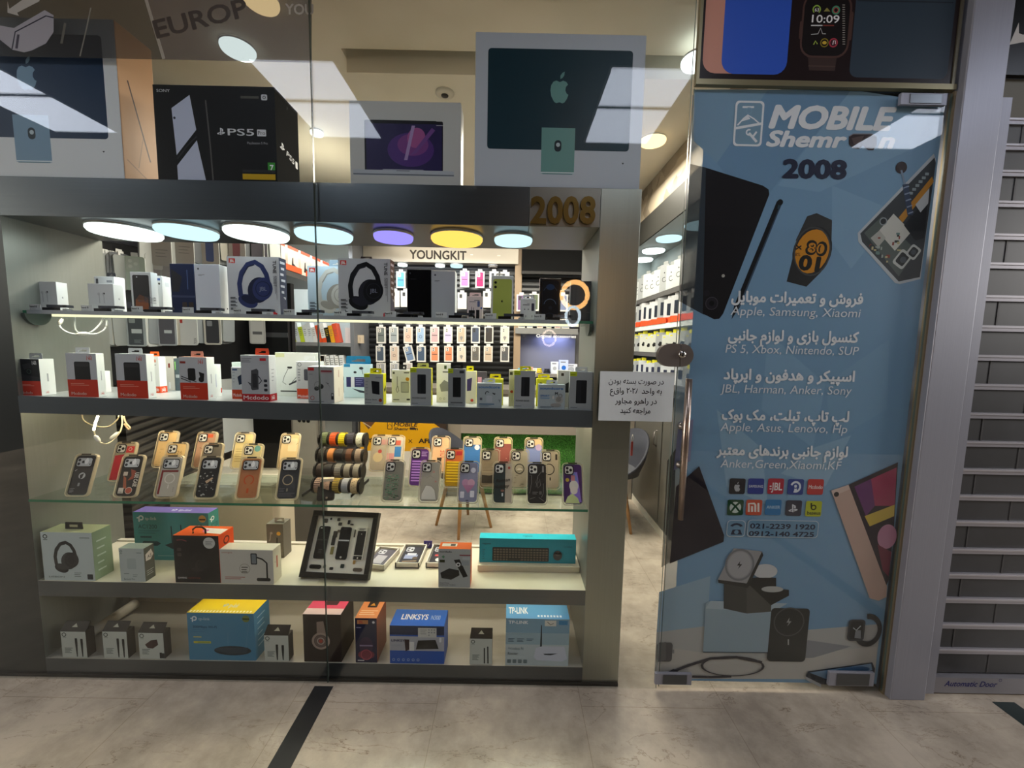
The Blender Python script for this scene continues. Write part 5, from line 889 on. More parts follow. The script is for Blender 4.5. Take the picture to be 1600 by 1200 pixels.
# ---- white steel shelf
def grn(f): f.ring(.09, .09, .045, .018, '#2c3a34'); f.r(.05, .15, .13, .165, '#4a5a54')
def hp4(f): grn(f); headphones(f, .47, .52, .33, '#1f2224', '#34383a'); f.t('LISBON', .1, .94, .035, '#5a665f', w=.3); f.rr(.85, .86, .96, .97, .01, '#30343a'); f.lines(.6, .83, .14, 3, .035, '#6c7470', .012); f.r(.76, .1, .95, .115, '#6c7a74')
o = carton('headphone_box', 'pale green-sided headphone box with black hanger at the left of the white shelf', 66, 146, 832, 1.505, .075, S4, '#c3cfd0', side='#8fa083', top='#b5b78e', art=hp4, sart=lambda f: f.lines(.2, .2, .5, 5, .15, '#c9d2c4', .03))
m = MB(); m.prism([(-.035, 0), (.035, 0), (.033, .028), (-.033, .028)], lambda a, b, d: (a, d, b), .03, .033, '#1f2020').box(-.016, .0295, .008, .016, .0335, .018, '#b9b490')
m.build('hang_tab', o, (.0, 0, o.dimensions.z))
carton('earphone_box', 'small pale earphone box with dark printed side next to the headphone box', 187, 226, 857, 1.505, .045, S4, '#b9c3c2', side='#565a52', top='#9aa59a', art=lambda f: (grn(f), f.rr(.3, .3, .66, .62, .05, '#a9b4b4'), f.t('Earbuds Pro', .14, .945, .05, '#3a4444', w=.42), f.r(.15, .75, .35, .77, '#7a8684'), f.r(.7, .12, .9, .14, '#7a8a88'), f.lines(.5, .78, .2, 2, .05, '#8a9694', .02)), sart=lambda f: (f.p([(.15, .2), (.7, .12), (.9, .3), (.6, .42), (.15, .4)], '#d9d4cc'), f.t('A5', .3, .35, .1, '#2a2a26', w=.4), f.lines(.15, .7, .7, 3, .06, '#a5a9a2', .02)))
def tpl(f, u, v, s, m): q = 1/f.asp(); f.ring(u+s*.65, v, s*.42, s*.2, m, -180, 120); f.r(u, v-s*.1*q, u+s*.45, v+s*.1*q, m); f.r(u+s*.23, v-s*.1*q, u+s*.43, v+s*.62*q, m)
def ac12(f):
    tpl(f, .05, .12, .085, '#eef4f4'); f.t('tp-link', .16, .16, .065, '#e2f0f0', w=.15); f.t('AC1200', .06, .34, .085, '#1f4a52', w=.25); f.lines(.06, .38, .28, 2, .05, '#3f7c84', .012); f.r(.08, .5, .23, .535, '#2a5a64'); f.p([(.1, .64), (.12, .6), (.3, .6), (.35, .65), (.3, .7), (.12, .7)], '#1f4a52')
    for x, y in ((.5, .28), (.63, .25), (.85, .25), (.9, .24)): f.p([(x-.008, y), (x+.004, y), (x+.014, .66), (x-.004, .66)], '#17393f')
    f.p([(.4, .68), (.55, .6), (.9, .58), (.98, .68), (.9, .74), (.5, .76)], '#2a3f44'); f.e(.92, .12, .05, m='#d6b96a'); f.r(.88, .12, .96, .15, '#5a4a2a'); f.r(.3, .9, .7, .91, '#9fd0d2')
carton('router_box', 'turquoise router box with violet top standing behind the orange headset box', 210, 327, 801, 1.665, .06, S4, '#4fa3a4', side='#3f8f88', top='#7c6ab8', art=ac12, sart=lambda f: (tpl(f, .15, .15, .4, '#eef4f4'), f.t('AC1200', .2, .35, .1, '#1f4a52', w=.7), f.lines(.15, .4, .6, 4, .07, '#cfe6e4', .02)), tart=lambda f: (tpl(f, .45, .5, .06, '#e8e4f6'), f.t('tp-link', .55, .68, .3, '#f0eefa', w=.17)))
def game(f): f.rr(.08, .26, .17, .33, .02, '#4a3f40'); f.rr(.08, .37, .17, .44, .02, '#4a3f40'); f.l([(.08, .1), (.2, .09), (.3, .12)], .02, '#8a3a44'); f.e(.79, .15, .13, m='#c9c9c6'); f.lines(.71, .12, .16, 3, .03, '#6a6a68', .012); headphones(f, .54, .58, .26, '#1d1a1b', '#2c2526'); f.t('GAMING', .06, .91, .035, '#d9d2d0', w=.2, b=.02); f.t('HEADPHONE', .28, .91, .03, '#8a3a2a', w=.28)
o = carton('headphone_box', 'black gaming headphone box with bright orange sides and top', 272, 343, 837, 1.505, .085, S4, '#181415', side='#f0520f', top='#f0601a', art=game, sart=lambda f: (f.ring(.5, .18, .2, .07, '#6a1f0a')), tart=lambda f: (f.p([(.4, .2), (.98, .3), (.98, .8), (.6, .7)], '#f2e3da'), f.e(.55, .5, .06, m='#d86aa8')))
m = MB(); m.tube([(-.025, .02, 0), (-.025, .02, .016), (-.012, .02, .026), (.012, .02, .026), (.025, .02, .016), (.025, .02, 0)], .0035, '#17140f', 8); m.build('carry_handle', o, (0, 0, o.dimensions.z))
def pst(f): f.t('energea', .04, .11, .055, '#a8604c', w=.2); f.ring(.46, .56, .1, .008, '#8a8478'); f.lines(.4, .5, .12, 3, .07, '#5a554c', .03); f.rr(.58, .1, .70, .43, .02, '#30343a'); f.rr(.6, .13, .68, .4, .015, '#7a8288'); f.l([(.7, .22), (.8, .27), (.88, .38), (.88, .84)], .03, '#1f1e1c'); f.rr(.68, .82, .94, .92, .03, '#24221f'); f.lines(.08, .8, .38, 2, .05, '#a04a3a', .02)
carton('phone_stand_box', 'white box with black phone stand print beside the orange headset box', 344, 427, 859, 1.505, .055, S4, '#c9c6be', side='#e6dcc4', top='#e8deca', art=pst, sart=lambda f: (f.r(.4, .25, .55, .6, '#c4503a'), f.e(.25, .4, .03, m='#3a3a3a')))
carton('earphone_box', 'small grey-brown earbud box with yellow dot behind the phone stand box', 417, 443, 819, 1.70, .06, S4, '#6c665c', top='#7a7468', art=lambda f: (f.e(.72, .28, .12, m='#e0a83a'), f.l([(.25, .25), (.2, .45), (.15, .5)], .06, '#a39c90'), f.e(.28, .27, .08, m='#a39c90'), f.l([(.62, .4), (.6, .6)], .08, '#2a2723'), f.t('TRUE', .55, .82, .07, '#a39c90', w=.35), f.t('BUDS', .55, .92, .07, '#a39c90', w=.38)), tab=(.35, .95, .022, '#cfc8ba'))
# framed phone teardown on a clear stand
fr = thing('framed_phone_display', 'black shadow-box frame of dismantled phone parts leaning on a clear stand', 'frame', (at(520, 905, 1.53).x, 1.53, S4), radians(-3))
fw_, fh_ = .288, .262; L = radians(-29); m = MB(); t_ = .021
for q in ((-fw_/2, 0, fw_/2, t_), (-fw_/2, fh_-t_, fw_/2, fh_), (-fw_/2, t_, -fw_/2+t_, fh_-t_), (fw_/2-t_, t_, fw_/2, fh_-t_)): m.box(q[0], 0, q[1], q[2], .03, q[3], '#26231f:.35')
fo = m.build('frame', fr, (0, 0, .012), (L, 0, 0), .001)
m = MB(); m.box(-fw_/2+t_, .012, t_, fw_/2-t_, .028, fh_-t_, '#f6efdf'); bo = m.build('mount_board', fo)
def fpart(nm_, u, v, w, h, c, art=None, d=.006):
    W2, H2 = fw_-2*t_, fh_-2*t_; x = -W2/2+u*W2; z = fh_-t_-v*H2; m = MB(); m.prism(rrect(w*W2, h*H2, .003 if w < .1 else .007, 3), lambda a, b, dd: (x+a, dd, z+b), .0118-d, .0122, c)
    f = m.face((x-w*W2/2, .0118-d, z+h*H2/2), (1, 0, 0), (0, 0, -1), w*W2, h*H2)
    if art: art(f)
    return m.build(nm_, bo)
fpart('phone_back_cover', .17, .48, .19, .58, '#141313', lambda f: (apple(f, .52, .25, .1, '#a8a49c'), f.r(.12, .04, .3, .08, '#c9c6c0'), f.r(0, .4, 1, .45, '#3a3836'), f.lines(.35, .72, .35, 3, .05, '#6a6764', .012)))
fpart('phone_screen', .55, .48, .19, .58, '#0f0f10', lambda f: (f.r(.3, .06, .6, .075, '#4a4a4c'), f.r(0, .4, 1, .44, '#cfcfd0'), f.e(.5, .93, .09, m='#c9c4ba')))
fpart('phone_midframe', .84, .48, .18, .58, '#d6cfc2', lambda f: (f.rr(.1, .1, .9, .85, .04, '#2a2826'), f.e(.5, .2, .05, m='#b9b4aa'), f.e(.5, .93, .08, m='#f2ede2'), f.rr(.1, .87, .9, .98, .04, '#1d1c1b'), f.e(.5, .93, .07, m='#e6e0d4'), f.lines(.2, .03, .6, 2, .03, '#4a4844', .02)))
for u, v, w, h, c in ((.14, .91, .2, .07, '#191817'), (.3, .9, .04, .06, '#7a756c'), (.42, .93, .06, .05, '#2a2826'), (.6, .88, .06, .07, '#23302c'), (.79, .74, .04, .2, '#b48a4a'), (.87, .93, .16, .06, '#6a5e52'), (.15, .09, .07, .08, '#4a463f'), (.24, .05, .03, .04, '#3a3732'), (.38, .06, .05, .06, '#5a544a'), (.42, .14, .06, .06, '#4a463f'), (.57, .1, .04, .08, '#2a2826'), (.63, .14, .06, .03, '#4a463f'), (.37, .33, .07, .12, '#3f3a33'), (.36, .44, .06, .18, '#23211f'), (.37, .62, .05, .14, '#8a7f4a'), (.46, .48, .05, .1, '#cfc8b8'), (.71, .3, .02, .14, '#5f594e'), (.43, .27, .06, .05, '#6f6557')):
    fpart('component', u, v, w, h, c, None, .003)
MB().box(-.055, -.02, 0, .055, .09, .004, 'clear').box(-.05, -.016, .004, .05, -.012, .02, 'clear').hexa([(-.05, .03, .004), (.05, .03, .004), (.05, .034, .004), (-.05, .034, .004), (-.05, .115, .14), (.05, .115, .14), (.05, .119, .14), (-.05, .119, .14)], 'clear').build('clear_stand', fr)
def tray(px, py, Y, w, d, col, art, label, rz=0):
    p = at(px, py, Y); t = thing('phone_case_box', label, 'phone case box', (p.x, Y, S4), rz, 'open white trays of phone cases on the white shelf')
    m = MB(); m.box(-w/2, 0, 0, w/2, d, .005, '#d9d2c4')
    for q in ((-w/2, 0, w/2, .004), (-w/2, d-.004, w/2, d), (-w/2, 0, -w/2+.005, d), (w/2-.005, 0, w/2, d)): m.box(q[0], q[1], 0, q[2], q[3], .024, '#e4ddcf')
    m.build('tray', t)
    m = MB(); m.prism(rrect(w*.78, d*.88, .012), lambda a, b, dd: (a, b+d/2, dd), .006, .017, col); f = m.face((-w*.39, d*.94, .017), (1, 0, 0), (0, -1, 0), w*.78, d*.88); f.rr(.08, .05, .5, .32, .1, '#c9c9cf'); f.e(.2, .12, .07, m='#1c1c20'); f.e(.2, .24, .07, m='#1c1c20'); f.e(.4, .18, .07, m='#1c1c20'); art(f); m.build('phone_case', t); return t
tray(636, 890, 1.635, .105, .165, '#2b2a33', lambda f: (f.r(.15, .5, .85, .75, '#8f98b8'), f.r(.25, .42, .75, .55, '#c9ccd6'), f.e(.75, .7, .14, m='#5a4a3a'), f.l([(.15, .9), (.9, .86)], .05, '#c8a878')), 'open white tray holding a dark printed phone case in the middle of the white shelf')
tray(683, 890, 1.64, .1, .165, '#26242c', lambda f: (f.r(.2, .5, .9, .6, '#c84a4a'), f.e(.5, .8, .2, m='#e6e2dc')), 'open white tray half hidden by the television box, red-printed phone case inside')
tray(583, 893, 1.62, .1, .15, '#5a5660', lambda f: f.r(.2, .4, .8, .9, '#b0acb4'), 'open white tray peeking out right of the black frame', radians(-10))
p = at(594, 871, 1.72); tag(MB().lathe([(.0005, 0), (.009, 0), (.012, .004), (.011, .014), (.0005, .016)], '#2a2826:.2', seg=14).build('small_knob', None, (at(598, 873, 1.66).x, 1.66, S4)), 'tiny dark round knob right of the black frame', 'knob')
p = at(668, 858, 1.80); m = MB().box(-.02, 0, 0, .02, .003, .035, '#4a3f9a'); m.face((-.02, 0, .035), (1, 0, 0), (0, 0, -1), .04, .035).t('U', .5, .75, .5, '#d9d4f0', 'c', sh=.3); tag(m.build('price_card', None, (p.x, 1.81, S4)), 'small purple card at the back of the white shelf between two trays', 'card')
def tvb(f): f.t('nordado', .04, .09, .04, '#2a2c2e', w=.38, b=.04); f.p([(.06, .62), (.34, .5), (.64, .55), (.66, .68), (.4, .8), (.1, .76)], '#17181a'); f.p([(.06, .62), (.34, .5), (.64, .55), (.4, .68)], '#222427'); f.p([(.48, .28), (.66, .26), (.92, .7), (.78, .74)], '#131415'); f.ring(.62, .4, .07, .035, '#d9dadb'); f.p([(.1, .2), (.16, .16), (.2, .2), (.16, .25)], '#5a8a6a'); f.r(.04, .28, .2, .35, '#26300f'); f.r(.75, .2, .98, .27, '#b9c0c4'); f.r(.66, .14, 1, .17, '#8a3f4a'); f.r(.72, .3, .95, .42, '#9aa2a8'); f.t('SmartView', .04, .9, .035, '#3a3d40', w=.3); f.t('ANDROID TV BOX', .04, .95, .03, '#3a3d40', w=.5)
carton('tv_box', 'grey media player box with orange top and remote print on the white shelf', 685, 735, 858, 1.505, .055, S4, '#a9adae', side='#e8641c', top='#ee6a22', art=tvb, tart=lambda f: (f.r(.08, .2, .55, .6, '#f0e6d2'), f.r(.35, .25, .5, .55, '#5a4a3a')))
stp_ = MB(); xa, xb = at(746, 890, 1.62).x, at(906, 890, 1.62).x; stp_.box(xa, 1.62, S4, xb, 1.78, S4+.028, '#ded4bc'); tag(stp_.build('riser_block', None, bevel=.003), 'cream riser block under the cyan keyboard box', 'riser')
def kbd(f):
    f.t('rapoo', .03, .25, .07, '#124a58', w=.09, b=.03); f.t('X1800S', .87, .33, .05, '#124a58', w=.09); f.rr(.135, .36, .72, .93, .012, '#26282a')
    for r in range(5):
        for c in range(18):
            if r == 4 and 4 < c < 9: continue
            f.r(.148+c*.0315, .42+r*.1, .172+c*.0315, .49+r*.1, '#6f675c')
    f.r(.148+4.6*.0315, .82, .148+9*.0315, .89, '#4a4640'); f.rr(.765, .46, .855, .86, .045, '#4a4a4e'); f.rr(.775, .48, .845, .66, .035, '#6c6a6a'); f.r(.806, .48, .814, .6, '#26262a'); f.lines(.03, .45, .03, 5, .09, '#1a7a8c', .03)
carton('keyboard_box', 'long cyan keyboard and mouse box lying on a cream riser at the right', 749, 900, 842, 1.645, .05, S4+.028, '#1c9fb8', side='#178aa0', top='#22c4dc', art=kbd, tart=lambda f: f.t('rapoo', .5, .6, .3, '#0f5a68', 'c', w=.1))

# ---- bottom compartment
def gc(pic):
    return lambda f: (f.ring(.14, .12, .09, .03, '#2b3230'), f.r(.07, .22, .22, .235, '#5a6260'), pic(f), f.lines(.12, .62, .32, 5, .045, '#55605c', .02))
def plug(f, us, top=.35):
    for i, u in enumerate(us): f.rr(u-.05, top-.1+.02*i, u+.05, top+.12, .02, '#1a1c1c'); f.p([(u-.05, top+.1), (u+.05, top+.1), (u+.02, .96), (u-.02, .96)], '#26292a')
def gbox(p0, p1, tp, pic, lb, nm_='cable_box', yy=1.505):
    o = carton(nm_, lb, p0, p1, tp, yy, .035, S5, '#c3c8c2', side='#3a352f', top='#4d4a42', art=gc(pic), group='small cable boxes in the bottom compartment')
    m = MB(); w_ = (o.dimensions.x)/2; z_ = o.dimensions.z; m.hexa([(-w_, .0, z_), (w_, .0, z_), (w_, .002, z_), (-w_, .002, z_), (-w_*.92, .022, z_+.03), (w_*1.0, .022, z_+.03), (w_*1.0, .024, z_+.03), (-w_*.92, .024, z_+.03)], '#2b2620'); m.add([(-.012, .0085, z_+.0135), (.012, .0085, z_+.0135), (0, .0165, z_+.0245)], [(0, 1, 2)], '#b5b09e'); m.build('hang_tab', o)
gbox(96, 135, 987, lambda f: plug(f, (.6, .82)), 'small white cable box with two plugs, first from the left in the bottom compartment')
gbox(161, 199, 987, lambda f: plug(f, (.62, .84)), 'small white cable box with two plugs, second from left in the bottom compartment')
gbox(217, 256, 989, lambda f: (f.p([(.25, .45), (.5, .28), (.74, .25), (.78, .45), (.55, .6), (.35, .58)], '#3a1d1a'), plug(f, (.86, .95), .85)), 'small white box with dark red wall charger print in the bottom compartment', 'charger_box')
gbox(413, 451, 993, lambda f: plug(f, (.52, .76), .45), 'small white cable box between the blue router box and the pink-topped box')
gbox(734, 769, 998, lambda f: (f.l([(.65, .35), (.66, .95)], .06, '#22292a'), f.l([(.8, .3), (.82, .95)], .06, '#22292a')), 'small white audio cable box between the two routers on the right')
def r300(f): tpl(f, .05, .12, .09, '#dfeaf2'); f.t('tp-link', .17, .155, .06, '#b9d4e4', w=.17); f.t('300Mbps Wi-Fi', .08, .32, .05, '#1d4a6a', w=.36, b=.01); f.lines(.08, .35, .22, 2, .04, '#3f7a9c', .012); f.r(.08, .6, .34, .645, '#c9c23a'); f.r(.14, .61, .32, .635, '#8fa24a'); f.r(.08, .5, .2, .52, '#cfc96a'); f.l([(.6, .4), (.59, .72)], .008, '#5a8fb0'); f.l([(.92, .22), (.86, .7)], .01, '#5a8fb0'); f.e(.66, .79, .28, .1, '#24303a'); f.p([(.38, .78), (.45, .73), (.9, .72), (.86, .84), (.6, .86)], '#33424e'); f.e(.88, .11, .055, m='#7a8a4a'); f.r(.83, .1, .93, .13, '#3a4a2a')
carton('router_box', 'blue router box with yellow top in the bottom compartment', 294, 398, 958, 1.505, .1, S5, '#4a86aa', side='#3f7fa6', top='#e0c81e', art=r300, sart=lambda f: f.lines(.2, .15, .5, 6, .12, '#9cc4dc', .02), tart=lambda f: (tpl(f, .42, .5, .07, '#8fb4d6'), f.t('tp-link', .52, .65, .25, '#b9cfdc', w=.14), [f.r(.02+i*.05, .85, .045+i*.05, .95, '#f6f2c4') for i in range(19)]))  # row of pale dashes paints the LED strip's reflection on the top
def beats(f): f.p([(.36, .16), (.54, .14), (.6, .42), (.36, .42)], '#8f7c74'); f.ring(.46, .56, .24, .06, '#a28f86'); f.e(.46, .56, .17, m='#6a5a54'); f.ring(.46, .56, .1, .025, '#b09c94'); f.e(.46, .56, .05, m='#a8483a')
carton('headphone_box', 'dark brown headphone box with pink top at the glass seam, bottom compartment', 474, 533, 960, 1.505, .13, S5, '#2c211d', side='#241b19', top='#d0486a', art=beats, tart=lambda f: (f.r(0, .72, 1, 1, '#d9c4c0'), f.rr(.4, .2, .75, .55, .03, '#3a2026')))
o = carton('speaker_box', 'tall navy box with orange top and reddish print in the bottom compartment', 555, 589, 966, 1.505, .12, S5, '#222342', side='#8a4630', top='#e0925a', art=lambda f: (f.r(.1, .04, .6, .13, '#c98a5a'), f.t('JBL', .18, .115, .06, '#c8303a', w=.2), f.e(.85, .09, .06, m='#c9c9d2'), f.r(.06, .2, .28, .22, '#9a9ab8'), f.e(.5, .62, .32, .2, '#3f2a48'), f.e(.5, .82, .38, .1, '#7a2f42'), f.ring(.5, .82, .26, .04, '#a8485a'), f.r(.2, .6, .8, .63, '#8a7a9a'), f.r(.1, .94, .4, .96, '#c9c9d2')), tart=lambda f: (f.rr(.3, .1, .75, .45, .04, '#2a211c'), f.p([(.4, .35), (.52, .2), (.65, .35)], '#e8a83a'), f.lines(.1, .6, .8, 3, .1, '#f0cfa4', .04)))
def lks(f): f.r(0, 0, 1, .0, '#222'); f.r(0, 0, 1, .24, '#1d2a4c'); f.r(0, .28, 1, .66, '#aeb0bc'); f.r(0, .66, 1, 1, '#1f56b4'); f.r(.52, .05, .86, .30, '#c9cac8'); f.lines(.56, .1, .12, 3, .05, '#8a8c8c', .015); [f.e(.72+.05*(i % 3), .1+.07*(i//3), .014, m='#8a9096') for i in range(7)]; f.t('LINKSYS', .03, .42, .06, '#26305c', w=.28, b=.02); f.p([(.52, .38), (.84, .36), (.9, .6), (.48, .62)], '#15181c'); f.p([(.27, .36), (.36, .36), (.36, .62), (.29, .68)], '#3a2a2e'); f.rr(.36, .42, .45, .66, .01, '#dfe0e2'); f.t('N300', .04, .54, .05, '#9aa0b4', w=.16); [f.ring(.07+.09*i, .9, .025, .008, '#a9c0e4') for i in range(6)]; f.rr(.91, .3, .95, .42, .01, '#dfe2e8')
carton('router_box', 'deep blue Wi-Fi router box with bright blue top in the bottom compartment', 609, 694, 978, 1.505, .1, S5, '#1f56b4', side='#1a4a9c', top='#2468cc', art=lks, tart=lambda f: (f.t('LINKSYS', .16, .62, .32, '#eef2f8', w=.5, b=.03), f.t('N300', .72, .62, .26, '#b9cfee', w=.17)))
def wr(f): f.r(0, 0, 1, .3, '#7fa4bc'); f.r(0, .3, 1, .55, '#9ab4c2'); f.t('TP-LINK', .04, .11, .065, '#eef4f8', w=.31, b=.03); f.r(.61, .03, .79, .15, '#d9d8cf'); f.l([(.65, .06), (.7, .12), (.75, .09)], .01, '#5a5a58'); f.r(.83, .03, .97, .12, '#3f88b8'); f.p([(.553, .13), (.566, .13), (.575, .6), (.545, .6)], '#20282e'); f.p([(.48, .62), (.58, .58), (.93, .58), (.98, .84), (.9, .9), (.5, .88), (.45, .82)], '#c9cfdf'); f.p([(.6, .74), (.83, .73), (.72, .77), (.62, .765)], '#26303a'); f.lines(.04, .42, .1, 3, .03, '#4a6070', .012); f.lines(.18, .42, .11, 3, .03, '#4a6070', .012); f.lines(.33, .42, .11, 2, .03, '#4a6070', .012); f.t('Wireless N', .04, .66, .05, '#6f8390', w=.24); f.t('Router', .04, .77, .055, '#33424c', w=.16); [f.rr(.03+.085*i, .87, .09+.085*i, .95, .01, '#6a7a80') for i in range(4)]
carton('router_box', 'pale blue router box with white router print at the right of the bottom compartment', 790, 889, 967, 1.505, .11, S5, '#b9c6cc', side='#7f8f96', top='#5fa4d8', art=wr, tart=lambda f: (f.t('TP-LINK', .04, .72, .35, '#f2f8fc', w=.31, b=.03), [f.r(.5+.05*i, .8, .53+.05*i, .9, '#dff0fa') for i in range(8)]))
a, b = at(150, 1008, 1.62), at(212, 964, 1.80)
m = MB(); p0, p1 = Vector((a.x, 1.60, S5+.03)), Vector((at(213, 965, 1.80).x, 1.80, S5+.03)); m.tube([p0, p1], .022, '#c9c2b2', 16); tag(m.build('paper_roll', None), 'rolled white paper tube lying behind the small cable boxes', 'roll')

# ---- LED cables dangling under the shelves at left
def cable(pts, r, c, name, lab, plug_=None):
    P = [at(*p) for p in pts]; Q = []
    for i in range(len(P)-1):
        a_ = P[max(i-1, 0)]; b_ = P[i]; c_ = P[i+1]; d_ = P[min(i+2, len(P)-1)]
        for k in range(5):
            t = k/5; Q.append(.5*((2*b_)+(c_-a_)*t+(2*a_-5*b_+4*c_-d_)*t*t+(3*b_-a_-3*c_+d_)*t**3))
    Q.append(P[-1]); o = tag(MB().tube(Q, r, c, 8).build(name, None), lab, 'cable')
    for q in plug_ or []:
        v = at(*q[:3]); w_ = at(*q[3:6]); MB().tube([v, v*.75+w_*.25, v*.25+w_*.75, w_], [.003, .007, .007, .003], '#e6e4da', 8).build('connector', o)
    return o
cable([(98, 493, 1.56), (93, 505, 1.57), (96, 513, 1.57), (108, 520, 1.58), (125, 523, 1.58), (140, 522, 1.58), (152, 521, 1.6), (163, 515, 1.6), (167, 504, 1.6), (163, 496, 1.6), (155, 508, 1.6), (140, 520, 1.59), (122, 519, 1.62), (117, 510, 1.62), (117, 494, 1.62)], .0028, '#d9dcd8', 'led_cable', 'white looped cable hanging under the upper glass shelf at left', [(119, 522, 1.58, 139, 521, 1.58), (92, 508, 1.57, 97, 496, 1.57)])
cable([(128, 648, 1.6), (132, 658, 1.6), (150, 666, 1.6), (170, 666, 1.62), (183, 656, 1.62), (186, 648, 1.62)], .0024, '#d6cba8', 'led_cable', 'thin cream cable loop under the steel shelf at left', [])
cable([(153, 648, 1.55), (147, 668, 1.55), (150, 685, 1.55), (158, 692, 1.55), (168, 693, 1.56), (178, 686, 1.58), (188, 674, 1.6), (191, 660, 1.62), (190, 648, 1.62)], .0026, '#e0d5b4', 'led_cable', 'cream cable with plug hanging from the lit strip under the steel shelf', [(172, 686, 1.57, 186, 675, 1.6), (148, 680, 1.55, 156, 691, 1.55)])
tag(MB().tube([at(153, 650, 1.549), at(149, 661, 1.549), at(146.5, 672, 1.549)], .0035, 'ledwarm', 8).build('led_strip', None), 'short lit strip end bent down under the steel shelf at left', 'lamp')
cable([(193, 650, 1.64), (197, 661, 1.64), (203, 668, 1.64), (201, 671, 1.64), (194, 662, 1.64)], .003, '#d8b894', 'led_cable', 'short tan cable end hanging right of the cream cables', [])

# ================================================================ GLASS DOOR WITH POSTER FILM
GY = 1.484
door = bpy.data.objects.new('door_1', None); link(door); tag(door, 'frameless glass door covered by a blue shop poster film', kind='structure')
xl, xr = .622, 1.528
MB().box(xl, 1.480, .012, xr, 1.488, 2.285, 'glass', left='#5f6b64:.2', right='#5f6b64:.2').build('glass_panel', door)
fm = MB(); f = pface(fm, 1.4935, .000009); xs = .672
# clear-looking perforated strip at the left edge, opaque print to the right of it
def fp(pts, k): f._a([Vector((x, 1.4935, z)) for x, z in pts], [tuple(range(len(pts)))], k)
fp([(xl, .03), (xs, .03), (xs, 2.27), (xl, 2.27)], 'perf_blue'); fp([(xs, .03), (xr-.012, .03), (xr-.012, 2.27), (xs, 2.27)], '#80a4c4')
def wz(px, py): v = at(px, py, 1.4935); return (v.x, v.z)
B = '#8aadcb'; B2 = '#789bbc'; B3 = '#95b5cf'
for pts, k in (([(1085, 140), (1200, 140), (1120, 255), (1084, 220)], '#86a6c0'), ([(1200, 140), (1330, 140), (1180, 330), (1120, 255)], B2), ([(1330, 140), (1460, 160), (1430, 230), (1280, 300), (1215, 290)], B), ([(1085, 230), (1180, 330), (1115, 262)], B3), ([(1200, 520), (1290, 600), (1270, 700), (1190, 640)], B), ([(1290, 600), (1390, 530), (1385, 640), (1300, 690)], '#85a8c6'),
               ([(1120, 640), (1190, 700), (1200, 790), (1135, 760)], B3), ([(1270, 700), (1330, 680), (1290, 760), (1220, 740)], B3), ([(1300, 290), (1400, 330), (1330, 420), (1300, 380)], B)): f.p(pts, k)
# table surface of the printed still life
f.p([(1026, 985), (1100, 975), (1250, 985), (1376, 975), (1366, 1062), (1022, 1060)], '#b9b8b6'); f.p([(1030, 925), (1110, 900), (1105, 978), (1026, 988)], '#9ab3c6'); f.p([(1026, 1010), (1180, 1030), (1370, 1010), (1366, 1062), (1022, 1060)], '#c4bfb9'); f.p([(1262, 1000), (1330, 1010), (1270, 1028), (1250, 1028)], '#94959a')
# tablet with pen, top left
f.p([(1078, 256), (xs and 1103, 262), (1100, 492), (1060, 470)], 'perf_black'); f.p([(1103, 262), (1192, 290), (1201, 296), (1202, 304), (1130, 490), (1124, 498), (1116, 499), (1098, 490)], '#1c191d'); f.e(1112, 474, 10, m='#26232a'); f.ring(1112, 474, 10, 1.2, '#45424a'); f.e(1112, 474, 4, m='#0e0d10'); f.e(1130, 431, 2.5, m='#b5b0a8'); f.e(1104, 458, 5, m='#232026')
f.l([(1218, 316), (1151, 480)], 9, '#15151a'); f.l([(1221, 318), (1154, 481)], 2, '#3f5266'); f.e(1219, 316, 4.6, m='#15151a'); f.p([(1147, 478), (1155, 481), (1143, 499)], '#1b1b20'); f.l([(1215, 323), (1219, 324)], 6, '#2f4654')
# printed smart watch
f.p([(1261, 338), (1276, 333), (1300, 344), (1299, 380), (1243, 376)], '#3b3a3a'); f.p([(1238, 405), (1292, 405), (1283, 425), (1260, 448), (1229, 440)], '#2c2b2c'); f.e(1269, 393, 30, 39, '#2a2a2c', rot=.25); f.e(1269, 393, 26, 34, '#d98f24', rot=.25); f.ring(1269, 393, 29, 2, '#4b4a4a', ky=1.3)
f.t('80', 1257, 396, 21, '#1d1a16', w=34, b=.06, rot=.1); f.t('01', 1246, 420, 22, '#1d1a16', w=34, b=.06, rot=.1); f.t('80', 1261, 394, 15, '#d98f24', w=26, b=-.01, rot=.1); f.l([(1244, 383), (1252, 390)], 2, '#1d1a16'); f.l([(1243, 390), (1252, 384)], 2, '#1d1a16'); f.t('8%', 1242, 400, 5, '#1d1a16')
# opened phone with screwdriver, right
f.p([(1340, 364), (1459, 240), (1462, 250), (1438, 436), (1406, 444), (1398, 442), (1341, 378)], '#c5cad0'); f.p([(1344, 365), (1460, 246), (1462, 255), (1437, 433), (1404, 440), (1347, 378)], '#3a3d42'); f.p([(1350, 364), (1378, 338), (1432, 392), (1404, 432)], '#5a625e')
f.p([(1372, 362), (1396, 334), (1424, 362), (1398, 392)], '#d6d3cb'); f.p([(1360, 372), (1374, 360), (1384, 372), (1372, 386)], '#b9b6ae'); f.rr(1399, 392, 1420, 418, 4, '#cfd0cc', .6); f.rr(1402, 396, 1417, 414, 3, '#2a2c30', .6); f.e(1411, 406, 5, m='#50555c'); f.rr(1418, 384, 1436, 404, 4, '#cfd0cc', .6); f.rr(1421, 387, 1433, 401, 3, '#2a2c30', .6); f.e(1427, 394, 4, m='#50555c')
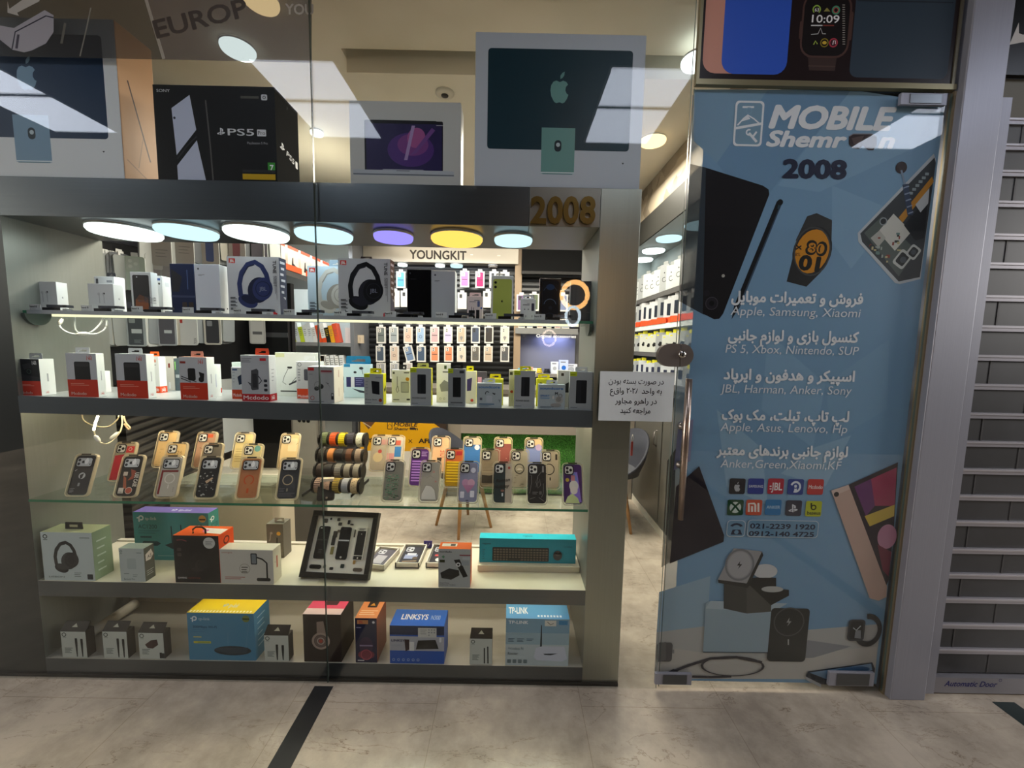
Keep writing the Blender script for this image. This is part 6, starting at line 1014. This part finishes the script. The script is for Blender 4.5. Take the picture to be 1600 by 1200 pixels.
f.p([(1404, 340), (1456, 276), (1459, 284), (1410, 348)], '#c98a2e'); f.p([(1412, 352), (1450, 308), (1444, 372), (1430, 376)], '#23262a'); f.p([(1430, 320), (1452, 294), (1450, 318), (1438, 332)], '#c9ccd0'); f.e(1380, 346, 6, m='#2a2c30'); f.ring(1380, 346, 6, 1.5, '#9aa0a6')
random.seed(5)
for _ in range(26):
    x = random.uniform(1352, 1404); y = min(372-(x-1352)*.2+random.uniform(0, 44), 369+(x-1341)*1.1-6); f.rr(x, y, x+random.uniform(2, 7), y+random.uniform(2, 5), .6, random.choice(['#a9b0a8', '#2f3a38', '#6f8a86', '#c9b98a', '#8f3f32']))
for i in range(6): f.rr(1420+i*5, 300-i*6, 1426+i*5, 304-i*6, .5, '#9aa5a8')
f.e(1408, 262, 9, m='#3a2a2c'); f.l([(1408, 266), (1414, 290)], 3, '#8a9ab0'); f.l([(1414, 288), (1422, 336)], 9, '#3a4660'); [f.l([(1411+i*1.9, 294+i*10), (1420+i*1.6, 291+i*10)], 2, '#8f9cb4') for i in range(5)]; f.l([(1422, 336), (1429, 366)], 2.4, '#23262c')
# lettering
WT = '#f4f4f8'; DK = '#2d3046'
f.rr(1147, 160, 1192, 227, 6, WT); f.rr(1150, 163, 1189, 224, 5, '#86a5bc'); f.l([(1147, 201), (1192, 193)], 4, WT); f.r(1160, 166, 1178, 169, WT); f.l([(1152, 196), (1162, 185), (1168, 180), (1178, 186), (1187, 194)], 2.2, WT); f.p([(1158, 190), (1168, 180), (1172, 186), (1166, 188)], WT); f.ring(1170, 173, 5, 1, '#8fb0c8'); f.l([(1170, 208), (1182, 222)], 4, WT); f.ring(1170, 207, 5, 2.2, WT, 30, 300); f.l([(1182, 206), (1176, 214)], 3, WT)
f.t('MOBILE', 1200, 199, 33, WT, w=198, b=.055, sh=.22); f.t('Shemr', 1196, 228, 23, WT, w=126, b=.05, sh=.22); f.t('n', 1371, 231, 23, WT, w=26, b=.05, sh=.22)
f.p([(1326, 214), (1332, 209), (1362, 209), (1369, 214), (1369, 228), (1364, 235), (1356, 235), (1348, 228), (1341, 233), (1332, 232), (1326, 226)], '#3a2a2c'); f.l([(1327, 213), (1333, 209.5), (1362, 209.5), (1368, 213)], 1.4, '#8f8a90'); f.p([(1330, 216), (1350, 212), (1344, 224), (1334, 226)], '#5d4a48')
f.t('2008', 1221, 277, 27, DK, w=101, b=.06)
for s_, py, px0, px1, h_ in (('فروش و تعمیرات موبایل', 471, 1142, 1348, 22), ('کنسول بازی و لوازم جانبی', 531, 1137, 1341, 22), ('اسپیکر و هدفون و ایرپاد', 592, 1130, 1335, 22), ('لپ تاپ، تبلت، مک بوک', 655, 1127, 1326, 22), ('لوازم جانبی برندهای معتبر', 710, 1119, 1324, 22)): f.t(fa(s_), px0, py, 16, WT, w=px1-px0, b=.045)
for s_, py, px0, px1 in (('Apple, Samsung, Xiaomi', 492, 1141, 1344), ('PS 5, Xbox, Nintendo, SUP', 551, 1133, 1341), ('JBL, Harman, Anker, Sony', 613, 1125, 1330), ('Apple, Asus, Lenovo, Hp', 673, 1125, 1323), ('Anker,Green,Xiaomi,KF', 730, 1125, 1314)): f.t(s_, px0, py, 13, '#eceef4', w=px1-px0, b=-.012, sh=.1)
# brand tiles
for i, (c, x, y) in enumerate((('#26242a', 1139, 747), ('#2f3f94', 1168, 747), ('#b8233c', 1199, 747), ('#2f4490', 1230, 748), ('#c63a3a', 1261, 748), ('#1f4a2e', 1136, 780), ('#d1563a', 1165, 780), ('#2f7ab5', 1195, 780), ('#3c3a48', 1227, 781), ('#bdc22e', 1258, 782))):
    f.rr(x, y, x+25, y+25, 3, c); cx, cy = x+12.5, y+12.5
    if i == 0: apple(f, cx, cy+1, 9, '#b9b9bd')
    elif i == 1: f.t('SAMSUNG', cx, cy+2, 4, '#e6e8f0', 'c', w=22, b=.02)
    elif i == 2: f.t('JBL', cx+1, cy+6, 12, '#f0e6e8', 'c', w=17, b=.03); f.r(x+3, cy-1, x+6, cy+1, '#f0e6e8'); f.r(x+3, cy+3, x+6, cy+5, '#f0e6e8')
    elif i == 3: f.ring(cx, cy, 8.5, 3, '#e6eaf4', -160, 110, 1.1); f.r(cx-2, cy-4, cx+2, cy+8, '#e6eaf4'); f.ring(cx, cy-1, 4, 1.6, '#2f4490')
    elif i == 4: f.t('Mcdodo', cx, cy+3, 6, '#f4e6e4', 'c', w=22, b=.02)
    elif i == 5: f.e(cx, cy, 9, 9, '#d5dfd8'); f.l([(cx-6, cy-7), (cx, cy-2), (cx+7, cy+7)], 3, '#1f4a2e'); f.l([(cx+6, cy-7), (cx, cy-2), (cx-7, cy+7)], 3, '#1f4a2e')
    elif i == 6: f.l([(cx-8, cy+7), (cx-8, cy-6), (cx+1, cy-6), (cx+2, cy-4), (cx+2, cy+7)], 3, '#f4e9e2'); f.l([(cx-3, cy-2), (cx-3, cy+7)], 3, '#f4e9e2'); f.l([(cx+7, cy-7), (cx+7, cy+7)], 3, '#f4e9e2')
    elif i == 7: f.t('ANKER', cx, cy+2, 5, '#cfe2f0', 'c', w=21)
    elif i == 8: psmark(f, cx-1, cy, 12, '#e2e2e8')
    else: f.ring(cx, cy-2, 4.5, 2, '#2a2c12'); f.l([(cx-3.5, cy-9), (cx-3.5, cy-2)], 2.4, '#2a2c12'); f.t('baseus', cx, cy+9, 5.5, '#2a2c12', 'c', w=21, b=.03)
for a_ in ((1135, 812, 1164, 839), (1167, 812, 1278, 840)): f.rr(*a_, 6, '#c9d2dc'); f.rr(a_[0]+1, a_[1]+1, a_[2]-1, a_[3]-1, 5.4, '#7398b5')
f.t('021-2239 1920', 1171, 825, 8, DK, w=102, b=.035); f.t('0912-140 4725', 1169, 836.5, 7.6, DK, w=102, b=.035)
f.ring(1150, 824, 10.5, 4.5, DK, 200, 340, .7); f.p([(1141, 835), (1144, 827), (1156, 827), (1159, 835)], DK); f.e(1150, 831, 3.4, m='#7398b5')
# keyboard tablet lower left, pink tablet right
f.p([(1042, 720), (1056, 700), (1050, 875), (1033, 886)], 'perf_black'); f.p([(1056, 760), (1092, 728), (1131, 836), (1130, 846), (1046, 880)], '#26202a'); f.p([(1060, 660), (1083, 655), (1078, 720), (1052, 735)], '#8b8aa8')
f.p([(1298, 766), (1325, 757), (1385, 915), (1384, 932), (1372, 938), (1358, 934)], '#c9a99c'); f.p([(1298, 766), (1325, 757), (1327, 764), (1301, 775)], '#d9bfb4'); f.e(1306, 772, 4, m='#2f2a2a'); f.p([(1325, 757), (1402, 722), (1396, 820), (1388, 905), (1384, 914)], '#2a1c2a')
f.p([(1334, 760), (1360, 748), (1366, 790), (1352, 806)], '#6a2f6c'); f.p([(1360, 748), (1400, 730), (1397, 790), (1366, 790)], '#a8325c'); f.p([(1350, 806), (1397, 788), (1396, 806), (1358, 822)], '#d8b84e'); f.e(1385, 838, 15, 20, '#c98aa8'); f.p([(1370, 850), (1392, 862), (1387, 900), (1378, 890)], '#7a2440')
# charger still life
f.p([(1102, 942), (1110, 938), (1206, 952), (1200, 1018), (1098, 1018)], '#9db0bd'); f.p([(1110, 938), (1230, 942), (1206, 956), (1102, 950)], '#b3c2cc'); f.l([(1098, 1018), (1200, 1019)], 1.4, '#4a5560')
f.p([(1131, 905), (1206, 900), (1204, 955), (1166, 958), (1130, 950)], '#4b4a47'); f.p([(1166, 910), (1206, 900), (1204, 955), (1166, 958)], '#5a5853'); f.e(1195, 892, 19, 12, '#cfcfd2'); f.p([(1170, 902), (1212, 902), (1212, 916), (1196, 918), (1166, 914)], '#2f2e2c')
f.p([(1121, 905), (1146, 856), (1190, 861), (1166, 911)], '#a2a0a2'); f.p([(1190, 861), (1192, 867), (1168, 918), (1122, 910), (1121, 905), (1166, 911)], '#3a3836'); f.ring(1155, 882, 23, 3, '#7f8084', ky=1.15); f.e(1155, 882, 18, 21, '#b0aeb2'); f.p([(1156, 876), (1151, 883), (1155, 883), (1152, 889), (1159, 881), (1155, 881)], '#3a3836')
f.p([(1172, 915), (1232, 921), (1232, 930), (1204, 945)], '#33322f'); f.e(1206, 920, 17, 5, '#bdbdbb'); f.rr(1201, 947, 1261, 1036, 6, '#3b3b38'); f.ring(1232, 971, 24, 2, '#5a5a58', ky=1.0); f.p([(1233, 964), (1228, 972), (1232, 972), (1229, 978), (1236, 970), (1232, 970)], '#a9a9a6'); f.l([(1231, 998), (1231, 1007)], 2, '#b5b5b2')
f.rr(1026, 1002, 1050, 1034, 5, '#5f5d5d'); f.p([(1026, 1006), (1040, 1002), (1040, 1030), (1026, 1034)], '#747272'); f.r(1050, 1014, 1053, 1020, '#8a8a8a')
f.ring(1144, 1040, 50, 4, '#4a4649', ky=.34); f.l([(1190, 1034), (1150, 1026), (1110, 1028), (1072, 1040), (1046, 1050)], 4, '#4a4649'); f.l([(1142, 1056), (1110, 1057), (1078, 1056)], 3.5, '#4a4649'); f.p([(1052, 1044), (1060, 1048), (1044, 1054), (1040, 1051)], '#3a3639')
f.ring(1355, 984, 22, 7, '#26282c', -100, 160, 1.25); f.rr(1324, 966, 1350, 1002, 6, '#3a3d42'); f.rr(1327, 969, 1347, 999, 5, '#15181c'); f.l([(1332, 980), (1337, 984), (1344, 977)], 1.4, '#c9cdd2'); f.p([(1334, 996), (1336, 984), (1344, 984), (1344, 997)], '#8a8d92')
f.p([(1258, 1056), (1262, 1048), (1362, 1034), (1366, 1044), (1364, 1068), (1280, 1068)], '#1b2736'); f.p([(1264, 1050), (1360, 1036), (1362, 1046), (1290, 1060)], '#7e9fc0'); f.e(1330, 1047, 28, 7, '#3f6a94', rot=-.12); f.p([(1258, 1056), (1282, 1068), (1282, 1073), (1260, 1062)], '#b9bcc2')
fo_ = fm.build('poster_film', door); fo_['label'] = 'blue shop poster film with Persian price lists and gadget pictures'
# metal fittings
for a_, b_, nm_ in (((1024, 1052), (1080, 1070), 'patch_fitting'), ((1296, 1050), (1364, 1072), 'patch_fitting'), ((1408, 145), (1478, 165), 'patch_fitting')):
    p, q = at(*a_, 1.47), at(*b_, 1.47); MB().box(p.x, 1.468, q.z, q.x, 1.4795, p.z, 'alu' if nm_ else '').box(p.x+.03, 1.466, q.z+.004, q.x-.02, 1.468, p.z-.004, 'steel_h').build(nm_, door, bevel=.001)
lk = MB(); c = at(1053, 555, 1.47)
def stad(x0, x1, r, left):
    P = [(x1, r), (x0, r)] if 0 else []
    a = range(90, 271, 15) if left else range(-90, 91, 15); cx = x0+r if left else x1-r; P = [(cx+r*cos(radians(t)), r*sin(radians(t))) for t in a]
    P += [(x1, -r), (x1, r)] if left else [(x0, r), (x0, -r)]; return P
r_ = .042; lx0, lx1 = at(1026, 555, 1.47).x, at(1081, 555, 1.47).x; zc = c.z
def plate(mb, x0, x1, left, y0, y1): mb.prism([(u, zc+v) for u, v in stad(x0, x1, r_, left)], lambda u, v, d: (u, d, v), y0, y1, 'chrome')
m = MB(); plate(m, lx0, .6165, True, 1.455, 1.4795); kp = m.build('lock_keeper', None, bevel=.003); tag(kp, 'rounded bronze-grey lock keeper clamped on the fixed pane beside the door', 'lock')
m = MB(); plate(m, .6195, lx1, False, 1.455, 1.4795); lo = m.build('lock_case', door, bevel=.003)
p = at(1066, 554, 1.452); m = MB(); m.lathe([(.0005, 1.447), (.011, 1.447), (.014, 1.451), (.014, 1.4551)], '#b9b4ac:.2:1', (p.x, 0, p.z), 22, 'y'); m.box(p.x-.002, 1.4465, p.z-.007, p.x+.002, 1.4472, p.z+.007, '#141414'); m.build('key_cylinder', lo)
hp1, hp2 = at(1082, 592, 1.44), at(1082, 812, 1.44); hx = hp1.x
hd = MB().tube([(hx-.012, 1.44, hp1.z), (hx-.012, 1.44, (hp1.z+hp2.z)/2), (hx-.012, 1.44, hp2.z)], [.012, .0135, .010], '#a8968a:.28:.9', 14).build('pull_handle', door)
for pyy in (668, 728): zz = at(1076, pyy, 1.46).z; MB().lathe([(.009, 1.44), (.009, 1.468), (.014, 1.47), (.014, 1.4798)], 'chrome', (hx-.012, 0, zz), 14, 'y').build('standoff', hd)
# sticker notice on the fixed pane
pn = MB(); A_, B_ = at(938, 579, 1.478), at(1047, 658, 1.478); zt_, zb2 = 1.288, 1.101; pn.box(A_.x, 1.4788, zb2, .611, 1.4797, zt_, '#d3d9da'); f = pface(pn, 1.4787)
for s_, x0_, x1_, y_ in (('در صورت بسته بودن', 951, 1037, 599), ('به واحد ۲۰۲۸ واقع', 953, 1034, 614), ('در راهرو مجاور', 961, 1026, 630), ('مراجعه کنید', 969, 1016, 645)): f.t(fa(s_), x0_, y_, 8.5, '#26282e', w=x1_-x0_, b=.012)
tag(pn.build('paper_notice', None), 'white paper notice with four lines of Persian writing taped to the glass beside the door', 'notice')

# printed panel above the door
tp = thing('printed_panel', 'dark printed panel above the door showing phones and a smart watch', 'panel', (1.07, 1.47, 2.3)); ivp = Matrix.Translation((-1.07, -1.47, -2.3))
m = MB(); m.box(.632, 1.474, 2.31, 1.51, 1.488, 2.95, '#241b1c:.3'); f = pface(m, 1.474)
f.rr(1104, -120, 1200, 107, 20, '#c08a78'); f.rr(1134, -120, 1238, 108, 20, '#2f55b8'); f.rr(1338, -120, 1494, 114, 12, '#2f3c48'); f.l([(1340, 1), (1490, 4)], 2, '#1f262e')
f.p([(1262, 84), (1308, 86), (1304, 111), (1264, 110)], '#3a2c29'); f.l([(1263, 103), (1305, 104)], 2, '#4a3a35'); f.rr(1252, -6, 1329, 87, 20, '#4a3530'); f.rr(1255, -4, 1326, 84, 18, '#150f10'); f.rr(1326, 20, 1332, 62, 3, '#4a3530'); f.rr(1249, 34, 1254, 60, 2, '#4a3530')
f.t('10:09', 1268, 35, 11, '#e6e6e6', w=43, b=.01); f.ring(1276, 15, 6.5, 1.8, '#8fb04a', 130, 410); f.t('63', 1276, 18, 5, '#e6e6e6', 'c'); f.p([(1287, 18), (1292, 12), (1297, 18)], '#8f8a4a'); f.ring(1306, 16, 6.5, 2.4, '#4a8a6a'); f.ring(1306, 16, 4, 1.2, '#b04a4a'); f.l([(1267, 40), (1285, 40)], 2, '#c9c9c9'); f.l([(1286, 40), (1303, 40)], 2, '#7a3a34'); f.l([(1267, 54), (1278, 53), (1282, 44), (1285, 53), (1290, 53)], 1, '#c9c9c9')
f.l([(1271, 70), (1274, 64), (1277, 69)], 1.6, '#9ab04a'); f.ring(1288, 67, 6.5, 1.4, '#8a7a2a'); f.e(1288, 67, 3.5, 2.4, '#c9a83a'); f.e(1302, 67, 6.8, m='#a83a4a'); f.e(1302, 67, 5, m='#3a1a22'); f.l([(1301, 70), (1302, 64), (1305, 64), (1305, 69)], 1.2, '#e6d6da')
for i in range(18): f.l([(1316, 8+i*3.6), (1320, 8+i*3.6)], 1, '#a9a49c')
m.build('print', tp).matrix_parent_inverse = ivp
m = MB(); m.box(.622, 1.470, 2.292, 1.528, 1.489, 2.31, '#8a8266:.35:.6').box(.622, 1.470, 2.31, .632, 1.489, 2.95, '#8a8266:.35:.6').box(1.51, 1.470, 2.31, 1.52, 1.489, 2.95, '#6f6a5a:.35:.6'); m.build('frame', tp).matrix_parent_inverse = ivp
# brass-edged jamb strip, steel pillar, shutter bay
struct('trim_4', MB().box(1.5285, 1.475, 0, 1.545, 1.495, 2.29, '#8d7f66:.4:.5').box(1.545, 1.48, 0, 1.56, 1.5, 2.95, '#4a4742:.4:.5'))
pl = MB(); pxa, pxb = at(1370, 1080, 1.45).x, at(1421, 1083, 1.45).x; pl.box(1.535, 1.45, 0, 1.672, 1.55, 2.95, 'alu'); struct('wall_pillar', pl, None, 'tall grey aluminium pillar between the glass door and the shutter', .003)
sh = thing('roller_shutter', 'closed grey roller shutter with dark panels and pale rails right of the door', 'shutter', (2.3, 1.5, 0)); ivs = Matrix.Translation((-2.3, -1.5, 0))
gx0, gx1 = 1.678, 1.718
part(MB().box(gx0, 1.462, .02, gx1, 1.52, at(1565, 152, 1.462).z, 'alu'), 'guide_rail', sh, ivs)
part(MB().box(1.672, 1.47, .02, 1.678, 1.52, at(1590, 117, 1.47).z-.002, '#26262a'), 'gap_seal', sh, ivs)
ys = [191, 231, 272, 320, 371, 416, 467, 514, 560, 605, 650, 694, 737, 778, 818, 861, 900, 938, 978, 1017]
zs = [at(1590, y, 1.495).z for y in ys]
for i, z in enumerate(zs):
    part(MB().box(gx1, 1.487, z-.011, 3.6, 1.503, z+.011, '#a3a0a6:.38:.5').box(gx1, 1.484, z+.002, 3.6, 1.488, z+.008, '#b9b6bb:.35:.5'), 'shutter_rail', sh, ivs)
    zn = zs[i+1] if i+1 < len(zs) else .075
    m = MB().box(gx1, 1.496, zn+.011, 3.6, 1.502, z-.011, 'shutter')
    for k in range(7):
        xx = gx1+.09+.31*k+(.155 if i % 2 else 0); m.box(xx-.003, 1.4945, zn+.011, xx+.003, 1.496, z-.011, '#4d4c4c')
    part(m, 'shutter_slat', sh, ivs)
m = MB().box(gx1-.03, 1.48, .008, 3.6, 1.505, .075, '#8b898e:.4:.4'); f = pface(m, 1.4798); f.t('Automatic Door', 1475, 1072, 9, '#23235f', w=83, b=.02, sh=.3); f.ring(1563, 1063, 2.4, .6, '#23235f'); part(m, 'bottom_bar', sh, ivs)
zt2 = at(1590, 150, 1.49).z; zt3 = at(1590, 117, 1.47).z
part(MB().box(1.672, 1.49, zs[0]+.011, 3.6, 1.52, zt3, '#5a564c:.45:.4'), 'shutter_hood', sh, ivs)
sb = MB(); sb.box(1.674, 1.47, zt3, 3.6, 1.489, 2.96, '#08080a:.3'); f = pface(sb, 1.47); f.p([(1577, 70), (1592, 35), (1592, 52), (1598, 54), (1640, 52), (1640, 71), (1598, 66)], '#c9c6c2'); tag(sb.build('sign_board', None), 'black sign board with white shape above the shutter at top right', 'sign')
# dark lobby edge left of the showcase floor line
struct('wall_outer', MB().box(-6, 1.49, 0, -2.6, 1.6, 2.96, '#2a2a2b').box(3.6, 1.49, 0, 6, 1.6, 2.96, '#2a2a2b'))

# corridor ceiling panels (seen as reflections in the glass) and neon rings of the shop opposite
HC = 2.95
for cx_ in (-5.55, -3.31, -1.275, .775, 2.83, 4.9):
    for y0_, y1_ in ((.21, .56), (-.26, .17)):
        t = thing('ceiling_panel', 'square white ceiling light panel of the corridor, reflected in the shop glass', 'ceiling light', (cx_, (y0_+y1_)/2, HC), group='corridor ceiling light panels')
        MB().box(-.236, -(y1_-y0_)/2, -.002, .236, (y1_-y0_)/2, .004, 'panel').build('diffuser', t)
        MB().box(-.25, -(y1_-y0_)/2-.012, .0, .25, (y1_-y0_)/2+.012, .003, '#c9c9c9').build('frame', t)
def ring_lamp(px, py, R, r, k, lab, ky=1, wy=2.25):
    p = at(px, py, 2*GY+wy); t = thing('ring_lamp', lab, 'lamp', (p.x, -wy, p.z)); n = 40
    MB().tube([(R*cos(2*pi*i/n), 0, R*ky*sin(2*pi*i/n)) for i in range(n)], r, k, 8, True).build('neon_tube', t); MB().box(-.01, -.05, -R*.98, .01, -.012, R*.98, '#2a2a2a').build('bracket', t)
ring_lamp(898, 461, .165, .03, 'ringorange', 'orange neon ring on the shop wall opposite, mirrored in the window glass')
ring_lamp(895, 494, .086, .018, 'ringwhite', 'white neon ring on the shop wall opposite, mirrored over the glass shelf', 1.35, 2.12)
ring_lamp(858, 528, .084, .014, 'ringpale', 'pale pink neon ring on the shop wall opposite, mirrored over the niche', 1.2)
SC.view_layers[0].update()
